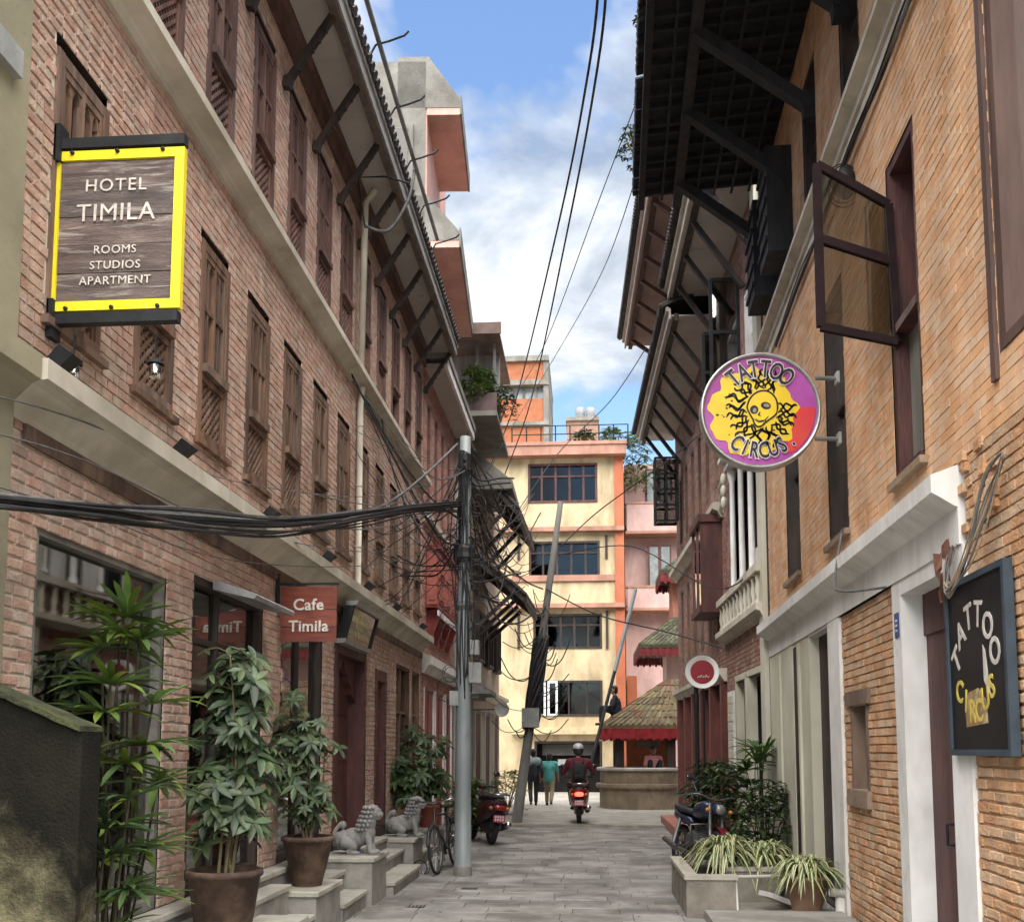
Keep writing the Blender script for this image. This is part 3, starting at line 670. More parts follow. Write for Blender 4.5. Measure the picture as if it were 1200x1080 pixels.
for k in range(4):
    u = .40 + k * .96; q = MB(); q.lathe([(.075, 0), (.075, .08), (.055, .12), (.05, 2.05), (.07, 2.12), (.085, 2.2), (.085, 2.3)], BF.p(u + .03, 4.57, -.03), 12); q.build('window_column', WHITE, hb, True)
for k in range(5):
    q = MB(); q.fb(BF, .5 + k * .56, .5 + k * .56 + .5, 4.6, 5.2 if k % 2 else 4.75, -.30, -.26); q.build('shutter', WHITE if k % 2 else WOODD, hb)
q = MB(); q.fb(BF, .3, 3.45, 4.55, 6.95, -.42, -.40); q.build('dark_back_panel', DARK, hb)
q = MB(); q.fb(BF, .3, 3.45, 6.86, 7.02, -.3, .10); q.fb(BF, .22, 3.5, 7.02, 7.10, -.1, .2); q.build('window_head', WHITE, hb)
for k in range(3):
    cz = BF.p(3.35 - k * .0, 6.7 - k * .22, .12); q = MB(); q.sph(cz, (.06, .10, .13), 10, 6); q.tube([cz, cz + V((-.06, .12, -.1)), cz + V((0, .16, -.2))], [.05, .04, .02], 6); q.build('carved_bracket', OLDWHITE, hb, True)
sl = MB(); sl.fprism(BF, [(-.05, 3.70), (.10, 3.70), (.14, 3.78), (.20, 3.80), (.20, 3.90), (-.05, 3.92)], -.1, 4.25); sl.build('balcony_slab', CREAM, hb)
rl = MB(); rl.fb(BF, 0, 4.2, 4.40, 4.52, .02, .18); rl.build('balustrade_rail', CREAM, hb)
for k in range(11):
    q = MB(); q.lathe([(.05, 0), (.05, .05), (.03, .09), (.055, .22), (.035, .36), (.05, .42), (.05, .475)], BF.p(.2 + k * .38, 3.92, .10), 10); q.build('baluster', CREAM, hb, True)
for a in B_h[1:3]: plain_window(hb, BF, *a, m=WHITE, bars=1, trans=(8.7,))
for a in B_h[3:]:
    q = MB(); q.fb(BF, a[0], a[1], 0, 2.9, -.35, -.33); q.build('doorway', DARK, hb)
    q = MB(); q.fb(BF, a[0] - .09, a[0], 0, 2.98, -.1, .04); q.fb(BF, a[1], a[1] + .09, 0, 2.98, -.1, .04); q.fb(BF, a[0] - .09, a[1] + .09, 2.9, 3.0, -.1, .045); q.build('door_frame', OLDWHITE, hb)
q = MB(); q.fb(BF, 2.95, 3.6, 1.3, 2.75, .05, .09); s_ = q.build('open_shutter', WHITE, hb)
for k in range(8):
    p = MB(); p.fb(BF, 3.0, 3.55, 1.38 + k * .165, 1.5 + k * .165, .09, .10); p.build('louvre', OLDWHITE, s_)
def flat_eave(par, fc, u0, u1, z, o0, o1, sof, fas, nst=5, dz=1.2, strut=True, sm=WOODD, panel=1.0):
    n = max(1, round((u1 - u0) / panel))
    for k in range(n):
        a = u0 + (u1 - u0) * k / n; b = u0 + (u1 - u0) * (k + 1) / n; q = MB(); q.fb(fc, a + .004, b - .004, z, z + .03, o0, o1 - .06); q.build('soffit_panel', sof, par)
    q = MB(); q.fb(fc, u0, u1, z - .09, z + .06, o1 - .22, o1 - .12); q.build('eave_beam', sm, par)
    q = MB(); q.fb(fc, u0 - .02, u1 + .02, z - .06, z + .16, o1 - .06, o1 - .02); q.fb(fc, u0 - .02, u1 + .02, z + .10, z + .19, o1 - .02, o1 + .04); q.build('fascia_board', fas, par)
    q = MB(); q.fprism(fc, [(o1 + .12, z + .18), (o1 + .12, z + .25), (-1.5, z + 1.3), (-1.5, z + 1.2)], u0 - .05, u1 + .05); r = q.build('roof', TILE, par)
    t = MB(); k = u0
    while k < u1:
        t.tube([fc.p(k + .06, z + .23, o1 + .16), fc.p(k + .06, z + .40, o1 - .2)], .055, 5); k += .13
    tag(t.build('roof_tiles', TILE, r), kind='stuff')
    if strut:
        for k in range(nst):
            u = u0 + (u1 - u0) * (k + .5) / nst; q = MB(); q.bar(fc.p(u, z - dz, .03), fc.p(u, z - .07, o1 - .17), .085, .10, (0, 1, 0)); q.build('roof_strut', sm, par)
flat_eave(hb, BF, -.5, 4.4, 10.75, 0, 1.02, SOFW, CREAM, 4, 1.25)
# open black-framed shutters hanging under the eave
for (u, z0, z1, oo) in ((1.9, 8.0, 9.9, .5), (3.3, 8.0, 9.5, .45)):
    q = MB(); a, b, c_, d_ = BF.p(u, z0, .03), BF.p(u, z0, oo), BF.p(u, z1, oo), BF.p(u, z1, .03)
    for e, f_ in ((a, b), (b, c_), (c_, d_), (d_, a), (a.lerp(d_, .5), b.lerp(c_, .5))): q.bar(e, f_, .06, .05, (0, 1, 0))
    o = q.build('open_shutter', BLACK, hb); p = MB(); p.hexa([a, b, c_, d_] + [x + V((0, .012, 0)) for x in (a, b, c_, d_)]); p.build('shutter_glass', glassmat('smoky_glass', (.35, .35, .35), .12), o)

# ------------------------------------------------------------------ right side: rose brick house at the end of the row
CF = Fac((2.66, 19.8), (-.024, 1), (-1, -.024))
hc = thing('rose_brick_house', 'rose brick house with bay window and struts at the far end of the right row', 'building', (2.6, 23, 0))
cw = [(.5 + 1.25 * k, 1.15 + 1.25 * k) for k in range(6)]
C_h = [(a, b, 3.9, 5.9) for a, b in cw] + [(a, b, 7.0, 8.9) for a, b in cw]
brickwall(hc, CF, [(0, 8.1, 3.2, 11.6)], C_h, BRB, BRBM, L=.22, H=.08, seed=22, cap=0)
bd = MB(); bd.fb(CF, 0, 8.1, 0, 12, -4, -.45); bd.fb(CF, 7.95, 8.1, 0, 12, -.45, -.012); bd.fb(CF, 0, 8.1, 3.0, 3.2, -.5, -.01); bd.build('inner_walls', BRB, hc)
for a, b in cw:
    plain_window(hc, CF, a, b, 3.9, 5.9, m=WOODB, bars=1, trans=(5.1,)); plain_window(hc, CF, a, b, 7.0, 8.9, m=WOODB, bars=1, trans=(8.2,))
c = MB(); c.fprism(CF, [(-.05, 6.2), (.05, 6.2), (.12, 6.32), (.22, 6.36), (.22, 6.48), (-.05, 6.52)], 0, 8.15); c.build('upper_cornice', CREAM, hc)
c = MB(); c.fprism(CF, [(-.05, 3.0), (.05, 3.0), (.12, 3.12), (.18, 3.14), (.18, 3.24), (-.05, 3.26)], 0, 8.15); c.build('lower_cornice', CREAM, hc)
bw = MB(); bw.fb(CF, .25, .33, 4.5, 6.15, 0, .42); bw.fb(CF, 1.5, 1.58, 4.5, 6.15, 0, .42); bw.fb(CF, .2, 1.62, 6.15, 6.3, 0, .47); bw.fb(CF, .2, 1.62, 4.36, 4.5, 0, .46); bw.fb(CF, .88, .94, 4.5, 6.15, .36, .42); bo = bw.build('bay_window', WOODR, hc)
for a, b in ((.33, .88), (.94, 1.5)):
    q = MB(); q.fb(CF, a, b, 4.5, 6.15, .385, .395); q.build('pane', PANE, bo)
q = MB(); q.fb(CF, .33, 1.5, 4.5, 6.15, .02, .04); q.build('curtain', mat('pale_curtain', (.42, .38, .35)), bo)
flat_eave(hc, CF, .15, 8.5, 10.32, 0, 1.0, SOFW, mat('eave_fascia', (.46, .42, .37), (.36, .33, .29), .7, 3), 7, 1.15)
flat_eave(hc, CF, -2.6, 6.3, 12.2, .0, 1.5, mat('pink_soffit', (.50, .36, .32), (.42, .30, .27), .75, 2), mat('pink_fascia', (.55, .47, .42), (.45, .38, .34), .7, 3), 8, 1.0, sm=WOODR)
q = MB(); q.fb(CF, -2.6, 6.3, 11.5, 12.2, -3, -.02); q.build('top_storey', PINK, hc)
for k in range(6):
    u = .2 + k * 1.5; q = MB(); q.fb(CF, u - .09, u + .09, 0, 3.0, -.1, .1); q.build('timber_post', mat('red_brown_post', (.17, .05, .038), (.10, .03, .025), .6, 4, streak=.3), hc)
q = MB(); q.fb(CF, 0, 8.1, 0, 3.0, -.42, -.40); q.build('arcade_back', DARK, hc)
# black lantern-like shutter box near the end
lb = MB(); c0 = CF.p(6.3, 0, .1); x0 = c0.x - .62
for (za, zb) in ((7.55, 9.2),):
    for dx in (0, .28, .56):
        lb.bar((x0 + dx, c0.y, za), (x0 + dx, c0.y, zb), .05); lb.bar((x0 + dx, c0.y + .5, za), (x0 + dx, c0.y + .5, zb), .05)
    for k in range(5):
        z = za + (zb - za) * k / 4; lb.bar((x0, c0.y, z), (x0 + .56, c0.y, z), .05); lb.bar((x0, c0.y, z), (x0, c0.y + .5, z), .05); lb.bar((x0, c0.y + .5, z), (x0 + .56, c0.y + .5, z), .05)
lo_ = lb.build('caged_window', BLACK, hc); q = MB(); q.box((x0 + .02, c0.y + .03, 7.57), (x0 + .6, c0.y + .47, 9.17)); q.build('pane', glassmat('smoky_glass', (.2, .2, .2)), lo_)
# ------------------------------------------------------------------ left row beyond the hotel
LF2 = Fac((-3.02, 18.5), (0, 1), (1, 0))
h2 = thing('red_bay_house', 'brick house with a red bay window and pink cantilevered upper storeys', 'building', (-3, 20.5, 0))
H2 = [(.4 + .95 * k, .4 + .95 * k + .5, 6.3, 8.4) for k in range(4)] + [(.3, 1.5, 0, 2.8), (1.75, 2.9, 0, 2.8), (3.2, 4.1, 0, 2.8)]
brickwall(h2, LF2, [(0, 4.5, 0, 8.9)], H2, mat('brick_pinkish', (.44, .235, .18), (.32, .165, .13), .85, 8, bump=.4, bscale=60, island=.16, hue=.01), MORT, L=.21, H=.08, seed=31, cap=0)
bd = MB(); bd.fb(LF2, 0.02, 4.5, 0, 8.9, -4, -.4); bd.build('inner_walls', ROOM, h2)
for a in H2[:4]: plain_window(h2, LF2, *a, m=mat('pinkish_wood', (.24, .11, .09), (.14, .06, .05), .7, 6), bars=1, trans=(7.6,))
c = MB(); c.fprism(LF2, [(-.05, 3.1), (.05, 3.1), (.10, 3.22), (.16, 3.26), (.16, 3.42), (-.05, 3.46)], .02, 4.5); c.build('lower_cornice', WHITE, h2)
c = MB(); c.fprism(LF2, [(-.05, 5.9), (.05, 5.9), (.12, 5.98), (.12, 6.08), (-.05, 6.1)], .02, 4.5); c.build('upper_cornice', CREAM, h2)
by = MB(); by.fb(LF2, .35, 3.7, 4.35, 5.45, 0, .24); by.fb(LF2, .3, 3.75, 5.45, 5.53, 0, .30); bo = by.build('bay_window', RED, h2)
for k in range(4):
    a = .42 + k * .82
    for z0, z1 in ((4.43, 4.86), (4.92, 5.38)):
        q = MB(); q.fb(LF2, a, a + .7, z0, z1, .24, .255); q.fb(LF2, a + .1, a + .6, z0 + .08, z1 - .08, .255, .275); q.build('bay_panel', mat('dusty_red', (.42, .13, .10), (.3, .09, .07)), bo)
q = MB(); q.box((-2.99, 18.82, 4.40), (-2.80, 18.847, 5.40)); q.box((-2.95, 18.80, 4.48), (-2.84, 18.82, 4.85)); q.box((-2.95, 18.80, 4.95), (-2.84, 18.82, 5.32)); q.build('bay_end_panel', mat('dusty_red', (.1, .1, .1)), bo)
for k in range(4):
    q = MB(); u = .6 + k * .85; q.fprism(LF2, [(0, 3.75), (.06, 3.75), (.22, 4.2), (.22, 4.34), (0, 4.34)], u, u + .12); q.build('bay_bracket', RED, bo)
    q = MB(); q.fb(LF2, u - .2, u + .5, 4.2, 4.3, .22, .25); q.build('bracket_rail', WHITE, bo)
for a in H2[4:]:
    q = MB(); q.fb(LF2, a[0], a[1], 0, 2.8, -.08, -.025); o = q.build('door', RED, h2)
    q = MB(); q.fb(LF2, a[0] - .06, a[0], 0, 2.85, -.05, .012); q.fb(LF2, a[1], a[1] + .06, 0, 2.85, -.05, .012); q.build('door_frame', WHITE, o)
    q = MB(); q.fb(LF2, (a[0] + a[1]) / 2 - .02, (a[0] + a[1]) / 2 + .02, 0, 2.8, -.025, -.015); q.build('door_stile', WOODR, o)
for k in range(4):
    q = MB(); q.fb(LF2, .01 + k * 1.14, 1.14 + k * 1.14, 8.88, 8.93, 0, .38); q.build('soffit_panel', SOFW, h2)
q = MB(); q.fb(LF2, 0, 4.6, 8.84, 9.02, .38, .44); q.build('fascia_board', WHITE, h2)
q = MB(); q.fb(LF2, 0, 4.6, 9.02, 9.16, -3.5, .47); q.build('roof_slab', CONC, h2)
# pink upper storeys with cantilevered slabs
PF = Fac((-3.02, 18.7), (-.0575, 1), (1, .0575))
q = MB(); q.fb(PF, 0, 4.4, 9.16, 15.0, -3.4, -.02); q.build('upper_storey', PINK, h2)
q = MB(); q.fb(PF, -.03, 0, 9.16, 15.1, -3.4, -.05); q.build('end_wall', CONC, h2)
for z, d1, zt in ((11.3, 4.3, 1.05), (14.0, 2.75, 1.2)):
    q = MB(); q.fb(PF, -.02, d1, z, z + .14, -.02, .62); o = q.build('balcony_slab', PINK, h2)
    q = MB(); q.fplate(Fac(PF.p(-.03, 0)[:2], PF.n[:2], (-PF.t)[:2]), [(-.6, z + .14), (.62, z + .14), (.62, z + .32), (.0, z + zt), (-.6, z + zt)], -.12, 0); q.build('parapet_end', CONC, o)
    q = MB(); q.fb(PF, .02, d1, z + .14, z + .34, .50, .62); q.build('parapet', mat('pale_pink', (.62, .42, .38), (.5, .34, .3)), o)
    q = MB(); q.fb(PF, -.04, d1 + .02, z + .0, z + .38, .62, .655); q.build('drip_edge', CONC, o)
for z in (9.6, 12.2):
    q = MB(); q.box((-3.9, 18.6, z), (-3.3, 18.66, z + 1.6)); o = q.build('stair_window', CONC, h2)
    q = MB(); q.box((-3.8, 18.585, z + .1), (-3.4, 18.6, z + 1.5)); q.build('pane', PANE, o)
# grey corner house with rooftop plants
h3 = thing('grey_corner_house', 'grey plastered house with green-grey shopfront and plants on its roof terrace', 'building', (-3, 23.8, 0))
GRN = mat('grey_green_paint', (.22, .25, .23), (.15, .17, .155), .7, 2, stain=((.10, .11, .10), 1.2, .6))
q = MB(); q.box((-6, 23.1, 0), (-2.85, 24.6, 10.0)); q.build('wall', mat('grey_plaster', (.42, .41, .36), (.30, .295, .26), .85, 1.2, stain=((.16, .155, .13), 1.0, .56), streak=.3), h3)
q = MB(); q.box((-2.95, 23.08, .0), (-2.72, 24.4, 2.9)); q.build('shop_shutter', GRN, h3)
q = MB(); q.box((-3, 23.0, 2.95), (-2.2, 24.7, 3.05)); q.box((-3, 23.05, 3.05), (-2.35, 24.6, 3.14)); q.box((-3, 23.05, 2.86), (-2.45, 24.6, 2.95)); q.build('shop_canopy', mat('grey_sheet', (.20, .20, .19)), h3)
q = MB(); q.box((-3.4, 23.0, 9.4), (-2.05, 26.5, 9.52)); q.build('terrace_slab', CONC, h3)
q = MB(); q.box((-3.0, 23.3, 9.55), (-2.08, 23.4, 10.05)); q.build('terrace_parapet', mat('terrace_wood', (.12, .08, .075)), h3)
q = MB(); q.box((-3.6, 23.0, 11.40), (-2.0, 26.5, 11.48)); q.box((-3.6, 22.95, 11.35), (-1.95, 23.0, 11.62)); q.build('terrace_roof', mat('rusty_sheet', (.20, .135, .115), (.13, .09, .075), .7, 3), h3)
for x in (-3.2, -2.62, -2.2):
    q = MB(); q.box((x, 23.6, 10.0), (x + .07, 23.67, 11.4)); q.build('terrace_post', CONC, h3)
q = MB(); q.box((-3.3, 24.4, 9.55), (-2.1, 24.45, 11.4)); q.build('terrace_wall', mat('corrugated', (.30, .30, .29), (.2, .2, .19), .6, 8, streak=.2), h3)
# crumbling traditional house with dark eaves
h4 = thing('old_timber_house', 'old timber-eaved house with drooping dark tiled roofs at the left row end', 'building', (-3, 27, 0))
OF = Fac((-2.86, 24.7), (.03, 1), (1, -.03))
q = MB(); q.fb(OF, 0, 6.2, 0, 9.6, -3, 0); q.build('wall', mat('ochre_grey_wall', (.46, .36, .26), (.34, .26, .19), .85, 2, stain=((.2, .16, .12), 1.0, .58)), h4)
for k in range(3):
    plain_window(h4, Fac(OF.p(0, 0, .16)[:2], OF.t[:2], OF.n[:2]), .6 + k * 1.9, 1.7 + k * 1.9, 3.9, 5.2, m=WOODD, bars=2, rec=-.04)
    q = MB(); q.fb(OF, .5 + k * 1.9, 1.6 + k * 1.9, .1, 2.6, 0, .05); o = q.build('door', WOODR, h4); p = MB(); p.fb(OF, .42 + k * 1.9, .5 + k * 1.9, .1, 2.7, 0, .09); p.fb(OF, 1.6 + k * 1.9, 1.68 + k * 1.9, .1, 2.7, 0, .09); p.build('door_frame', OLDWHITE, o)
q = MB(); q.fprism(OF, [(0, 3.0), (.1, 3.0), (.3, 3.12), (.3, 3.2), (0, 3.26)], 0, 6.2); q.build('cornice', OLDWHITE, h4)
Rh = random.Random(8)
for (ua, ub, zo, zi, oo) in ((.2, 4.8, 7.55, 8.9, 1.15), (.0, 3.2, 5.35, 6.5, 1.35)):
    q = MB(); q.hexa([OF.p(ua, zi, 0), OF.p(ub, zi, 0), OF.p(ub, zo, oo), OF.p(ua, zo, oo)] + [OF.p(ua, zi + .1, 0), OF.p(ub, zi + .1, 0), OF.p(ub, zo + .1, oo), OF.p(ua, zo + .1, oo)]); r = q.build('roof', TILE, h4)
    t = MB(); u = ua
    while u < ub:
        for k in range(7):
            f0 = k / 7; t.tube([OF.p(u, zi + (zo - zi) * f0 + .13, oo * f0), OF.p(u + Rh.uniform(-.02, .02), zi + (zo - zi) * (f0 + .16) + .11 + Rh.uniform(-.02, .02), oo * (f0 + .16))], .06, 5)
        u += .14
    tag(t.build('roof_tiles', TILE, r), kind='stuff')
    n = 9
    for k in range(n):
        u = ua + (ub - ua) * k / (n - 1); q = MB(); q.bar(OF.p(u, zi - .06, 0), OF.p(u, zo - .04, oo), .07, .09); q.build('rafter', WOODD, h4)
    for k in range(4):
        u = ua + .2 + (ub - ua - .4) * k / 3; q = MB(); q.bar(OF.p(u, zo - .75, .03), OF.p(u, zo + .1, oo * .72), .09, .11, (0, 1, 0)); q.build('roof_strut', WOODD, h4)
    q = MB(); q.bar(OF.p(ua, zo, oo), OF.p(ub, zo - .05, oo), .1, .14); q.build('eave_beam', WOODD, h4)
q = MB(); pts = [OF.p(.0, 9.5, -.4), OF.p(.0, 8.3, 1.05), OF.p(.0, 8.1, 1.05), OF.p(.0, 8.1, -.4)]; q.hexa(pts[:4] + [p + V((0, 2.5, 0)) for p in pts]); q.build('gable_wall', CONC, h4)

# ------------------------------------------------------------------ yellow building closing the street
YEL = mat('yellow_paint', (.55, .445, .28), (.48, .385, .235), .75, .9, bump=.08, bscale=15, big=.4, stain=((.58, .46, .28), .6, .66))
ORG = mat('orange_paint', (.42, .13, .06), (.35, .10, .045), .7, 1.5, bump=.08, big=.2)
SAL = mat('salmon_band', (.40, .215, .155), (.33, .17, .12), .75, 1.5, bump=.1, big=.3)
PPK = mat('pale_pink_paint', (.55, .37, .34), (.47, .31, .285), .75, 1, big=.25, bump=.08, stain=((.55, .4, .36), .7, .66))
YF = Fac((-6.2, 40), (1, 0), (0, -1))
def YU(px): return D(px, 800, 40).x + 6.2
def YZ(py): return D(660, py, 40).z
yb = thing('yellow_building', 'yellow four-storey building with orange bands closing the end of the street', 'building', (-1, 42, 0))
yh = []
for (x0, x1, y0, y1) in ((619, 702, 543, 589), (620, 704, 634, 676), (625, 706, 719, 760), (624, 706, 797, 839), (626, 705, 868, 930)):
    yh.append((YU(x0), YU(x1), max(YZ(y1), .0), YZ(y0)))
ub = YU(733); q = MB(); backing(q, YF, 0, ub, 0, YZ(530), yh, 0); q.fb(YF, 0, ub, 0, YZ(530), -9, -.8); q.fb(YF, 0, ub, YZ(530) - .1, YZ(530), -.8, -.01)
for h_ in yh: q.fb(YF, h_[0] - .2, h_[0], h_[2], h_[3], -.8, -.01); q.fb(YF, h_[1], h_[1] + .1, h_[2], h_[3], -.8, -.01)
q.build('wall', YEL, yb)
q = MB(); q.fb(YF, YU(722), YU(733), 0, YZ(527), .003, .16); q.build('corner_band', ORG, yb)
q = MB(); q.fb(YF, 0, YU(736), YZ(537), YZ(526), .003, .55); q.fb(YF, 0, YU(737), YZ(526), YZ(522), -.5, .6); q.build('roof_band', SAL, yb)
for y0 in (619, 676, 710):
    pass
for (y0, y1, oo) in ((619, 624, .35), (708, 713, .35)):
    q = MB(); q.fb(YF, 0, YU(733), YZ(y1), YZ(y0), .004, oo); q.build('floor_band', SAL, yb)
q = MB(); q.fb(YF, YU(600), YU(727), YZ(681), YZ(674), .004, .10); q.build('sill_band', SAL, yb)
q = MB(); q.fb(YF, YU(600), YU(715), YZ(860), YZ(852), .004, .3); q.build('shop_ledge', mat('yellow_ledge', (.62, .5, .3)), yb)
FRM = [WOODR, WOODD, WOODD, WHITE, WOODD]
for i, h_ in enumerate(yh):
    u0, u1, z0, z1 = h_; w_ = .09
    f_ = MB(); f_.fb(YF, u0, u0 + w_, z0, z1, -.2, .02); f_.fb(YF, u1 - w_, u1, z0, z1, -.2, .02); f_.fb(YF, u0 + w_, u1 - w_, z1 - w_, z1, -.2, .02)
    if i < 4: f_.fb(YF, u0 + w_, u1 - w_, z0, z0 + w_, -.2, .03)
    wn = f_.build('window' if i < 4 else 'shop_entrance', FRM[i] if i != 3 else WOODD, yb)
    q = MB(); q.fb(YF, u0, u1, z0, z1, -.75, -.7); q.build('dark_back_panel', DARK, wn)
    if i < 3:
        n = 5
        for k in range(1, n):
            u = u0 + (u1 - u0) * k / n; q = MB(); q.fb(YF, u - .04, u + .04, z0 + w_, z1 - w_, -.16, -.04); q.build('mullion', FRM[i], wn)
        q = MB(); zt = z0 + (z1 - z0) * .68; q.fb(YF, u0 + w_, u1 - w_, zt - .035, zt + .035, -.162, -.042); q.build('transom', FRM[i], wn)
        for k in range(n):
            a, b = u0 + (u1 - u0) * k / n, u0 + (u1 - u0) * (k + 1) / n; q = MB(); q.fb(YF, a + .03, b - .03, z0 + w_, z1 - w_, -.12, -.11); q.build('pane', PANE, wn)
        if i in (1, 2):
            for k in ((1, 3) if i == 1 else (0, 4)):
                a = u0 + (u1 - u0) * k / 5 + .06; b = a + .42; pts = [(a + (b - a) * j / 14, -.3 + .04 * math.sin(j * 1.9)) for j in range(15)]
                q = MB(); q.loft([[YF.p(u, z0 + .05, o) for u, o in pts], [YF.p(u, z1 - .1, o) for u, o in pts]], cap=False, close=False); q.build('curtain', mat('dull_curtain', (.16, .13, .12)), wn, True)
        if i == 0:
            for k in (0, 1, 2):
                a = u0 + (u1 - u0) * (k if k < 2 else 2) / 5 + .08; b = a + (.40 if k < 2 else .95); pts = [(a + (b - a) * j / 16, -.3 + .04 * math.sin(j * 1.9)) for j in range(17)]
                q = MB(); q.loft([[YF.p(u, z0 + .05, o) for u, o in pts], [YF.p(u, zt if k < 2 else zt - .05, o) for u, o in pts]], cap=False, close=False); q.build('curtain', mat('pale_curtain', (.42, .38, .35)) if k < 2 else WHITE, wn, True)
    if i == 3:
        for a, b in ((.02, .19), (.215, .36)):
            A, B = u0 + (u1 - u0) * a, u0 + (u1 - u0) * b; q = MB()
            for (x, y_) in ((A, A + .08), (B - .08, B)): q.fb(YF, x, y_, z0 + .05, z1 - .05, -.05, .04)
            q.fb(YF, A, B, z0 + .02, z0 + .1, -.05, .042); q.fb(YF, A, B, z1 - .1, z1 - .02, -.05, .042); q.build('white_sash', WHITE, wn)
        q = MB(); q.fb(YF, u0 + .05, u1 - .05, z0 + .05, z1 - .05, -.1, -.09); q.build('pane', PANE, wn)
        for x in (.52, .78):
            q = MB(); u = u0 + (u1 - u0) * x; q.fb(YF, u - .03, u + .03, z0, z1 - .05, -.08, -.02); q.build('mullion', WOODD, wn)
    if i == 4:
        q = MB(); q.fb(YF, u0 + .3, u1 - .3, z1 - .55, z1 - .12, -.4, -.38); q.build('shop_board', mat('grey_board2', (.10, .095, .09)), wn)
        for k in range(2):
            q = MB(); q.fb(YF, u0 + .9 + k * .55, u0 + 1.25 + k * .55, z1 - .95, z1 - .7, -.5, -.45); q.build('lit_notice', mat('pale_notice', (.5, .52, .5)), wn)  # plain pale notice panels, no emission
for x in (608, 712):
    for (ya, yb_) in ((628, 655), (716, 760)):
        q = MB(); q.fb(YF, YU(x) - .05, YU(x) + .05, YZ(yb_), YZ(ya), .01, .08); q.build('drainpipe', WOODD, yb)
# pink building to its right
PKF = Fac((D(735, 800, 41).x, 41), (1, 0), (0, -1))
pk = thing('pink_building', 'pale pink building with railed balconies right of the yellow one', 'building', (4, 43, 0))
q = MB(); q.fb(PKF, .0, 7, 0, D(770, 540, 41).z, -8, -.9); q.fb(PKF, 0, 7, D(770, 612, 41).z, D(770, 540, 41).z, -.9, -.5); q.build('wall', PPK, pk)
for (y0, y1, s0) in ((590, 619, 622), (688, 706, 712)):
    q = MB(); q.fb(PKF, .05, 6, D(770, y1, 41).z, D(770, y0, 41).z, -.3, 0); q.fb(PKF, .05, 6, D(770, s0, 41).z, D(770, y1, 41).z, -.9, .05); o = q.build('balcony', PPK, pk)
    q = MB(); q.fb(PKF, .0, 6, D(770, s0 + 3, 41).z, D(770, s0, 41).z, -.9, .09); q.build('balcony_edge', SAL, o)
    q = MB(); q.fb(PKF, 0, 6, D(770, y0, 41).z, D(770, y0 - 2.5, 41).z, -.31, .03); q.build('balcony_cap', SAL, o)
for (x0, x1, y0, y1) in ((760, 792, 546, 588), (762, 790, 636, 690)):
    u0, u1 = D(x0, 800, 41).x - PKF.o.x, D(x1, 800, 41).x - PKF.o.x; z0, z1 = D(770, y1, 41).z, D(770, y0, 41).z
    q = MB(); q.fb(PKF, u0, u1, z0, z1, -.55, -.42); o = q.build('window', WOODR, pk)
    for k in range(2):
        p = MB(); w_ = (u1 - u0) / 2; p.fb(PKF, u0 + .07 + k * w_, u0 + w_ - .07 + k * w_, z0 + .08, z1 - .08, -.42, -.40); p.build('pane', mat('grey_pane', (.25, .28, .27), (.18, .2, .2), .15), o)
q = MB(); q.fb(PKF, -.02, 2.3, 0, 4.5, -.6, .0); q.build('annex_wall', PPK, pk)
q = MB(); q.fb(PKF, .0, .38, 0, 4.6, .003, .12); q.build('orange_pier', ORG, pk)
q = MB(); q.fb(PKF, .9, 2.2, 0, 2.2, .003, .06); q.build('orange_door', mat('orange_door_paint', (.60, .20, .10), (.5, .16, .08)), pk)
# unfinished brick tower behind
bt = thing('brick_tower', 'unfinished orange brick tower with concrete frame behind the yellow building', 'building', (-3, 56, 0))
TB = mat('orange_brick', (.36, .13, .06), (.28, .10, .048), .85, 3, bump=.3, bscale=20, stain=((.42, .3, .2), 2.2, .66))
def TX(px): return D(px, 480, 55).x
def TZ(py): return D(620, py, 55).z
for (y0, y1) in ((424, 446), (467, 495), (498, 540)):
    q = MB(); q.box((TX(560), 55, TZ(y1)), (TX(637), 62, TZ(y0))); q.build('brick_infill', TB, bt)
q = MB(); q.box((TX(637), 54.9, 0), (TX(643), 62, TZ(421))); q.build('concrete_column', CONC, bt)
for (y0, y1) in ((418, 424), (446, 452), (495, 499)):
    q = MB(); q.box((TX(558), 54.8, TZ(y1)), (TX(643.4), 62, TZ(y0))); q.build('concrete_beam', CONC, bt)
q = MB(); q.box((TX(560), 55.4, TZ(467)), (TX(637), 61, TZ(452))); o = q.build('window_band', mat('pale_glass', (.35, .42, .44), (.28, .34, .36), .2), bt)
for x in (598, 612, 626):
    q = MB(); q.box((TX(x), 55.2, TZ(467)), (TX(x) + .12, 55.4, TZ(452))); q.build('mullion', CONC, o)
# roof railing, tank, brick cabin
rr = thing('roof_railing', 'thin metal railing on the roof of the yellow building', 'railing', (-1, 40.5, 13.8))
for k in range(9):
    x = D(600 + k * 17, 520, 40.5).x; q = MB(); q.tube([(x, 40.5, YZ(522)), (x, 40.5, YZ(494))], .03, 6); q.build('post', BLACK, rr)
for y_ in (494, 504, 514):
    q = MB(); q.tube([(D(600, y_, 40.5).x, 40.5, YZ(y_)), (D(736, y_, 40.5).x, 40.5, YZ(y_))], .022, 6); q.build('rail', BLACK, rr)
cb = thing('roof_cabin', 'small brick cabin on the roof of the yellow building', 'cabin', (0, 47, 14))
q = MB(); q.box((D(664, 500, 46).x, 46, 13.4), (D(701, 500, 46).x, 48, D(680, 493, 46).z)); q.build('wall', mat('brown_brick', (.30, .17, .12), (.2, .12, .09)), cb)
q = MB(); q.box((D(663, 500, 46).x, 45.9, D(680, 493, 46).z), (D(702, 500, 46).x, 48.1, D(680, 489, 46).z)); q.build('roof_slab', CONC, cb)
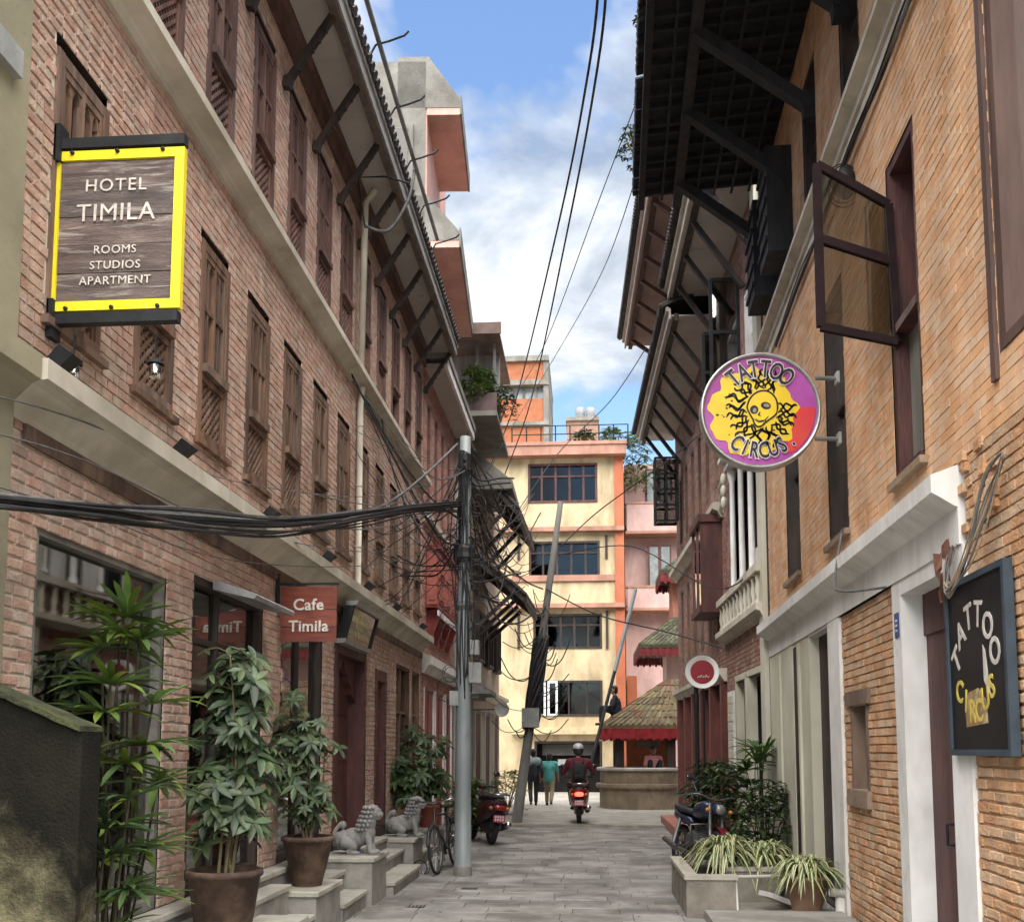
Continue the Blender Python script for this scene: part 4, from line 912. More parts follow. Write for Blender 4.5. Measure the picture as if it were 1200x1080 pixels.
for i, x in enumerate((680, 692)):
    p = D(x, 489, 46.6); q = MB(); q.lathe([(.2, 0), (.22, .05), (.22, .38), (.15, .45), (.06, .48)], p, 14)
    tag(q.build('water_tank', mat('grey_tank', (.26, .27, .28)), smooth=True), 'grey water tank on the roof cabin, ' + ('left one' if i == 0 else 'right one') + ' of the pair', 'tank', 'roof water tanks')

# ------------------------------------------------------------------ tiered shrine and the pavilion with its round well wall
MOSS = mat('mossy_tile', (.165, .14, .065), (.105, .07, .042), .9, 3.5, bump=.5, bscale=18, island=.3, big=.3, stain=((.20, .085, .05), 1.6, .55))
FRI = mat('red_fringe', (.36, .025, .03), (.22, .015, .02), .8, 5)
def hip_roof(par, c, hw, hd, ze, zr, rr, name='roof', rows=7, thick=.1, ridge=0., MOSS=None, FRI=None):
    MOSS = MOSS or MATS['mossy_tile']; FRI = FRI or MATS['red_fringe']
    cx, cy = c; ring = lambda f, z: [V((cx - hw * f - ridge * (1 - f), cy - hd * f, z)), V((cx + hw * f + ridge * (1 - f), cy - hd * f, z)), V((cx + hw * f + ridge * (1 - f), cy + hd * f, z)), V((cx - hw * f - ridge * (1 - f), cy + hd * f, z))]
    q = MB(); q.loft([ring(1, ze), ring(1, ze + thick), ring(rr, zr)]); o = q.build(name, MOSS, par)
    t = MB(); Rq = random.Random(9)
    for sgn in range(4):
        for k in range(rows):
            f0 = 1 - (1 - rr) * k / rows; f1 = 1 - (1 - rr) * (k + 1.25) / rows; f1 = max(f1, rr)
            a0, a1 = ring(f0, ze + thick + (zr - ze - thick) * k / rows + .03), ring(f1, ze + thick + (zr - ze - thick) * (1 - f1) / (1 - rr) + .015)
            p, q_, r_, s_ = a0[sgn], a0[(sgn + 1) % 4], a1[(sgn + 1) % 4], a1[sgn]
            n = max(2, int((q_ - p).length / .16))
            for i in range(n):
                ta, tb = i / n + .01, (i + 1) / n - .01; dz = V((0, 0, Rq.uniform(0, .025)))
                t.hexa([p.lerp(q_, ta) + dz, p.lerp(q_, tb) + dz, s_.lerp(r_, tb), s_.lerp(r_, ta)] + [x - V((0, 0, .03)) for x in (p.lerp(q_, ta), p.lerp(q_, tb), s_.lerp(r_, tb), s_.lerp(r_, ta))])
    tag(t.build('roof_tiles', MOSS, o), kind='stuff')
    f = MB()
    for sgn in range(4):
        a0 = ring(1.0, ze); p, q_ = a0[sgn], a0[(sgn + 1) % 4]; n = int((q_ - p).length / .11)
        nn = (V((cx, cy, ze)) - (p + q_) / 2).normalized() * .02
        for i in range(n):
            a, b = p.lerp(q_, i / n), p.lerp(q_, (i + 1) / n); h_ = .24 + .05 * (i % 2); w2 = nn * (1 if i % 2 else -.4)
            f.poly([a + w2, b + w2, b + w2 - V((0, 0, h_)), (a + b) / 2 + w2 - V((0, 0, h_ + .05)), a + w2 - V((0, 0, h_))])
    f.build('fringe', FRI, o)
    return o
pv = thing('pavilion', 'small open pavilion with mossy tiled hip roof and red cloth fringe', 'pavilion', (2.5, 30.8, 0))
hip_roof(pv, (2.5, 30.8), 2.15, 1.8, 2.28, 3.75, .08)
for x, y_ in ((.9, 29.6), (2.35, 29.5), (.9, 31.7), (2.9, 31.7)):
    q = MB(); q.box((x - .13, y_ - .1, 0), (x + .13, y_ + .1, 2.3)); o = q.build('post', WOODD, pv); p = MB(); p.box((x - .22, y_ - .12, 2.1), (x + .22, y_ + .12, 2.27)); p.build('capital', WOODD, o)
q = MB(); q.box((.5, 29.42, 2.2), (3.3, 29.62, 2.32)); q.box((.5, 31.6, 2.2), (3.3, 31.8, 2.32)); q.build('beam', WOODD, pv)
q = MB(); q.box((1.2, 32.0, .03), (2.6, 32.06, 2.1)); q.build('back_panel', mat('orange_door_paint', (.5, .2, .1)), pv)
q = MB(); q.box((1.5, 31.95, 1.75), (2.2, 32.0, 1.95)); q.build('name_board', mat('pale_board', (.3, .28, .22)), pv)
wl = thing('round_well_wall', 'low round stone wall in front of the pavilion', 'wall', (1.5, 30, 0))
WST = mat('old_stone', (.30, .235, .16), (.19, .145, .10), .9, 2.5, bump=.5, bscale=14, stain=((.10, .08, .06), 1.6, .56))
q = MB(); q.lathe([(1.22, .03), (1.22, .62), (1.1, .62), (1.1, .03)], (1.55, 30.05, 0), 36); q.build('drum', WST, wl)
q = MB(); q.lathe([(1.30, .60), (1.33, .64), (1.33, .72), (1.30, .74), (1.0, .74), (1.0, .60)], (1.55, 30.05, 0), 36); q.build('ledge', WST, wl)
q = MB(); q.lathe([(1.20, .74), (1.20, 1.10), (1.0, 1.10), (1.0, .74)], (1.55, 30.05, 0), 36); q.build('upper_ring', WST, wl)
q = MB(); q.lathe([(1.28, 1.10), (1.30, 1.12), (1.30, 1.17), (1.27, 1.19), (.95, 1.19), (.95, 1.10)], (1.55, 30.05, 0), 36); q.build('rim', mat('pale_rim', (.5, .47, .42)), wl)
q = MB(); q.box((.5, 30.0, .03), (3.2, 31.9, .95)); q.build('platform', WST, wl); q = MB(); q.box((1.0, 29.36, .03), (2.12, 29.995, .948)); q.build('platform_front', WST, wl)
sh = thing('tiered_shrine', 'tiered shrine roofs with red fringe behind the rose brick house', 'shrine', (3.2, 36, 0))
SHT = mat('shrine_tile', (.075, .08, .038), (.04, .036, .024), .9, 3, bump=.5, bscale=18, island=.35, big=.3); SHF = mat('dull_fringe', (.17, .018, .022), (.09, .012, .014), .85, 5)
hip_roof(sh, (3.75, 36), 2.05, 2.0, 5.05, 6.2, .4, rows=6, MOSS=SHT, FRI=SHF); hip_roof(sh, (3.75, 36), 1.25, 1.25, 7.65, 8.7, .1, rows=6, MOSS=SHT, FRI=SHF)
q = MB(); q.box((2.7, 35.1, 0), (4.5, 37, 5.1)); q.build('shrine_wall', PPK, sh); q = MB(); q.box((2.95, 35.3, 6.2), (4.2, 36.8, 7.6)); q.build('upper_wall', mat('shrine_brick', (.35, .14, .09)), sh)
# red steps on the right
rs_ = thing('red_steps', 'two red-painted concrete steps before the rose brick house', 'steps', (2.1, 22, 0))
RC = mat('red_cement', (.40, .17, .13), (.31, .13, .10), .7, 2.5, bump=.15, stain=((.24, .12, .1), 1.5, .62))
q = MB(); q.box((1.66, 20.2, -.01), (2.6, 24.0, .20)); q.build('lower_step', RC, rs_); q = MB(); q.box((1.98, 20.2, .2), (2.6, 24.0, .42)); q.build('upper_step', RC, rs_)
# ------------------------------------------------------------------ signs
PAINTW = mat('sign_white', (.66, .61, .54), (.48, .43, .38), .7, 26, bump=.2, stain=((.20, .155, .13), 14, .60))
YELP = mat('sign_yellow', (.80, .66, .02), (.72, .58, .015), .5, 6, bump=.08)
OLDPL = mat('grey_plank', (.17, .125, .11), (.075, .055, .05), .75, 3, bump=.5, bscale=30, streak=9., stain=((.36, .31, .27), 3.2, .545), island=.16)
XR, ZU = V((1, 0, 0)), V((0, 0, 1))
hs = thing('hotel_sign', 'hanging plank sign in yellow frame reading HOTEL TIMILA ROOMS STUDIOS APARTMENT', 'sign', (-2.95, 5.6, 5))
d = 5.35; P0, P1 = D(63, 181, d), D(212, 362, d); x0, x1, z1, z0 = P0.x, P1.x, P0.z, P1.z; y_ = d
q = MB(); q.box((-2.99, y_ - .03, z1 + .015), (x1 + .0, y_ + .03, z1 + .075)); q.build('top_bar', BLACK, hs)
q = MB(); q.box((-2.99, y_ - .03, z0 - .075), (x1 - .01, y_ + .03, z0 - .015)); q.build('bottom_bar', BLACK, hs)
for zc in (z1 + .045, z0 - .045):
    q = MB(); q.box((-3.0, y_ - .05, zc - .11), (-2.965, y_ + .05, zc + .11)); q.build('wall_plate', BLACK, hs)
w_ = .055; F2 = Fac((x0, y_), (1, 0), (0, -1)); W_ = x1 - x0
for (a, b, c, e) in ((0, w_, z0, z1), (W_ - w_, W_, z0, z1), (w_, W_ - w_, z1 - w_, z1), (w_, W_ - w_, z0, z0 + w_)):
    q = MB(); q.fb(F2, a, b, c, e, -.02, .022); q.build('frame_rail', YELP, hs)
n = 5
for k in range(n):
    a = z0 + w_ + (z1 - z0 - 2 * w_) * k / n; b = z0 + w_ + (z1 - z0 - 2 * w_) * (k + 1) / n; q = MB(); q.fb(F2, w_, W_ - w_, a + .002, b - .002, -.012, .008 + .003 * (k % 2)); q.build('plank', OLDPL, hs)
cx = (x0 + x1) / 2
for s, py, sz, sp in (('HOTEL', 219, .105, 1.15), ('TIMILA', 251, .145, 1.05), ('ROOMS', 294, .068, 1.1), ('STUDIOS', 312, .068, 1.1), ('APARTMENT', 330, .068, 1.1)):
    place_text('lettering', textmesh(s, sz, .003, .0, sp), PAINTW, hs, (D(137 if sz > .1 else 136, py, y_).x, y_ - .015, D(137, py, y_).z), XR, ZU)
for x in (.16, .5, .84):
    for z in (z1 - .012, z0 + .012):
        q = MB(); q.lathe([(.012, 0), (.012, .012), (.006, .016)], (x0 + W_ * x, y_ - .022, z), 8, (0, -1, 0)); q.build('bolt', BLACK, hs)
cs = thing('cafe_sign', 'red plank sign reading Cafe Timila hanging over the hotel entrance', 'sign', (-2.95, 9.7, 3))
d = 9.6; P0, P1 = D(330, 687, d), D(394, 752, d); x0, x1, z1, z0 = P0.x, P1.x, P0.z, P1.z
F2 = Fac((x0, d), (1, 0), (0, -1)); W_ = x1 - x0
RP = mat('red_plank', (.22, .055, .03), (.13, .03, .02), .5, 4, bump=.3, bscale=30, streak=8., island=.12)
for k in range(3):
    a = z0 + (z1 - z0) * (0, .27, .58)[k]; b = z0 + (z1 - z0) * (.27, .58, 1.)[k]; q = MB(); q.fb(F2, 0, W_, a + .004, b - .004, -.012, .012); q.build('plank', RP, cs)
q = MB(); q.fb(F2, .01, W_ - .01, z0 + .02, z1 - .02, -.016, -.012); q.build('backing_batten', PAINTW, cs)
for s, py, sz in (('Cafe', 709, .155), ('Timila', 734, .150)):
    place_text('lettering', textmesh(s, sz, .004, .003, 1.05), PAINTW, cs, (D(362, py, d).x, d - .018, D(362, py, d).z), XR, ZU)
q = MB(); q.box((-2.995, d - .02, z1 - .22), (-2.96, d + .02, z1 + .12)); q.box((-2.96, d - .012, z1 + .012), (x1 + .02, d + .012, z1 + .03)); q.build('bracket', BLACK, cs)
# dark framed board above the arched door
nb = thing('notice_board', 'dark glazed notice board in metal frame above the arched hotel door', 'board', (-2.8, 12.6, 3.2))
tb = lambda u, t, o: LF.p(u, 2.98 + t * .46, .10 + t * .12 + o)
def tbox(u0, u1, t0, t1, o0, o1, name, m):
    q = MB(); q.hexa([tb(u0, t0, o1), tb(u1, t0, o1), tb(u1, t1, o1), tb(u0, t1, o1), tb(u0, t0, o0), tb(u1, t0, o0), tb(u1, t1, o0), tb(u0, t1, o0)]); return q.build(name, m, nb)
tbox(11.95, 13.35, 0, 1, -.08, 0, 'case', BLACK); tbox(11.93, 13.37, -.04, .08, -.09, .03, 'bottom_frame', mat('alu', (.36, .36, .34), (.28, .28, .27), .4, 6, metal=.5)); tbox(11.93, 13.37, .94, 1.06, -.09, .05, 'top_frame', MATS['alu'])
tbox(11.93, 11.99, .08, .94, -.09, .025, 'side_frame', BLACK); tbox(13.31, 13.37, .08, .94, -.09, .025, 'side_frame', BLACK)
tbox(12.0, 13.3, .1, .92, .0, .006, 'glass', SHOP)
for k in range(3): tbox(12.1 + k * .4, 12.4 + k * .4, .2, .8, .0, .003, 'notice', mat('dim_notice', (.10, .10, .095)))
# flood lamps on the cornice
for i, (px, py) in enumerate(((87, 430), (226, 522), (326, 600), (392, 648), (438, 684), (470, 710), (500, 731))):
    u, z = LF.px(px, py, .2); z = max(z, 3.76)
    if u > 18.1: u = 18.0
    pl = ('nearest to the hotel sign', 'second from the hotel sign', 'third from the hotel sign', 'fourth from the hotel sign', 'fifth from the hotel sign', 'second from the far end', 'at the far end')[i]
    t = thing('flood_lamp', 'small black flood lamp on the lower hotel cornice, ' + pl, 'lamp', LF.p(u, 3.72, .15), 'flood lamps on the lower cornice')
    q = MB(); q.hexa([LF.p(u - .05, 3.76, .12), LF.p(u + .05, 3.76, .12), LF.p(u + .06, 3.84, .22), LF.p(u - .06, 3.84, .22), LF.p(u - .05, 3.82, .06), LF.p(u + .05, 3.82, .06), LF.p(u + .06, 3.90, .14), LF.p(u - .06, 3.90, .14)]); q.build('housing', BLACK, t)
    q = MB(); q.bar(LF.p(u, 3.72, .14), LF.p(u, 3.79, .13), .03); q.build('foot', BLACK, t)
for i, px in enumerate((86, 182)):   # two small lanterns below the sign
    b = D(px, 427, 5.38); t = thing('hanging_lantern', 'small black capped lantern below the hotel sign, ' + ('near the wall' if i == 0 else 'at the outer end'), 'lamp', b, 'lanterns below the hotel sign')
    q = MB(); q.lathe([(.05, .0), (.045, .015), (.02, .03), (.008, .035)], b, 12); q.build('cap', BLACK, t, True)
    q = MB(); q.lathe([(.032, -.075), (.036, -.01), (.036, .0)], b, 10); q.build('lamp_glass', glassmat('lamp_glass', (.7, .7, .65), .2), t, True)
    q = MB(); q.tube([b + V((0, 0, .03)), V((b.x, b.y, b.z + .17))], .006, 5); q.build('rod', BLACK, t)

# round sign
rsn = thing('round_sign', 'round lightbox sign reading TATTOO CIRCUS with yellow octopus skull on purple', 'sign', (2.5, 10.45, 5.1))
d = 10.45; C0 = D(891, 481, d); Rr = .615
q = MB(); q.lathe([(Rr * .93, -.001), (Rr * .95, -.03), (Rr * .985, -.04), (Rr, -.02), (Rr, .13), (Rr * .97, .15), (.02, .15)], C0, 56, (0, 1, 0), cap=False); q.build('rim', mat('aluminium_rim', (.50, .50, .49), (.38, .38, .37), .35, 5, metal=.7), rsn, True)
q = MB(); q.lathe([(.001, 0), (Rr * .94, 0)], C0, 56, (0, 1, 0), cap=False); q.build('face', mat('purple_print', (.42, .09, .40), (.34, .045, .27), .4, 2.6, bump=.02, stain=((.22, .06, .30), 1.5, .6)), rsn)
LAY = [0]
def lp(x, z, k): return V((C0.x + x * Rr, C0.y - .004 - k * .0022, C0.z + z * Rr))
def flat(pts, k, m, name='print'):
    q = MB(); q.poly([lp(x, z, k) for x, z in pts]); return q.build(name, m, rsn)
def ribbon(mb, pts, w, k):
    n = len(pts)
    for i in range(n - 1):
        (xa, za), (xb, zb) = pts[i], pts[i + 1]; dx, dz = xb - xa, zb - za; l = math.hypot(dx, dz) or 1; nx, nz = -dz / l, dx / l
        wa = w * (1 if i else .6); wb = w * (1 if i < n - 2 else .5)
        ex, ez = dx / l * w * .4, dz / l * w * .4
        mb.poly([lp(xa - ex + nx * wa, za - ez + nz * wa, k), lp(xb + ex + nx * wb, zb + ez + nz * wb, k), lp(xb + ex - nx * wb, zb + ez - nz * wb, k), lp(xa - ex - nx * wa, za - ez - nz * wa, k)])
PY = mat('print_yellow', (.82, .62, .03), (.76, .52, .02), .4, 3, bump=.02); PB = mat('print_black', (.02, .015, .02), None, .4, 3, bump=0); PW = mat('print_white', (.80, .76, .76), None, .4, 3, bump=0)
PR = mat('print_red', (.66, .05, .06), (.62, .10, .05), .4, 2, bump=.02)
flat([(.42 + .02 * math.sin(i), -.75 + i * .1) for i in range(9)] + [(.9 * math.cos(a), .9 * math.sin(a)) for a in [math.radians(2 - i * 6) for i in range(10)]], .6, PR)
Rp = random.Random(2); blob = []
for i in range(72):
    a = 2 * math.pi * i / 72; r = .745 + .05 * math.sin(a * 9 + .6) + .03 * math.sin(a * 17); blob.append((-.13 + r * .96 * math.cos(a), -.03 + r * math.sin(a)))
flat([p if math.hypot(*p) < .9 else (p[0] * .9 / math.hypot(*p), p[1] * .9 / math.hypot(*p)) for p in blob], 1, PY)
tent = MB()
def tentacle(x, z, ang, L, amp, turns, ph=0.):
    pts = []
    for i in range(15):
        t = i / 14; s = math.sin(t * turns * 2 * math.pi + ph) * amp * (1 - .3 * t); ca, sa = math.cos(ang), math.sin(ang); pts.append((x + ca * t * L - sa * s, z + sa * t * L + ca * s))
    ribbon(tent, pts, .017, 2)
sk = (.03, .04); tilt = math.radians(-14)
for i in range(19):
    a = math.radians(55 + i * 17)
    ex, ez = sk[0] + .27 * math.cos(a), sk[1] + .34 * math.sin(a); L_ = .30 + .08 * Rp.random()
    if math.hypot(ex + L_ * math.cos(a), ez + L_ * math.sin(a)) > .84: L_ *= .7
    tentacle(ex, ez, a + Rp.uniform(-.15, .15), L_, .05 + .025 * Rp.random(), 1.1 + .5 * Rp.random(), Rp.random() * 6); tentacle(ex * 1.08, ez * 1.08, a + .2, L_ * .8, .04, 1.3, Rp.random() * 6)
for i in range(26):
    a = Rp.uniform(0, 6.28); r = Rp.uniform(.42, .62); x, z = -.1 + r * math.cos(a), r * math.sin(a) - .03; s = Rp.uniform(.012, .03)
    tent.poly([lp(x + s * math.cos(t * math.pi / 4), z + .7 * s * math.sin(t * math.pi / 4), 2.2) for t in range(8)])
tag(tent.build('tentacle_lines', PB, rsn), kind='stuff')
def rot(x, z): return (sk[0] + x * math.cos(tilt) - z * math.sin(tilt), sk[1] + x * math.sin(tilt) + z * math.cos(tilt))
skp = []
for i in range(40):
    a = 2 * math.pi * i / 40; rx = .25 if math.sin(a) > -.2 else .25 * (1 - .42 * min(1, (-math.sin(a) - .2) / .5)); rz = .33 if math.sin(a) < 0 else .30; skp.append(rot(rx * math.cos(a), rz * math.sin(a)))
flat(skp, 3, PY, 'skull'); q = MB(); ribbon(q, skp + skp[:1], .014, 4); q.build('skull_outline', PB, rsn)
def oval(cx_, cz_, a_, b_, k, m, name='print'): return flat([rot(cx_ + a_ * math.cos(t * .314), cz_ + b_ * math.sin(t * .314)) for t in range(20)], k, m, name)
oval(.05, .05, .085, .062, 4, PB, 'eye_socket'); oval(-.125, -.06, .07, .075, 4, PB, 'eye_socket'); oval(.06, .055, .05, .03, 5, mat('print_grey', (.35, .33, .25)), 'eye_glint'); oval(-.115, -.07, .03, .04, 5, MATS['print_grey'], 'eye_glint')
q = MB(); ribbon(q, [rot(-.02, -.08), rot(-.035, -.13), rot(.0, -.14)], .014, 4)
ribbon(q, [rot(-.08, -.22), rot(0, -.245), rot(.09, -.20), rot(.13, -.12)], .012, 4)
for t in range(6): ribbon(q, [rot(-.05 + t * .03, -.20), rot(-.05 + t * .03, -.255)], .007, 4)
q.build('skull_lines', PB, rsn)
def squash(me, k): me.transform(Matrix.Diagonal((k, 1, 1, 1))); return me
def arc_text(s, r, a0, a1, size, up, kw):
    n = len(s)
    for i, ch in enumerate(s):
        a = math.radians(a0 + (a1 - a0) * i / (n - 1)); p = lp(r * math.cos(a), r * math.sin(a), 0)
        rad = V((math.cos(a), 0, math.sin(a))) * (1 if up else -1); tx = V((rad.z, 0, -rad.x))
        place_text('letter_outline', squash(textmesh(ch, size * 1.03, .001, .014), kw), PW, rsn, p + V((0, -.013, 0)), tx, rad)
        place_text('letter', squash(textmesh(ch, size, .001, .004), kw), PB, rsn, p + V((0, -.019, 0)), tx, rad)
arc_text('TATTOO', .70, 128, 52, .26, True, .66); arc_text('CIRCUS.', .70, 234, 312, .235, False, .66)
for z in (443, 514):
    a = D(955, z, d); b = D(992, z, d); q = MB(); q.tube([a, V((2.59, b.y, b.z))], .022, 10); o = q.build('bracket_arm', mat('grey_paint', (.42, .42, .40), (.32, .32, .3), .5), rsn, True); p = MB(); p.box((2.575, d - .06, b.z - .06), (2.60, d + .06, b.z + .06)); p.build('bracket_plate', MATS['grey_paint'], o)
# black board sign on the wall
ts = thing('wall_board_sign', 'black painted board reading TATTOO CIRCUS on the wall beside the white door', 'sign', AF.p(6.5, 1.7, .1))
BS = mat('board_black', (.014, .014, .017), (.008, .008, .010), .45, 4, bump=.05, spec=.25); BLU = mat('board_edge', (.045, .065, .085), (.03, .045, .06), .5, 4)
q = MB(); q.fb(AF, 6.06, 7.06, 1.70, 2.76, .03, .06); q.build('board', BS, ts)
for (a, b, c_, e) in ((6.02, 6.06, 1.66, 2.80), (7.06, 7.10, 1.66, 2.80), (6.06, 7.06, 1.66, 1.70), (6.06, 7.06, 2.76, 2.80)):
    q = MB(); q.fb(AF, a, b, c_, e, .02, .075); q.build('frame_rail', BLU, ts)
BW = mat('board_white', (.62, .58, .52), (.45, .42, .38), .5, 14); BY = mat('board_yellow', (.62, .48, .10), (.48, .36, .07), .5, 12); BG = mat('board_gold', (.36, .24, .10), (.22, .14, .07), .5, 8, stain=((.5, .42, .25), 6, .55))
Tn, Nn = -AF.t, AF.n          # seen from the street the text runs towards the camera
for i, ch in enumerate('TATTOO'):
    t = i / 5; a = math.radians(160 - 140 * t); u = 6.58 - .36 * math.cos(a) * -1 * -1; 
    pos = AF.p(6.58 - .36 * math.cos(a), 2.14 + .40 * math.sin(a), .063); rad = (Tn * math.cos(a) * .6 + ZU * (.55 + .45 * math.sin(a))).normalized(); tx = rad.cross(Nn).normalized()
    place_text('letter', textmesh(ch, .23, .002, .004), BW, ts, pos, tx, rad)
for i, ch in enumerate('CIRCUS'):
    t = i / 5 - .5; pos = AF.p(6.60 - .58 * t, 2.10 - .20 * (1 - abs(t) * 1.7), .063); rad = (ZU + Tn * (-t * .5)).normalized(); tx = rad.cross(Nn).normalized()
    place_text('letter', textmesh(ch, .20, .002, .004), BY, ts, pos, tx, rad)
q = MB(); q.fplate(AF, [(6.40, 1.86), (6.78, 1.84), (6.80, 1.98), (6.72, 2.06), (6.55, 2.08), (6.42, 2.0)], .06, .063); q.build('painted_motif', BG, ts)
q = MB(); q.fplate(AF, [(6.34, 2.02), (6.40, 2.30), (6.44, 2.34), (6.44, 2.12)], .06, .0625); q.build('painted_streak', BW, ts)
place_text('small_lettering', textmesh('INK', .06, .001), BW, ts, AF.p(6.6, 1.785, .112), Tn, ZU) if False else None
# blue house-number plate
u, z = AF.px(1038, 738, .03); np_ = MB(); np_.fb(AF, 8.40, 8.52, z - .10, z + .10, .022, .03); npo = tag(np_.build('number_plate', mat('enamel_blue', (.03, .06, .22), (.02, .045, .17), .35, 6)), 'small blue enamel number plate on the white door jamb', 'plate')
for k in range(3):
    q = MB(); q.fb(AF, 8.435, 8.485, z - .05 + k * .04, z - .035 + k * .04, .03, .0315); q.build('number_mark', PW, npo)
# round red sign on a post
d = 17.0; c = D(823, 787, d); rp = thing('round_post_sign', 'small round red sign with white rim on a dark post among the bushes', 'sign', (c.x, d, 0))
q = MB(); q.lathe([(.001, 0), (.26, 0), (.272, -.015), (.272, .1), (.25, .11), (.001, .11)], c, 36, (0, 1, 0), cap=False); q.build('case', WHITE, rp, True)
q = MB(); q.lathe([(.001, -.004), (.195, -.004)], c, 32, (0, 1, 0), cap=False); q.build('face', mat('sign_red', (.26, .015, .025), (.2, .012, .02), .4, 4), rp)
q = MB()
for k in range(5):
    x = c.x - .08 + k * .04; q.bar((x, d - .01, c.z - .09), (x + .03, d - .01, c.z - .07 + .02 * (k % 2)), .012, .004, (0, 1, 0))
q.build('lettering', PW, rp)
q = MB(); q.tube([(c.x - .10, d + .06, 0), (c.x - .10, d + .06, c.z - .2)], .035, 8); q.tube([(c.x + .02, d + .06, 0.02), (c.x + .02, d + .06, c.z - .2)], .02, 8); q.build('post', BLACK, rp)
# small satellite-like disc sign on the left
d = 25.0; c = D(588, 831, d); t = thing('round_wall_sign', 'small grey round sign on an arm beside the old timber house', 'sign', (c.x, d, c.z))
q = MB(); q.lathe([(.001, 0), (.17, 0), (.18, -.01), (.18, .05), (.001, .05)], c, 28, (0, 1, 0), cap=False); q.build('disc', mat('grey_disc', (.42, .40, .38), (.3, .29, .28), .6, 8), t, True)
q = MB(); q.tube([c + V((0, .03, 0)), V((-2.8, d + .03, c.z))], .015, 6); q.build('arm', BLACK, t)

# ------------------------------------------------------------------ poles
POLE = mat('pole_paint', (.23, .255, .255), (.16, .18, .18), .55, 2.5, bump=.1, metal=.2, stain=((.13, .13, .12), 2.5, .62), streak=.3)
p1 = thing('utility_pole', 'upright grey metal utility pole wrapped in cables on the left of the street', 'pole', (-1.71, 14.06, 0))
q = MB(); q.tube([(-1.71, 14.06, -.02), (-1.71, 14.06, 1.2), (-1.71, 14.06, 3.0), (-1.70, 14.06, 6.1)], [.118, .112, .10, .075], 16); q.build('shaft', POLE, p1, True)
q = MB(); q.lathe([(.125, 0), (.125, .12), (.115, .14)], (-1.71, 14.06, 0), 16); q.build('base_collar', CONC, p1)
CAB = mat('cable_black', (.022, .022, .024), (.012, .012, .013), .55, 10, bump=.05)
CABG = mat('cable_grey', (.13, .13, .13), (.08, .08, .08), .6, 10, bump=.05)
for (z0, z1, r, m) in ((3.9, 5.9, .09, CAB), (4.3, 4.55, .16, CAB), (3.62, 3.75, .13, CABG)):
    q = MB(); q.lathe([(r * .8, z0), (r, z0 + .06), (r * .95, (z0 + z1) / 2), (r, z1 - .06), (r * .8, z1)], (-1.71, 14.06, 0), 12); q.build('cable_wrap', m, p1)
for (dx, z, s) in ((.17, 2.75, .14), (-.12, 2.4, .10), (.16, 3.1, .1)):
    q = MB(); q.box((-1.71 + dx - s * .6, 13.95, z - s), (-1.71 + dx + s * .6, 14.12, z + s)); q.build('junction_box', mat('box_grey', (.28, .29, .27), (.2, .2, .19), .6), p1)
def spl(pts, n=8):
    out = []; P = [V(p) for p in pts]
    for i in range(len(P) - 1):
        a, b, c, e = P[max(i - 1, 0)], P[i], P[i + 1], P[min(i + 2, len(P) - 1)]
        for k in range(n):
            t = k / n; out.append(.5 * ((2 * b) + (c - a) * t + (2 * a - 5 * b + 4 * c - e) * t * t + (3 * b - a - 3 * c + e) * t ** 3))
    out.append(P[-1]); return out
Rw = random.Random(12)
def jit(p, s): return V(p) + V((Rw.uniform(-s, s), Rw.uniform(-s, s), Rw.uniform(-s, s)))
cb_ = thing('cable_bundle', 'thick sagging bundle of black cables strung from the left wall to the grey pole', 'cables', D(120, 600, 6.2))
base = [V((-2.96, 3.3, 3.0)), D(-90, 575, 4.0), D(0, 588, 4.50), D(110, 598, 5.35), D(225, 607, 6.65), D(330, 614, 8.6), D(420, 606, 10.6), D(480, 597, 12.0), D(536, 592, 13.95)]
for k in range(18):
    r = Rw.uniform(.006, .014); off = V((Rw.uniform(-.04, .04), 0, Rw.uniform(-.05, .06))); pts = []
    for i, b in enumerate(base):
        w2 = 1 if i < 6 else 1.6; pts.append(b + off * w2 + V((Rw.uniform(-.016, .016), 0, Rw.uniform(-.022, .022))))
    if k % 4 == 0: pts[4] -= V((0, 0, .05)); pts[5] -= V((0, 0, .08))
    q = MB(); q.tube(spl(pts, 6), r, 6); q.build('cable', CAB if k % 5 else CABG, cb_, True)
q = MB(); q.tube(spl([D(428, 602, 11.4), D(465, 583, 12.3), D(505, 550, 13.3), D(536, 520, 14.0)], 6), .018, 7); q.build('cable', CABG, cb_, True)
# tangle between the pole and the hotel eave
tg = thing('cable_tangle', 'tangle of loose black cables looping round the grey pole', 'cables', (-1.71, 14.06, 4.5))
for k in range(46):
    z = Rw.uniform(3.9, 5.95); a = V((-1.71 + Rw.uniform(-.05, .05), 13.97, z))
    if k % 3 == 2: e = V((-1.71 + Rw.uniform(.3, .8), 14.4 + Rw.uniform(0, 2.0), z + Rw.uniform(-.5, .5)))
    else: e = V((-2.97, 13.6 + Rw.uniform(-1.2, 2.6), Rw.choice((3.8, 4.6, 5.6, 6.35, 6.4)) + Rw.uniform(-.2, .2)))
    sag = Rw.uniform(.05, .55); m1 = a.lerp(e, Rw.uniform(.2, .4)) + V((0, Rw.uniform(-.2, .2), -sag * Rw.uniform(.6, 1.2))); m2 = a.lerp(e, Rw.uniform(.55, .8)) + V((0, Rw.uniform(-.2, .2), -sag * Rw.uniform(.5, 1.1) + Rw.uniform(-.1, .1)))
    q = MB(); q.tube(spl([a, m1, m2, e], 6), Rw.choice((.005, .007, .009, .014)), 5); q.build('cable', CAB if k % 6 else CABG, tg, True)
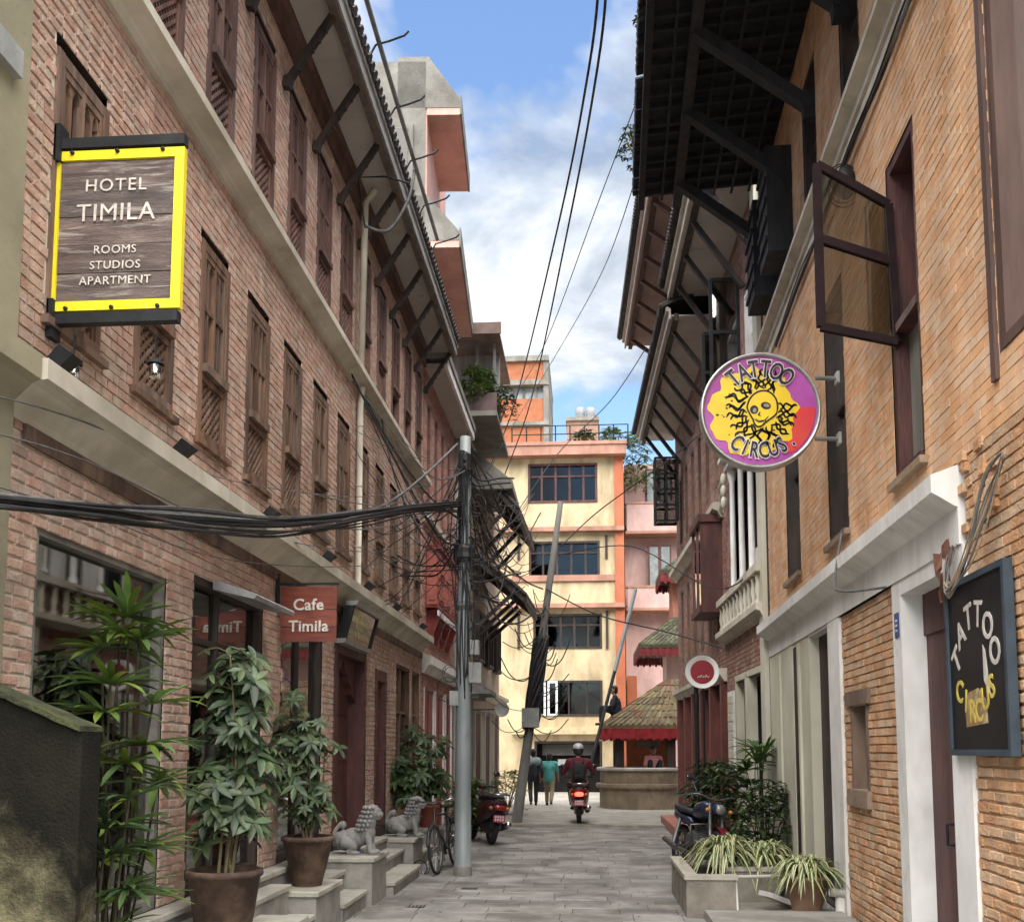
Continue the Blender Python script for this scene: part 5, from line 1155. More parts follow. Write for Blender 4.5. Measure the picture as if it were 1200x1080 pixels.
for k in range(22):
    sg = 1 if k % 2 else -1; z = Rw.uniform(2.5, 5.3); r = Rw.uniform(.07, .15); c = V((-1.71 + sg * (.1 + r * .8), 13.97, z))
    q = MB(); q.tube([c + V((r * math.cos(t * .5), .012 * math.sin(t * 1.3), 1.15 * r * math.sin(t * .5))) for t in range(14)], Rw.uniform(.004, .008), 5); q.build('cable_coil', CAB, tg, True)
for k in range(9):
    x = -1.71 + Rw.uniform(-.12, .12); q = MB(); q.tube(spl([(x, 13.95, 5.6), (x + Rw.uniform(-.1, .1), 13.93, 4.6), (x + Rw.uniform(-.06, .06), 13.95, 3.4), (x, 13.96, Rw.uniform(2.3, 3.0))], 5), .009, 5); q.build('cable', CAB, tg, True)
def pole2():
    a, b = D(605, 965, 23.7), D(657, 588, 23.7); a.z = -.02; p = thing('leaning_pole', 'leaning concrete utility pole hung with cable boxes before the yellow building', 'pole', (a.x, a.y, 0))
    q = MB(); q.tube([a, a.lerp(b, .5), b], [.125, .095, .065], 14); q.build('shaft', mat('pole_concrete', (.17, .165, .15), (.10, .097, .09), .8, 3, streak=.3), p, True)
    for k in range(15):
        an = k * .85; pts = []
        for i in range(7):
            t = .30 + .045 * i + Rw.uniform(-.01, .01); rr_ = .15 + .07 * math.sin(i * 1.1 + k) * Rw.random(); pts.append(a.lerp(b, t) + V((rr_ * math.cos(an + i * .5), rr_ * math.sin(an + i * .5), 0)))
        q = MB(); q.tube(spl(pts, 4), Rw.uniform(.03, .055), 6); q.build('cable_wrap', CAB, p, True)
    c = a.lerp(b, .325); q = MB(); q.box((c.x - .2, c.y - .25, c.z - .22), (c.x + .2, c.y - .15, c.z + .22)); q.build('meter_box', mat('box_grey', (.28, .29, .27)), p)
    for k in range(30):
        t = Rw.uniform(.30, .72); c = a.lerp(b, t) + V((0, -.15, 0)); sg = 1 if k % 2 else -1; e = c + V((sg * Rw.uniform(.25, .95), Rw.uniform(-.2, .2), Rw.uniform(-.25, .5))); sag = Rw.uniform(.1, .4)
        q = MB(); q.tube(spl([c, c.lerp(e, .35) - V((0, 0, sag)), c.lerp(e, .7) - V((0, 0, sag)), e], 5), Rw.uniform(.008, .015), 5); q.build('loose_cable', CAB, p, True)
    return a, b
PA, PB_ = pole2()
a, b = D(690, 905, 27.6), D(745, 690, 27.6); t = thing('thin_leaning_pole', 'thin dark pole leaning beside the pavilion roof', 'pole', (a.x, a.y, .03)); b2 = a.lerp(b, .55); a = V((a.x - (a.z - .03) * (b.x - a.x) / (b.z - a.z), a.y, .03))
q = MB(); q.tube([a, b2], [.05, .045], 8); q.build('lower_shaft', BLACK, t, True); q = MB(); q.tube([b2, b], [.06, .05], 10); q.build('upper_shaft', POLE, t, True)

# ------------------------------------------------------------------ wires
def wire(pts, r, label, m=CAB, n=7):
    q = MB(); q.tube(spl(pts, n), r, 5); return tag(q.build('overhead_wire', m, smooth=True), label, 'wire', 'overhead wires')
wire([D(703, -40, 9), D(690, 80, 11), D(655, 260, 16), D(604, 470, 25), D(575, 545, 28)], .016, 'left of the two black wires crossing the open sky')
wire([D(712, -40, 9), D(700, 80, 11), D(667, 260, 16), D(622, 470, 25), D(590, 560, 28)], .016, 'right of the two black wires crossing the open sky')
wire([D(757, 90, 15), D(700, 240, 19), D(640, 400, 24), D(600, 470, 27)], .010, 'thin wire from the dark eave edge down across the clouds', CABG)
wire([D(748, 200, 15.5), D(705, 320, 20), D(646, 425, 26), D(600, 500, 30)], .009, 'thinner lower wire below the one from the dark eave edge', CABG)
wire([D(757, 408, 25), D(715, 470, 27), D(655, 530, 27), D(606, 600, 25)], .013, 'wire from the rose house eave to the leaning pole')
wire([D(838, 495, 18), D(775, 545, 22), D(700, 600, 24), D(657, 640, 23.7)], .014, 'wire from the round sign wall to the leaning pole top')
wire([D(905, 640, 15.2), D(840, 690, 18), D(740, 640, 22), D(655, 650, 23.7)], .012, 'wire drooping from the white columns to the leaning pole')
wire([D(850, 760, 16.5), D(780, 740, 20), D(700, 720, 23), D(640, 690, 23.6)], .016, 'lowest wire drooping towards the leaning pole')
wire([D(-40, 435, 4.6), D(120, 490, 6.0), D(300, 560, 9.5), D(420, 590, 12), D(536, 600, 13.9)], .008, 'upper thin wire running in front of the hotel cornice', CABG)
wire([D(-40, 470, 4.6), D(110, 520, 6.0), D(300, 595, 9.5), D(430, 620, 12), D(536, 590, 13.9)], .008, 'lower thin wire running in front of the hotel cornice', CABG)
wire([D(545, 520, 14), D(570, 560, 17), D(600, 620, 20), D(640, 640, 23.6)], .016, 'wire from the grey pole top to the leaning pole')
wire([D(548, 560, 14), D(585, 650, 18), D(615, 680, 21), D(636, 690, 23.6)], .018, 'second wire slung from the grey pole to the leaning pole')
wire([D(550, 630, 14), D(580, 720, 18), D(606, 730, 21), D(630, 715, 23.6)], .020, 'lowest wire slung from the grey pole to the leaning pole')
wb_ = thing('wire_web', 'web of thin black wires between the grey pole and the timber house eaves', 'cables', (-1.6, 17, 5))
for k in range(26):
    za = 505 + 150 * Rw.random(); xe, ye = Rw.uniform(585, 640), Rw.uniform(560, 730); de = Rw.uniform(22, 25); a, e = D(547, za, 14.1), D(xe, ye, de); sag = Rw.uniform(-.1, .9)
    q = MB(); q.tube(spl([a, a.lerp(e, .33) + V((Rw.uniform(-.1, .1), 0, -sag)), a.lerp(e, .66) + V((Rw.uniform(-.1, .1), 0, -sag * .9)), e], 6), Rw.choice((.007, .010, .014)), 5); q.build('wire', CAB, wb_, True)
# cables along the upper cornice of the ochre house
oc = thing('wall_cables', 'bunch of old cables running along the upper cornice of the ochre house', 'cables', AF.p(9, 7.4, .05))
for k in range(6):
    q = MB(); pts = [AF.p(u, 7.34 + Rw.uniform(-.03, .03) - (.05 if i % 2 else 0), .03 + Rw.uniform(0, .04)) for i, u in enumerate((5.0, 6.2, 7.4, 8.4, 9.4, 10.6, 12, 14))]; q.tube(spl(pts, 5), Rw.uniform(.007, .013), 5); q.build('cable', CAB if k % 2 else CABG, oc, True)
c = AF.p(9.45, 7.0, .08); q = MB(); q.sph(c + V((0, 0, .05)), (.09, .09, .17), 12, 8); q.build('cable_joint', CAB, oc, True)
for k in range(5):
    q = MB(); q.torus(c + V((-.02, 0, Rw.uniform(-.1, .1))), Rw.uniform(.1, .16), .006, (Rw.uniform(-.3, .3), 1, Rw.uniform(-.3, .3)), 20, 5); q.build('cable_coil', CAB, oc)
oc2 = thing('drooping_cables', 'loose cables hanging over the broken brick corner above the black board', 'cables', AF.p(6.6, 3, .1))
for k in range(7):
    q = MB(); pts = [AF.p(7.0 - k * .02, 3.05, .05), AF.p(6.95, 2.9 - k * .01, .1), AF.p(6.75, 2.74 - .03 * (k % 3), .15), AF.p(6.45, 2.80 + .02 * k, .13), AF.p(6.2, 3.05 + .05 * k, .08), AF.p(6.0, 3.4, .05)]; q.tube(spl([jit(p, .02) for p in pts], 5), .005 + .002 * (k % 3), 5); q.build('cable', CABG if k % 2 else mat('cable_tan', (.33, .25, .17), (.22, .16, .1)), oc2, True)
q = MB(); Rq = random.Random(3)
for k in range(18):
    c = AF.p(6.98 + Rq.uniform(-.06, .1), 2.95 + Rq.uniform(-.2, .15), .06 + Rq.uniform(0, .06)); a_ = V((Rq.uniform(-1, 1), Rq.uniform(-1, 1), Rq.uniform(-1, 1))) * .06; q.poly([c, c + a_, c + a_ + V((.02, .03, -.08)), c + V((0, .02, -.09))])
q.build('torn_sheet', mat('brown_rag', (.20, .09, .06), (.1, .05, .04)), oc2)
wire([AF.p(9.9, 3.8, .12), AF.p(9.7, 3.3, .24), AF.p(9.2, 3.1, .3), AF.p(8.7, 3.05, .04)], .012, 'pale cable looping over the white cornice by the door', CABG)
# white drainpipe stub by the pillar
t = thing('drain_stub', 'short white pipe stub with elbow at the foot of the white pillar', 'pipe', (2.55, 10.8, 0)); q = MB(); q.tube([(2.53, 10.75, 0), (2.53, 10.75, .26)], .05, 12); q.build('pipe', WHITE, t, True); q = MB(); q.tube([(2.42, 10.72, .27), (2.60, 10.72, .25)], .042, 12); q.build('elbow', WHITE, t, True)
# grey hose and clamp at the hotel eave
t = thing('eave_hose', 'grey hose looped from the hotel eave over a wire bracket', 'hose', (-2.5, 14, 9)); q = MB(); q.tube(spl([D(486, 200, 12.2), D(478, 235, 12.2), D(455, 270, 12.2), D(428, 265, 12.2)], 7), .02, 7); q.build('hose', CABG, t, True); q = MB(); q.tube([D(428, 267, 12.2), D(419, 208, 12.2), D(452, 207, 12.2), D(480, 215, 12.2)], .012, 6); q.build('bracket', BLACK, t)

for k, (ya, yb_, sg_) in enumerate(((455, 575, 'upper'), (500, 640, 'middle'), (560, 655, 'lower'))):
    wire([D(-40, ya, 4.45), D(100, ya + 40, 5.5), D(280, (ya + yb_) / 2 + 50, 8.2), D(440, yb_ + 6, 11.6), D(536, yb_ - 20, 13.95)], .005, 'hair-thin wire sagging across the hotel front, ' + sg_ + ' of three', CABG)
for i, (px, py) in enumerate(((550, 1041), (487, 1062))):
    g_ = G(px, py); t = thing('drain_slot', 'small dark drain slot in the paving, ' + ('nearer the street middle' if i == 0 else 'nearer the steps'), 'drain', (g_.x, g_.y, 0)); q = MB(); q.box((g_.x - .10, g_.y - .07, .001), (g_.x + .10, g_.y + .07, .008)); q.build('grate', BLACK, t)
    for k in range(5):
        q = MB(); q.box((g_.x - .09 + k * .04, g_.y - .06, .008), (g_.x - .075 + k * .04, g_.y + .06, .012)); q.build('grate_bar', CONC, t)

Rl = random.Random(77); lt = MB()
for k in range(170):
    sd_ = k % 3; x = Rl.uniform(-2.42, -1.5) if sd_ == 0 else (Rl.uniform(.3, .98) if sd_ == 1 else Rl.uniform(1.1, 2.5)); y = Rl.uniform(10.2, 22.5)
    if sd_ == 2 and y < 12.8: continue
    a = Rl.uniform(0, 6.28); l = Rl.uniform(.012, .032); d_ = V((math.cos(a), math.sin(a), 0)) * l; n_ = V((-math.sin(a), math.cos(a), 0)) * l * .4; c = V((x, y, .006))
    lt.poly([c - d_, c + n_ + V((0, 0, .004)), c + d_ + V((0, 0, .006)), c - n_])
tag(lt.build('fallen_leaves', mat('dry_leaf', (.16, .10, .05), (.09, .055, .03), .9, 9, island=.4)), 'scattered dry leaf bits along the paving edges', 'leaves', kind='stuff')
# ------------------------------------------------------------------ pots and plants
TERR = mat('terracotta', (.17, .11, .075), (.065, .038, .027), .8, 5, big=.35, bump=.25, bscale=25, stain=((.05, .03, .022), 3.0, .50))
TERR2 = mat('weathered_terracotta', (.30, .185, .125), (.20, .115, .075), .85, 3, bump=.3, bscale=25, stain=((.36, .28, .21), 4.0, .60))
SOIL = mat('soil', (.05, .035, .025), (.03, .02, .015), .95, 10, bump=.6)
LFA = mat('leaf_dusty_green', (.072, .112, .045), (.03, .052, .02), .5, 6, bump=.1, island=.5, hue=.03, trans=.12, spec=.5)
LFB = mat('leaf_bright_green', (.12, .19, .035), (.06, .11, .02), .45, 6, bump=.1, island=.45, hue=.03, trans=.18)
LFC = mat('leaf_dark_green', (.05, .085, .025), (.025, .05, .014), .45, 6, bump=.1, island=.4, hue=.03, trans=.12)
STEM = mat('plant_stem', (.15, .12, .06), (.08, .06, .03), .8, 8)
def leaf(mb, p, dr, L, w, up=V((0, 0, 1)), droop=.25, fold=.18, n=4, shape=None):
    d = V(dr).normalized(); s = d.cross(up)
    s = s.normalized() if s.length > 1e-3 else V((1, 0, 0)); nn = s.cross(d).normalized(); pts = []
    for i in range(n + 1):
        t = i / n; c = V(p) + d * (L * t) - V((0, 0, 1)) * (droop * L * t * t)
        ww = w * (math.sin(math.pi * min(1, t * .92 + .06)) ** .8) if shape is None else w * shape(t)
        pts.append((c + s * ww / 2 + nn * (fold * ww), c, c - s * ww / 2 + nn * (fold * ww)))
    b = len(mb.v)
    for a in pts: mb.v += [tuple(x) for x in a]
    for i in range(n):
        for k in range(2):
            mb.f.append((b + i * 3 + k, b + i * 3 + k + 1, b + i * 3 + k + 4, b + i * 3 + k + 3)); mb.mi.append(mb.cur)
def pot(par, c, rt, rb, h, m, name='pot', rim=.03, n=28):
    q = MB(); q.lathe([(rb, 0), (rb * 1.02, .01), (rt * .97, h - rim * 1.6), (rt * 1.02, h - rim * 1.5), (rt * 1.05, h - rim), (rt * 1.04, h), (rt * .94, h), (rt * .92, h - .05), (.01, h - .06)], c, n, cap=True); o = q.build(name, m, par, True)
    s = MB(); s.lathe([(rt * .93, 0), (.01, .02)], V(c) + V((0, 0, h - .055)), n); s.build('soil', SOIL, o)
    return o
def umbrella_plant(base, H, spread, ncl, seed, name, label, potspec, LM=LFA, leafL=.13, lean=(-.06, 0)):
    R = random.Random(seed); t = thing(name, label, 'plant', base); c = V(base)
    ph = pot(t, c, *potspec); top = c + V((0, 0, potspec[2] - .04))
    st, lf = MB(), MB(); stems = []
    for k in range(7):
        a = R.uniform(0, 6.28); e = top + V((math.cos(a) * spread * R.uniform(.15, .6) + lean[0], math.sin(a) * spread * R.uniform(.15, .6) + lean[1], H * R.uniform(.6, .97))); m_ = top.lerp(e, .5) + V((R.uniform(-.06, .06), R.uniform(-.06, .06), 0)); pts = spl([top + V((R.uniform(-.06, .06), R.uniform(-.06, .06), 0)), m_, e], 5); st.tube(pts, [.014 - .008 * i / (len(pts) - 1) for i in range(len(pts))], 5); stems.append(pts)
    for k in range(ncl):
        ps = stems[k % len(stems)]; i = R.randrange(2, len(ps)); b = ps[i]; a = R.uniform(0, 6.28); r = spread * R.uniform(.15, .62) * (1 - .35 * (i / len(ps)))
        e = b + V((math.cos(a) * r, math.sin(a) * r, R.uniform(-.02, .16))); st.tube([b, b.lerp(e, .5) + V((0, 0, .03)), e], .004, 4, False)
        nl = R.choice((5, 6, 7, 7, 8)); cs_ = R.choice((.6, .8, 1., 1., 1.1)); ax = V((math.cos(a) * .6 + .2, math.sin(a) * .6 - .35, .75)).normalized(); X = ax.orthogonal().normalized(); Y = ax.cross(X); o0 = R.uniform(0, 6)
        for j in range(nl):
            q = o0 + 2 * math.pi * j / nl; dr = X * math.cos(q) + Y * math.sin(q) - ax * R.uniform(-.15, .25); L_ = leafL * cs_ * R.uniform(.8, 1.15); leaf(lf, e, dr, L_, L_ * .38, ax, R.uniform(.02, .3))
    st.build('stems', STEM, t, True); lf.build('leaves', LM, t, True); return t
umbrella_plant((-2.50, 7.0, .36), 1.86, .44, 160, 1, 'umbrella_plant', 'tall umbrella plant in a big clay pot nearest the camera on the left', (.25, .17, .52, TERR), leafL=.14)
umbrella_plant((-2.64, 9.62, .43), 1.36, .38, 120, 2, 'umbrella_plant', 'umbrella plant in clay pot on the plinth below the cafe sign', (.24, .135, .46, TERR), leafL=.125)
umbrella_plant((-2.60, 16.8, .44), 1.35, .55, 80, 3, 'potted_shrub', 'bushy shrub in a red pot on the plinth behind the stone lions', (.22, .16, .36, mat('red_pot', (.27, .07, .045), (.2, .05, .035), .7, 4)), LFC, .17)
umbrella_plant((-2.72, 15.7, .40), 1.1, .45, 60, 4, 'potted_shrub', 'leafy shrub beside the far lion against the hotel wall', (.18, .13, .3, TERR), LFC, .17)
# fan palm at the left
def fan_palm(base, fans, seed, label, potspec, name='fan_palm', LM=LFB, Lf=.40):
    R = random.Random(seed); t = thing(name, label, 'plant', base); pot(t, base, *potspec); st, lf = MB(), MB(); top = V(base) + V((0, 0, potspec[2] - .05))
    for (dx, dy, z, a0, tilt) in fans:
        e = V((base[0] + dx, base[1] + dy, z)); st.tube(spl([top + V((R.uniform(-.05, .05), R.uniform(-.05, .05), 0)), top.lerp(e, .55) + V((R.uniform(-.04, .04), R.uniform(-.04, .04), .05)), e], 5), .007, 6)
        ax = V((math.cos(a0), math.sin(a0), tilt)).normalized(); X = V((0, 0, 1)).cross(ax).normalized(); Y = ax
        n = R.randrange(13, 18)
        for j in range(n):
            q = math.radians(-130 + 260 * j / (n - 1)); dr = Y * math.cos(q) + X * math.sin(q) + V((0, 0, R.uniform(-.1, .55))); leaf(lf, e, dr, Lf * R.uniform(.8, 1.12), Lf * .115, V((0, 0, 1)), R.uniform(.05, .40), .25, 5, lambda t_: min(1, .35 + t_ * 3) * min(1, (1.02 - t_) * 4))
    st.build('canes', mat('palm_cane', (.07, .06, .03), (.03, .027, .015), .85, 8), t, True); lf.build('fronds', LM, t, True); return t
R5 = random.Random(55)
fans = [(.04, .0, 2.44, -1.2, .5), (-.02, .05, 2.36, -2.4, .3), (.10, .02, 2.30, -.4, .2), (-.10, 0, 2.26, 3.0, .1), (.18, -.05, 1.72, -.6, .1), (-.04, -.1, 1.9, -1.6, -.1), (.22, .05, 1.5, -.2, 0), (.1, -.12, 1.3, -1.1, -.1), (-.12, .05, 1.6, 2.6, .1), (.2, .0, 1.95, .2, .2), (.02, -.14, 2.05, -1.4, 0), (.1, -.1, 1.62, -1.0, 0), (-.02, -.12, 1.1, -1.5, .1), (.14, -.05, .9, -.6, .1), (.16, .02, 1.15, -.1, .2)]
fan_palm((-2.62, 5.55, .0), fans, 5, 'tall fan palm in a pot before the hotel shop window', (.14, .11, .3, TERR), Lf=.35)
fan_palm((-2.42, 5.05, .0), [(.04, 0, 1.18, -.5, .2), (.10, .05, 1.0, .0, .2), (.08, -.05, .82, -.9, .1), (.12, 0, .62, -.3, .1), (.0, .0, 1.3, -1.5, .5), (.1, .03, 1.45, -.4, .4)], 6, 'low young fan palm behind the mossy wall stub', (.12, .09, .26, TERR), Lf=.26, LM=LFC)
# spider plants
LST = [mat('leaf_stripe_green', (.13, .18, .045), (.08, .12, .03), .45, 6, island=.25, hue=.02, trans=.15), mat('leaf_stripe_cream', (.60, .58, .34), (.48, .48, .26), .45, 6, island=.15, trans=.15)]
def spider(par, c, n, L, seed):
    R = random.Random(seed); mb = MB()
    for k in range(n):
        a = R.uniform(0, 6.28); el = R.uniform(.6, 1.42); d = V((math.cos(a) * math.cos(el), math.sin(a) * math.cos(el), math.sin(el))); s = V((-math.sin(a), math.cos(a), 0)); l = L * R.uniform(.7, 1.15); w = .020 * R.uniform(.8, 1.2); b = V(c) + V((R.uniform(-.1, .1), R.uniform(-.1, .1), 0)); pts = []
        for i in range(8):
            t = i / 7; p = b + d * (l * t) - V((0, 0, 1)) * (l * 1.05 * t * t * (1.2 - .4 * math.sin(el))); ww = w * min(1, .5 + t * 2) * (1.02 - t ** 3); pts.append([p - s * ww, p - s * ww * .35, p + s * ww * .35, p + s * ww])
        bs = len(mb.v)
        for q in pts: mb.v += [tuple(x) for x in q]
        for i in range(7):
            for j in range(3):
                mb.f.append((bs + i * 4 + j, bs + i * 4 + j + 1, bs + i * 4 + 4 + j + 1, bs + i * 4 + 4 + j)); mb.mi.append(1 if (j == 1) ^ (k % 3 == 0) else 0)
    return mb.build('leaves', LST, par, True)
pl = thing('stone_planter', 'grey stone planter box on the right of the street', 'planter', (1.6, 11.2, 0))
PST = mat('planter_stone', (.27, .245, .205), (.17, .15, .125), .85, 3, bump=.3, bscale=30, stain=((.10, .09, .075), 2.0, .57))
gx0 = .99
for (a, b, nm) in (((gx0, 10.72, -.01), (gx0 + .50, 10.82, .38), 'front_wall'), ((gx0, 10.82, -.01), (gx0 + .1, 12.6, .38), 'side_wall'), ((gx0 + .1, 12.5, -.01), (2.58, 12.6, .38), 'rear_wall'), ((gx0 + .50, 11.5, -.01), (2.3, 11.6, .38), 'inner_wall')):
    q = MB(); q.box(a, b); q.build(nm, PST, pl)
for (a, b) in (((gx0 - .02, 10.70, .38), (gx0 + .52, 10.84, .425)), ((gx0 - .02, 10.84, .38), (gx0 + .12, 12.6, .425)), ((gx0 + .52, 11.48, .38), (2.32, 11.62, .42))):
    q = MB(); q.box(a, b); q.build('coping', mat('planter_coping', (.42, .39, .33), (.3, .275, .23), .8, 3), pl)
q = MB(); q.box((gx0 + .1, 11.6, .0), (2.5, 12.5, .34)); q.build('soil', SOIL, pl)
q = MB(); q.box((gx0 + .50, 10.82, .0), (2.3, 11.5, .05)); q.build('inner_floor', PST, pl)
q = MB(); q.tube([(gx0 + .51, 10.76, .05), (gx0 + .50, 10.76, .39), (gx0 + .52, 10.76, .40)], .018, 8); q.tube([(gx0 + .5, 10.76, .405), (2.2, 10.95, .405)], .018, 8); q.build('white_pipe', WHITE, pl, True)
sl = MB(); sl.box((1.16, 9.75, -.01), (2.52, 10.66, .09)); tag(sl.build('entrance_slab', STONE), 'low stone slab in front of the planter and the pillar', 'slab')
for i, (c, rz, tl) in enumerate((((1.98, 11.0, .15), .5, .35), ((2.12, 11.25, .30), -.6, -.9))):
    M_ = Matrix.Translation(c) @ Matrix.Rotation(rz, 4, 'Z') @ Matrix.Rotation(tl, 4, 'Y'); q = MB(); q.box((-.22, -.09, -.025), (.22, .09, .025)); q.v = [tuple(M_ @ V(p)) for p in q.v]
    tag(q.build('loose_slab', mat('pale_slab', (.5, .48, .45), (.38, .36, .34), .8, 4)), 'pale loose stone slab ' + ('lying flat beside the spider plant pot' if i == 0 else 'propped on edge inside the planter'), 'slab')
sp1 = thing('spider_plant', 'large striped spider plant growing in the stone planter', 'plant', (1.6, 11.9, .34)); spider(sp1, (1.52, 11.85, .50), 230, .82, 3); spider(sp1, (1.98, 11.95, .45), 150, .74, 4)
sp2 = thing('spider_plant', 'striped spider plant in a round clay pot by the white pillar', 'plant', (2.22, 10.95, .05)); pot(sp2, (2.24, 10.98, .05), .235, .15, .36, TERR2); spider(sp2, (2.24, 10.98, .42), 230, .64, 5)
# bushes on the right
def bush(base, rad, H, n, seed, name, label, LM=LFC, Ll=.13, w=.34, z0=.15):
    R = random.Random(seed); t = thing(name, label, 'plant', base); st, lf = MB(), MB(); b = V(base)
    for k in range(9):
        a = R.uniform(0, 6.28); e = b + V((math.cos(a) * rad * .6, math.sin(a) * rad * .6, H * R.uniform(.5, .9))); st.tube([b, b.lerp(e, .5) + V((0, 0, .05)), e], [.018, .012, .005], 5)
    for k in range(n):
        a = R.uniform(0, 6.28); r = rad * math.sqrt(R.random()) * 1.0; z = z0 + (H - z0) * R.random() ** .8; f_ = 1 - .45 * max(0, z / H - .5) * 2; c = b + V((math.cos(a) * r * f_, math.sin(a) * r * f_, z))
        for j in range(R.choice((3, 4, 5))):
            q = R.uniform(0, 6.28); dr = V((math.cos(q) + .5 * math.cos(a), math.sin(q) + .5 * math.sin(a), R.uniform(-.2, .7))); l = Ll * R.uniform(.7, 1.3); leaf(lf, c, dr, l, l * w, V((0, 0, 1)), .3, .2, 3)
    st.build('stems', STEM, t, True); lf.build('leaves', LM, t, True); return t
bush((2.0, 15.6, 0), .55, 1.45, 260, 7, 'leafy_bush', 'dark leafy bush with glossy leaves behind the motorcycle', LFC, .17, .3)
bush((2.38, 14.1, 0), .42, 1.25, 200, 8, 'leafy_bush', 'dark bush against the old white pillars above the spider plants', LFC, .15, .3)
bush((1.95, 17.3, 0), .45, 1.5, 200, 9, 'leafy_bush', 'dusty bush at the foot of the round red sign post', LFA, .16, .3)
fan_palm((2.42, 15.0, 0), [(.0, 0, 1.5, -1.5, .6), (-.15, .0, 1.4, -2.4, .5), (.1, 0, 1.6, -.8, .8), (0, .1, 1.7, 2, .9), (-.1, .0, 1.2, -2, .3)], 15, 'bright green palm rising behind the dark bushes on the right', (.12, .1, .2, TERR), Lf=.42, LM=mat('leaf_palm_green', (.07, .14, .02), (.03, .07, .012), .5, 6, island=.3, trans=.15))
bush((-2.45, 21.5, 0), .5, 1.0, 160, 10, 'leafy_bush', 'light green bush before the grey shopfront on the left', LFB, .14, .25)
bush((-2.3, 19.3, 0), .38, 1.15, 150, 11, 'leafy_bush', 'spiky green bush behind the bicycle', LFB, .2, .16)
bush((-2.1, 26.5, 0), .55, 1.15, 150, 12, 'leafy_bush', 'pale green bush by the yellow building foot', LFB, .15, .25)
bush((-2.55, 23.45, 9.6), .45, 1.15, 150, 13, 'terrace_plant', 'yellow green plant on the grey house roof terrace', LFB, .18, .3)
bush((-2.05, 24.0, 9.55), .4, .9, 110, 14, 'terrace_plant', 'dark trailing plant at the terrace edge of the grey house', LFC, .14, .3)
bush((-.1, 40.6, YZ(521)), .6, .7, 110, 16, 'roof_plant', 'low hedge of plants on the yellow roof behind the railing', LFC, .2, .3)
bush((1.0, 40.6, YZ(521)), .5, .8, 90, 17, 'roof_plant', 'green plants at the right end of the yellow roof', LFB, .2, .3)
bush((2.0, 40.7, YZ(575)), .75, 2.6, 200, 18, 'roof_plant', 'climbing plant hanging between the yellow and pink buildings', LFB, .22, .3)
# wind-sown plants on the dark eave
for i, (px, py, r, n) in enumerate(((747, 178, .30, 220), (762, 25, .18, 90), (756, 120, .11, 50))):
    c = D(px, py, (14.3, 11.8, 13.2)[i]); bush(c - V((0, 0, r * .7)), r, r * 2.0, n, 30 + i, 'eave_weed', 'dark weed sprouting from the black eave edge, ' + ('the largest, low down', 'at the top of the picture', 'the small one midway')[i], LFC, .055, .4, .02)
# moss-stained wall stub in the corner
ms = thing('mossy_wall', 'moss-blackened plaster wall stub with sloping top in the lower left corner', 'wall', (-2.6, 4.55, 0))
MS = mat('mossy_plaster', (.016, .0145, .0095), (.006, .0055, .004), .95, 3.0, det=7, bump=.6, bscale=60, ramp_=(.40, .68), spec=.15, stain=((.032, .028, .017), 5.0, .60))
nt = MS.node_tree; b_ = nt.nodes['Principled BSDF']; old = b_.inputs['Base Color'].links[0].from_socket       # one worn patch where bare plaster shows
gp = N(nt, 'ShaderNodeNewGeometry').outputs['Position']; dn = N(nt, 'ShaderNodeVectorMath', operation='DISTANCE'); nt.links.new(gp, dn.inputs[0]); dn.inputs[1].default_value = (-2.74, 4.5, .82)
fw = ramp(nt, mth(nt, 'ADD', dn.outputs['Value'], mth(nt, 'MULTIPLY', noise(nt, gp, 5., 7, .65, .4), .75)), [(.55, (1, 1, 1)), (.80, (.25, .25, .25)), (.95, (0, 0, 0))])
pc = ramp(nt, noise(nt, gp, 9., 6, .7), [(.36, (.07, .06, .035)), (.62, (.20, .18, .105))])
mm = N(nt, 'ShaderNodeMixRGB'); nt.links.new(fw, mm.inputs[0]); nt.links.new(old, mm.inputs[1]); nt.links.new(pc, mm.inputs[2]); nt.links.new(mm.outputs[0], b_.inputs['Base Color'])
xa, xb = -3.0, D(95, 900, 4.5).x; za, zb = D(0, 808, 4.5).z + .10, D(95, 858, 4.5).z
q = MB(); n = 12
top = [(xa + (xb - xa) * i / n, za + (zb - za) * i / n + .003 * math.sin(i * 2.3)) for i in range(n + 1)]
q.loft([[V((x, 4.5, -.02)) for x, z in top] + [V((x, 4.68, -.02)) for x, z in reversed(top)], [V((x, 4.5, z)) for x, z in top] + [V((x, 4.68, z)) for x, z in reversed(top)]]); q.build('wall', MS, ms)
q = MB(); q.loft([[V((x, 4.47, z + .003)) for x, z in top] + [V((x, 4.70, z + .003)) for x, z in reversed(top)], [V((x, 4.475, z + .028)) for x, z in top] + [V((x, 4.695, z + .028)) for x, z in reversed(top)]]); q.build('coping', mat('moss_coping', (.045, .052, .016), (.016, .018, .008), .95, 9, bump=.8, bscale=50), ms)

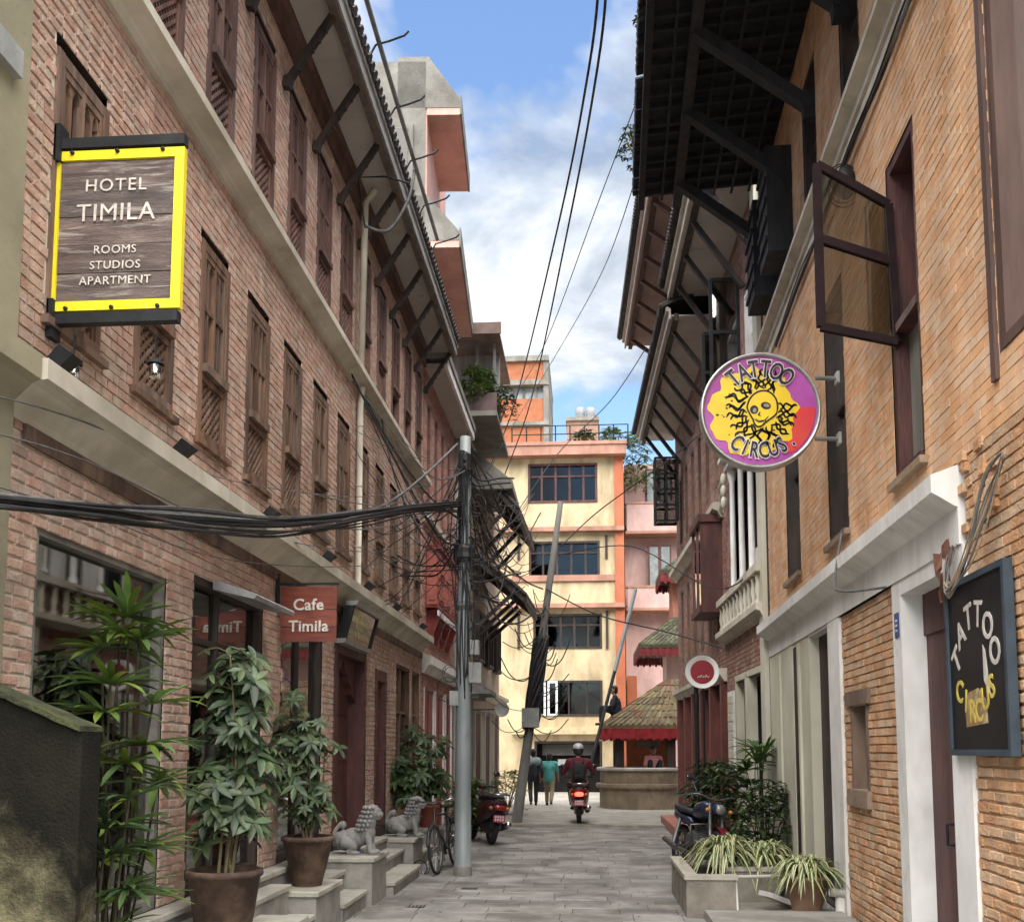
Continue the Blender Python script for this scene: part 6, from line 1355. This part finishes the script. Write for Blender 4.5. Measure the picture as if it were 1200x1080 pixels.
# ------------------------------------------------------------------ stone lions
LST_ = mat('lion_stone', (.27, .262, .25), (.165, .16, .152), .75, 6, bump=.35, bscale=45, stain=((.10, .095, .09), 5, .6))
def lion(c, s, label):
    t = thing('lion_statue', label, 'statue', c, 'stone lions by the hotel door'); c = V(c)
    P = lambda x, y, z: c + V((x, y, z)) * s
    b = MB(); E = lambda x, y, z, rx, ry, rz: b.sph(P(x, y, z), (rx * s, ry * s, rz * s), 14, 10)
    E(-.20, 0, .20, .17, .13, .15); E(-.05, 0, .24, .20, .125, .15); E(.10, 0, .32, .15, .13, .19); E(.12, 0, .46, .14, .14, .16)
    E(.19, 0, .60, .125, .115, .12); E(.29, 0, .57, .075, .075, .055); E(.30, 0, .635, .03, .05, .025); E(.27, 0, .515, .065, .055, .025)
    for sg in (-1, 1):
        b.cap_(P(.14, sg * .085, .34), P(.20, sg * .09, .05), .055 * s, .042 * s); E(.235, sg * .09, .035, .07, .045, .035)
        b.cap_(P(-.18, sg * .11, .18), P(-.04, sg * .13, .12), .085 * s, .06 * s); b.cap_(P(-.04, sg * .13, .12), P(-.12, sg * .13, .04), .05 * s, .04 * s); E(-.03, sg * .13, .03, .09, .045, .032)
        E(.12, sg * .105, .665, .03, .02, .04); E(.245, sg * .055, .645, .025, .022, .022)
    b.tube(spl([P(-.34, 0, .12), P(-.36, 0, .30), P(-.26, 0, .44), P(-.22, 0, .40)], 5), .032 * s, 8); E(-.23, 0, .42, .05, .045, .06)
    remeshed(b, .009 * s, 'body', LST_, t, 1)
    m = MB(); R = random.Random(5)
    for i in range(6):
        for j in range(9):
            a = -2.2 + 4.4 * j / 8; z = .36 + i * .062; r = .145 + .012 * math.sin(i); x = .075 + .02 * i - r * math.cos(a) * .75; y = r * math.sin(a) * 1.02; m.sph(P(x, y, z), (.030 * s, .030 * s, .030 * s), 7, 5)
    m.build('mane_curls', LST_, t, True)
    q = MB(); q.box(P(-.42, -.19, -.0), P(.34, .19, .012)); q.build('base_slab', LST_, t)
    return t
lion((-2.60, 11.60, .52), .78, 'nearer carved stone lion with curled mane on the hotel step plinth')
lion((-2.60, 14.68, .46), .80, 'farther carved stone lion on its plinth beside the potted shrub')
# ------------------------------------------------------------------ vehicles
RUB = mat('rubber', (.02, .02, .02), (.012, .012, .012), .85, 20, bump=.2); CHR = mat('chrome', (.55, .55, .55), (.4, .4, .4), .2, 10, metal=1., bump=0)
PBLK = mat('gloss_black', (.018, .018, .022), (.012, .012, .014), .22, 4, bump=0, spec=.6); PRED = mat('gloss_red', (.16, .012, .02), (.11, .01, .015), .25, 4, bump=0, spec=.6)
SEAT = mat('seat_vinyl', (.022, .021, .021), (.014, .013, .013), .55, 20, bump=.15); SILV = mat('silver_paint', (.42, .42, .43), (.34, .34, .35), .35, 5, metal=.5, bump=0)
class Loc:
    def __init__(s, c, rz, lean=0.): s.M = Matrix.Translation(V(c)) @ Matrix.Rotation(rz, 4, 'Z') @ Matrix.Rotation(lean, 4, 'Y')
    def b(s, mb, name, m, par, smooth=True): mb.v = [tuple(s.M @ V(p)) for p in mb.v]; return mb.build(name, m, par, smooth)
def sect(y, w, z0, z1, n=16, e=.7):
    out = []
    for k in range(n):
        a = 2 * math.pi * k / n; ca, sa = math.cos(a), math.sin(a); out.append(V((w * math.copysign(abs(ca) ** e, ca), y, (z0 + z1) / 2 + (z1 - z0) / 2 * math.copysign(abs(sa) ** e, sa))))
    return out
def wheel(L, par, y, r, wd, spokes=0, z=None, rim=None):
    z = r if z is None else z
    q = MB(); q.torus((0, y, z), r - wd, wd, (1, 0, 0), 32, 10); w = L.b(q, 'wheel', RUB, par)
    q = MB(); q.torus((0, y, z), r - wd * 1.9, wd * .3, (1, 0, 0), 32, 6); q.lathe([(.045, -.05), (.05, 0), (.045, .05)], (0, y, z), 12, (1, 0, 0))
    if spokes:
        for k in range(spokes):
            a = 2 * math.pi * k / spokes; q.tube([(.02 * (1 if k % 2 else -1), y, z), (0, y + (r - wd * 1.9) * math.cos(a), z + (r - wd * 1.9) * math.sin(a))], .004, 4, False)
    else:
        for k in range(5):
            a = 2 * math.pi * k / 5; q.bar((0, y, z), (0, y + (r - wd * 1.9) * math.cos(a), z + (r - wd * 1.9) * math.sin(a)), .03, .045, (1, 0, 0))
    L.b(q, 'rim', rim or SILV, w); return w
def scooter(c, rz, label, body, lean=0., lit=False, plate=(.30, .02, .04)):
    t = thing('scooter', label, 'scooter', c); L = Loc(c, rz, lean)
    wheel(L, t, -.62, .25, .055); wheel(L, t, .68, .25, .055)
    q = MB(); q.loft([sect(-1.0, .05, .66, .74), sect(-.96, .13, .58, .80), sect(-.85, .19, .50, .83), sect(-.6, .22, .42, .82), sect(-.3, .215, .36, .78), sect(-.05, .19, .30, .66), sect(.02, .17, .28, .5)]); L.b(q, 'rear_body', body, t)
    q = MB(); q.loft([sect(-.95, .10, .80, .86), sect(-.7, .17, .80, .90), sect(-.35, .17, .77, .88), sect(-.02, .13, .74, .83)]); L.b(q, 'seat', SEAT, t)
    q = MB(); q.loft([sect(.0, .20, .27, .35), sect(.4, .19, .27, .35)]); L.b(q, 'footboard', PBLK, t)
    q = MB(); q.loft([sect(.38, .19, .28, .62), sect(.46, .235, .30, .86), sect(.56, .20, .42, .93), sect(.66, .12, .6, .9)]); L.b(q, 'leg_shield', body, t)
    q = MB(); q.loft([sect(.56, .13, .92, 1.04), sect(.62, .19, .90, 1.08), sect(.70, .12, .93, 1.04)]); hd = L.b(q, 'handlebar_cover', body, t)
    q = MB(); q.tube([(-.36, .56, 1.0), (-.2, .60, 1.02), (.2, .60, 1.02), (.36, .56, 1.0)], .018, 8); L.b(q, 'handlebar', RUB, hd)
    for sg in (-1, 1):
        m_ = MB(); m_.tube([(sg * .24, .58, 1.03), (sg * .33, .56, 1.22)], .008, 6); m_.sph((sg * .36, .55, 1.26), (.065, .02, .05), 12, 8); L.b(m_, 'mirror', PBLK, t)
    q = MB(); q.loft([sect(.50, .06, .42, .50), sect(.68, .085, .48, .56), sect(.86, .06, .38, .46)]); L.b(q, 'front_mudguard', body, t)
    for sg in (-1, 1):
        q = MB(); q.tube([(sg * .075, .68, .25), (sg * .075, .62, .6)], .025, 8); L.b(q, 'fork_leg', SILV, t)
    q = MB(); q.loft([sect(-.99, .10, .62, .72, 14), sect(-1.02, .085, .63, .71, 14), sect(-1.035, .03, .65, .69, 14)]); L.b(q, 'tail_light', mat('tail_light_lit', (.6, .03, .02), None, .3, bump=0, emit=((1, .05, .03), 2.2)) if lit else mat('tail_lens', (.30, .012, .015), None, .2, bump=0, spec=.6), t)
    for sg in (-1, 1):
        q = MB(); q.sph((sg * .155, -.96, .66), (.04, .035, .035), 10, 6); L.b(q, 'indicator', mat('amber_lens', (.5, .17, .03), None, .2, bump=0), t)
    q = MB(); q.box((-.11, -1.02, .42), (.11, -1.008, .545)); p = L.b(q, 'number_plate', mat('plate_red', (.42, .07, .09), (.36, .05, .07), .5), t, False)
    q = MB()
    for k in range(4):
        for r in range(2): q.box((-.085 + k * .045, -1.024, .445 + r * .05), (-.06 + k * .045, -1.0205, .48 + r * .05))
    L.b(q, 'plate_mark', PW, p, False)
    q = MB(); q.loft([sect(-.98, .11, .50, .60), sect(-.86, .12, .30, .56), sect(-.78, .10, .22, .5)]); L.b(q, 'rear_mudguard', PBLK, t)
    q = MB(); q.tube([(.17, -.25, .26), (.19, -.55, .30), (.20, -.95, .38)], [.035, .06, .055], 12); e = L.b(q, 'exhaust', mat('exhaust_steel', (.12, .12, .12), (.08, .08, .08), .4, metal=.6), t); q = MB(); q.tube([(.20, -.95, .38), (.20, -.98, .385)], [.06, .05], 12); L.b(q, 'exhaust_tip', CHR, e)
    q = MB(); q.loft([sect(-.80, .09, .20, .40), sect(-.45, .12, .18, .42), sect(-.2, .11, .2, .4)]); L.b(q, 'engine', mat('engine_metal', (.10, .10, .10), (.06, .06, .06), .5, metal=.4), t)
    q = MB(); q.tube([(-.18, -.30, .9), (-.2, -.6, .92), (-.17, -.98, .9), (.17, -.98, .9), (.2, -.6, .92), (.18, -.30, .9)], .014, 8); L.b(q, 'grab_rail', CHR, t)
    return t, L
scooter((-.22, 23.75, .05), 0.02, 'red and black scooter with lit tail light ridden away from the camera', PRED, 0, True)
scooter((-1.98, 19.15, 0), .38, 'dark maroon scooter parked with red number plate behind the grey pole', mat('gloss_maroon', (.05, .012, .02), (.03, .01, .014), .25, 4, bump=0, spec=.6), .08)
# bicycle against the pole
def bicycle(c, rz, lean, label):
    t = thing('bicycle', label, 'bicycle', c); L = Loc(c, rz, lean); r = .33
    for y in (-.52, .52): wheel(L, t, y, r, .02, 20, rim=CHR)
    q = MB(); A, B, C_, Dd = (0, -.52, r), (0, -.12, .30), (0, -.22, .78), (0, .40, .80)
    for a, b in ((A, B), (A, C_), (B, C_), (C_, Dd), (B, (0, .42, .70))): q.tube([a, b], .016, 8)
    L.b(q, 'frame', PBLK, t)
    q = MB(); q.tube([(0, .52, r), (0, .45, .62), (0, .38, .92)], .017, 8); L.b(q, 'fork', PBLK, t)
    q = MB(); q.tube(spl([(-.28, .22, .98), (-.25, .36, 1.0), (0, .38, .97), (.25, .36, 1.0), (.28, .22, .98)], 5), .013, 8); L.b(q, 'handlebar', CHR, t)
    q = MB(); q.loft([sect(-.34, .10, .86, .92), sect(-.22, .09, .87, .92), sect(-.06, .025, .88, .91)]); L.b(q, 'saddle', SEAT, t); q = MB(); q.tube([(0, -.2, .74), (0, -.22, .88)], .014, 8); L.b(q, 'seat_post', CHR, t)
    q = MB(); q.box((-.07, -.86, .70), (.07, -.36, .715)); q.tube([(.06, -.8, .7), (.03, -.52, r)], .007, 5); q.tube([(-.06, -.8, .7), (-.03, -.52, r)], .007, 5); L.b(q, 'rear_rack', PBLK, t)
    q = MB(); q.lathe([(.09, -.006), (.09, .006)], (.03, -.12, .30), 20, (1, 0, 0)); q.tube([(.05, -.12, .30), (.06, -.12, .14)], .01, 6); q.tube([(-.05, -.12, .30), (-.06, -.12, .46)], .01, 6); q.box((.05, -.15, .12), (.14, -.08, .14)); q.box((-.14, -.15, .46), (-.05, -.08, .48)); L.b(q, 'crankset', CHR, t)
    for y in (-.52, .52):
        q = MB(); q.tube([(0, y + .36 * math.cos(a), r + .36 * math.sin(a)) for a in [.2 + i * .25 for i in range(11)]], .022, 6); L.b(q, 'mudguard', PBLK, t)
    return t
bicycle((-2.0, 14.62, 0), math.pi - .12, .10, 'black bicycle leaning beside the grey utility pole')
t = thing('wire_hoop', 'small bent wire hoop lying by the lion steps', 'hoop', (-2.32, 14.2, 0)); q = MB(); q.torus((-2.30, 14.1, .09), .10, .008, (0.2, 1, .2), 24, 6); q.build('ring', BLACK, t); q = MB(); q.torus((-2.24, 14.15, .08), .08, .008, (.6, 1, -.1), 24, 6); q.build('ring', CHR, t)
# motorcycle on the right
STEEL = mat('dull_steel', (.16, .16, .16), (.09, .09, .09), .4, 8, metal=.7)
def motorcycle(c, rz, lean, label):
    t = thing('motorcycle', label, 'motorcycle', c); L = Loc(c, rz, lean)
    wheel(L, t, -.66, .30, .05, 24, rim=STEEL); wheel(L, t, .66, .30, .045, 24, rim=STEEL)
    navy = mat('gloss_navy', (.02, .025, .05), (.012, .015, .03), .25, 4, bump=0, spec=.6)
    q = MB(); q.loft([sect(-.12, .10, .72, .86), sect(.05, .15, .70, .96), sect(.25, .155, .72, .98), sect(.42, .09, .78, .95)]); L.b(q, 'fuel_tank', navy, t)
    q = MB(); q.loft([sect(-.85, .10, .80, .90), sect(-.5, .14, .76, .86), sect(-.1, .11, .74, .84)]); L.b(q, 'seat', SEAT, t)
    q = MB(); q.loft([sect(-.98, .04, .78, .82), sect(-.8, .11, .66, .82), sect(-.45, .13, .60, .76), sect(-.2, .1, .6, .72)]); L.b(q, 'tail_panel', navy, t)
    q = MB(); q.loft([sect(-.18, .13, .28, .52), sect(.05, .15, .26, .58), sect(.25, .12, .30, .56)]); e = L.b(q, 'engine', MATS['engine_metal'], t)
    for k in range(6):
        z = .46 + k * .035; q = MB(); q.box((-.12, .06, z), (.12, .26, z + .012)); L.b(q, 'cooling_fin', MATS['engine_metal'], e, False)
    for sg in (-1, 1):
        q = MB(); q.tube([(sg * .09, .66, .30), (sg * .09, .50, .80), (sg * .09, .46, .95)], [.03, .026, .024], 10); L.b(q, 'fork_leg', STEEL, t)
        q = MB(); q.tube([(sg * .12, -.66, .32), (sg * .12, -.5, .68)], .03, 10); L.b(q, 'shock_absorber', STEEL, t)
        q = MB(); q.tube([(sg * .25, .40, 1.04), (sg * .36, .38, 1.24)], .008, 6); q.sph((sg * .39, .37, 1.27), (.06, .02, .04), 12, 8); L.b(q, 'mirror', PBLK, t)
        q = MB(); q.sph((sg * .17, .60, .86), (.035, .04, .03), 10, 6); L.b(q, 'indicator', MATS['amber_lens'], t)
        q = MB(); q.tube([(sg * .12, -.1, .30), (sg * .30, -.08, .30)], .016, 8); L.b(q, 'footpeg', RUB, t)
    q = MB(); q.tube(spl([(-.38, .28, 1.02), (-.25, .40, 1.06), (0, .44, 1.0), (.25, .40, 1.06), (.38, .28, 1.02)], 5), .014, 8); L.b(q, 'handlebar', STEEL, t)
    q = MB(); q.sph((0, .58, .88), (.085, .08, .085), 16, 10); h = L.b(q, 'headlamp', navy, t); q = MB(); q.lathe([(.001, .0), (.065, .0), (.07, -.02)], (0, .665, .88), 20, (0, 1, 0)); L.b(q, 'lens', mat('headlamp_lens', (.22, .22, .22), None, .08, bump=0, spec=.8), h)
    q = MB(); q.loft([[V((x, .66 + .345 * math.cos(a), .30 + .345 * math.sin(a))) for x in (-.06, .06)] for a in [.1 + .3 * i for i in range(8)]], cap=False, close=False); L.b(q, 'front_mudguard', PRED, t)
    q = MB(); q.tube([(.10, .2, .32), (.14, 0, .22), (.16, -.5, .26), (.16, -.95, .34)], [.025, .03, .045, .04], 10); L.b(q, 'exhaust', STEEL, t)
    q = MB(); q.tube([(-.1, -.05, .28), (-.22, -.10, .02)], .014, 8); L.b(q, 'side_stand', PBLK, t)
    q = MB(); q.tube([(-.2, .22, .30), (-.24, .22, .62), (0, .26, .66), (.24, .22, .62), (.2, .22, .30)], .016, 8); L.b(q, 'crash_guard', STEEL, t)
    q = MB(); q.tube([(0, -.66, .30), (0, -.1, .36)], .03, 8); q.tube([(0, -.6, .72), (0, .1, .62), (0, .46, .92)], .024, 8); L.b(q, 'frame', PBLK, t)
    return t
motorcycle((1.52, 15.0, 0), math.pi + .28, -.14, 'dark blue motorcycle parked behind the stone planter')

# ------------------------------------------------------------------ people
SKIN = mat('skin', (.30, .155, .10), (.25, .125, .08), .55, 6, bump=.05); HAIR = mat('hair_black', (.012, .010, .010), (.008, .007, .007), .5, 20, bump=.3)
def cloth(name, c, c2=None): return mat(name, c, c2, .9, 7, bump=.4, bscale=22)
def person(c, rz, label, J, shirt, trousers, shoes, hair=True, long_sleeve=False, vox=.017, extra=None):
    """J: joints in local metres, y forward"""
    t = thing('person', label, 'person', c); L = Loc(c, rz)
    def rm(mb, name, m, s=3): mb.v = [tuple(L.M @ V(p)) for p in mb.v]; return remeshed(mb, vox, name, m, t, s)
    b = MB(); hd = V(J['head'])
    b.sph(hd, (.078, .096, .118), 14, 10); b.sph(hd + V((0, .02, -.06)), (.058, .07, .07), 12, 8); b.sph(hd + V((0, .098, -.015)), (.016, .022, .026), 8, 6)
    b.sph(hd + V((0, .085, -.062)), (.03, .016, .012), 8, 6)
    for sg in (-1, 1): b.sph(hd + V((sg * .08, -.005, -.01)), (.014, .022, .032), 8, 6); b.sph(hd + V((sg * .03, .084, .012)), (.014, .012, .010), 8, 6)
    b.cap_(J['neck'], hd - V((0, .01, .08)), .055, .05); b.cap_(J['pelvis'], J['chest'], .125, .13)
    for s in 'lr':
        b.cap_(J['neck'], J['sh' + s], .06, .055); b.cap_(J['sh' + s], J['el' + s], .05, .04); b.cap_(J['el' + s], J['wr' + s], .038, .028)
        w = V(J['wr' + s]); dr = (w - V(J['el' + s])).normalized(); sd = 1 if s == 'r' else -1
        b.sph(w + dr * .05, (.028, .035, .045), 8, 6)
        side = dr.cross(V((1, 0, 0))).normalized() if abs(dr.x) < .9 else V((0, 1, 0))
        for k in range(4):
            o = side * (-.027 + k * .018); L_ = (.075, .088, .082, .065)[k]; b.cap_(w + dr * .075 + o, w + dr * (.075 + L_ * .55) + o, .0095, .0095, 6); b.cap_(w + dr * (.075 + L_ * .55) + o, w + dr * (.075 + L_ * .9) + o + V((-sd * .015, .008, 0)), .009, .008, 6)
        b.cap_(w + dr * .03 + side * -.03, w + dr * .075 + side * -.055, .011, .009, 6)
        b.cap_(J['hip' + s], J['kn' + s], .075, .052); b.cap_(J['kn' + s], J['an' + s], .048, .034); a = V(J['an' + s]); b.cap_(a + V((0, -.02, -.03)), a + V((0, .12, -.045)), .035, .028)
    rm(b, 'body', SKIN, 2)
    q = MB(); q.cap_(V(J['pelvis']) + V((0, 0, -.03)), J['chest'], .182, .168); q.cap_(V(J['chest']) + V((-.06, 0, .02)), V(J['chest']) + V((.06, 0, .02)), .15, .15)
    for s in 'lr':
        q.cap_(V(J['neck']) - V((0, 0, .03)), J['sh' + s], .085, .08)
        e = V(J['el' + s]); sh_ = V(J['sh' + s]); q.cap_(sh_, e if long_sleeve else sh_.lerp(e, .8), .075, .06)
        if long_sleeve: q.cap_(e, e.lerp(V(J['wr' + s]), .9), .058, .042)
    rm(q, 'shirt', shirt)
    q = MB(); q.sph(V(J['pelvis']) + V((0, 0, -.04)), (.165, .14, .13), 14, 8)
    for s in 'lr': q.cap_(J['hip' + s], J['kn' + s], .098, .074); q.cap_(J['kn' + s], V(J['an' + s]) + V((0, 0, .03)), .072, .058)
    rm(q, 'trousers', trousers)
    for s in 'lr':
        q = MB(); a = V(J['an' + s]); q.cap_(a + V((0, -.03, -.045)), a + V((0, .14, -.058)), .046, .036); rm(q, 'shoe', shoes, 2)
    if hair:
        q = MB(); q.sph(hd + V((0, -.03, .038)), (.09, .098, .105), 14, 10); q.sph(hd + V((0, -.05, -.02)), (.085, .075, .1), 12, 8); rm(q, 'hair', HAIR, 2)
    if extra: extra(t, L, rm, J)
    return t
def walkJ(ph, h=1.0):
    k = h; return dict(head=(0, .03, 1.60 * k), neck=(0, 0, 1.42 * k), chest=(0, 0, 1.24 * k), pelvis=(0, 0, .95 * k), shl=(-.19, 0, 1.38 * k), shr=(.19, 0, 1.38 * k),
        ell=(-.25, -.06 + ph * .10, 1.10 * k), elr=(.25, -.06 - ph * .10, 1.10 * k), wrl=(-.25, .06 + ph * .2, .86 * k), wrr=(.25, .06 - ph * .2, .86 * k),
        hipl=(-.09, 0, .90 * k), hipr=(.09, 0, .90 * k), knl=(-.095, .06 - ph * .14, .49 * k), knr=(.095, .06 + ph * .14, .49 * k), anl=(-.09, -.06 - ph * .24, .09 + (.05 if ph > 0 else 0)), anr=(.09, -.06 + ph * .24, .09 + (.05 if ph < 0 else 0)))
def yoke(t, L, rm, J):
    q = MB(); q.cap_(V(J['chest']) + V((-.1, -.01, .08)), V(J['chest']) + V((.1, -.01, .08)), .162, .162); rm(q, 'shirt_yoke', cloth('grey_teal', (.20, .26, .26)))
person((-1.63, 30.7, .034), .12, 'person in dark clothes with grey shoulder panel walking away by the leaning pole', walkJ(1, .97), cloth('dark_shirt', (.025, .028, .04)), cloth('dark_trousers', (.025, .025, .032)), BLACK, extra=yoke, long_sleeve=True)
person((-1.16, 30.8, .034), -.08, 'person in turquoise shirt and khaki trousers walking away', walkJ(-1, .90), cloth('turquoise_shirt', (.08, .30, .27), (.05, .22, .20)), cloth('khaki_trousers', (.25, .20, .13)), BLACK)
def rider_extra(t, L, rm, J):
    hd = V(J['head']); q = MB(); q.sph(hd + V((0, -.01, .02)), (.128, .148, .148), 16, 10); h = rm(q, 'helmet', mat('helmet_dark', (.03, .03, .035), None, .25, bump=0, spec=.6))
    q = MB(); q.sph(hd + V((0, -.015, .075)), (.125, .145, .10), 16, 8); L.b(q, 'helmet_stripe', mat('helmet_white', (.55, .56, .58), (.4, .4, .42), .3, 9), h)
    q = MB(); q.loft([sect(-.17, .13, .92, 1.34, 14), sect(-.26, .15, .90, 1.36, 14), sect(-.33, .12, .94, 1.28, 14)]); bp = L.b(q, 'backpack', cloth('backpack_black', (.018, .018, .02)), t); q = MB(); q.loft([sect(-.33, .10, .97, 1.10, 12), sect(-.36, .08, .98, 1.08, 12)]); L.b(q, 'backpack_pocket', cloth('backpack_black', (.018, .018, .02)), bp)
    for sg in (-1, 1):
        q = MB(); q.tube(spl([(sg * .10, -.17, 1.34), (sg * .12, .0, 1.42), (sg * .12, .15, 1.25), (sg * .11, .0, 1.0)], 4), .025, 6); L.b(q, 'backpack_strap', MATS['backpack_black'], bp)
Jr = dict(head=(0, .05, 1.62), neck=(0, 0, 1.42), chest=(0, -.03, 1.24), pelvis=(0, -.10, .97), shl=(-.22, 0, 1.37), shr=(.22, 0, 1.37), ell=(-.34, .10, 1.12), elr=(.34, .10, 1.12), wrl=(-.36, .46, 1.07), wrr=(.36, .46, 1.07), hipl=(-.11, -.06, .92), hipr=(.11, -.06, .92), knl=(-.20, .38, .86), knr=(.20, .38, .86), anl=(-.17, .28, .46), anr=(.17, .28, .46))
person((-.22, 23.55, .05), 0.02, 'person in maroon jacket and helmet with black backpack riding the scooter', Jr, cloth('maroon_jacket', (.13, .018, .03), (.09, .012, .02)), cloth('brown_trousers', (.10, .05, .035)), BLACK, False, True, extra=rider_extra)
def sitJ(h=1.0, fold=.0): return dict(head=(0, .06, .72), neck=(0, .03, .54), chest=(0, .02, .36), pelvis=(0, 0, .10), shl=(-.19, .03, .50), shr=(.19, .03, .50), ell=(-.25, .10, .26), elr=(.25, .10, .26), wrl=(-.15, .32, .20), wrr=(.15, .32, .20), hipl=(-.09, .02, .08), hipr=(.09, .02, .08), knl=(-.14, .42, .10 + fold), knr=(.14, .42, .10 + fold), anl=(-.12, .40 + fold * .3, -.32 + fold), anr=(.12, .40 + fold * .3, -.32 + fold))
person((1.86, 29.82, .948), math.pi + .1, 'person in pink top sitting inside the pavilion behind the round wall', sitJ(fold=.30), cloth('pink_top', (.75, .32, .33), (.62, .25, .26)), cloth('dark_trousers', (.025, .025, .032)), BLACK)
b = D(722, 836, 29.6); person((b.x, 29.6, b.z - .04), math.pi * .5, 'person in black sitting on the left slope of the pavilion roof', sitJ(fold=.12), cloth('dark_shirt', (.025, .028, .04)), cloth('dark_trousers', (.025, .025, .032)), BLACK, long_sleeve=True)
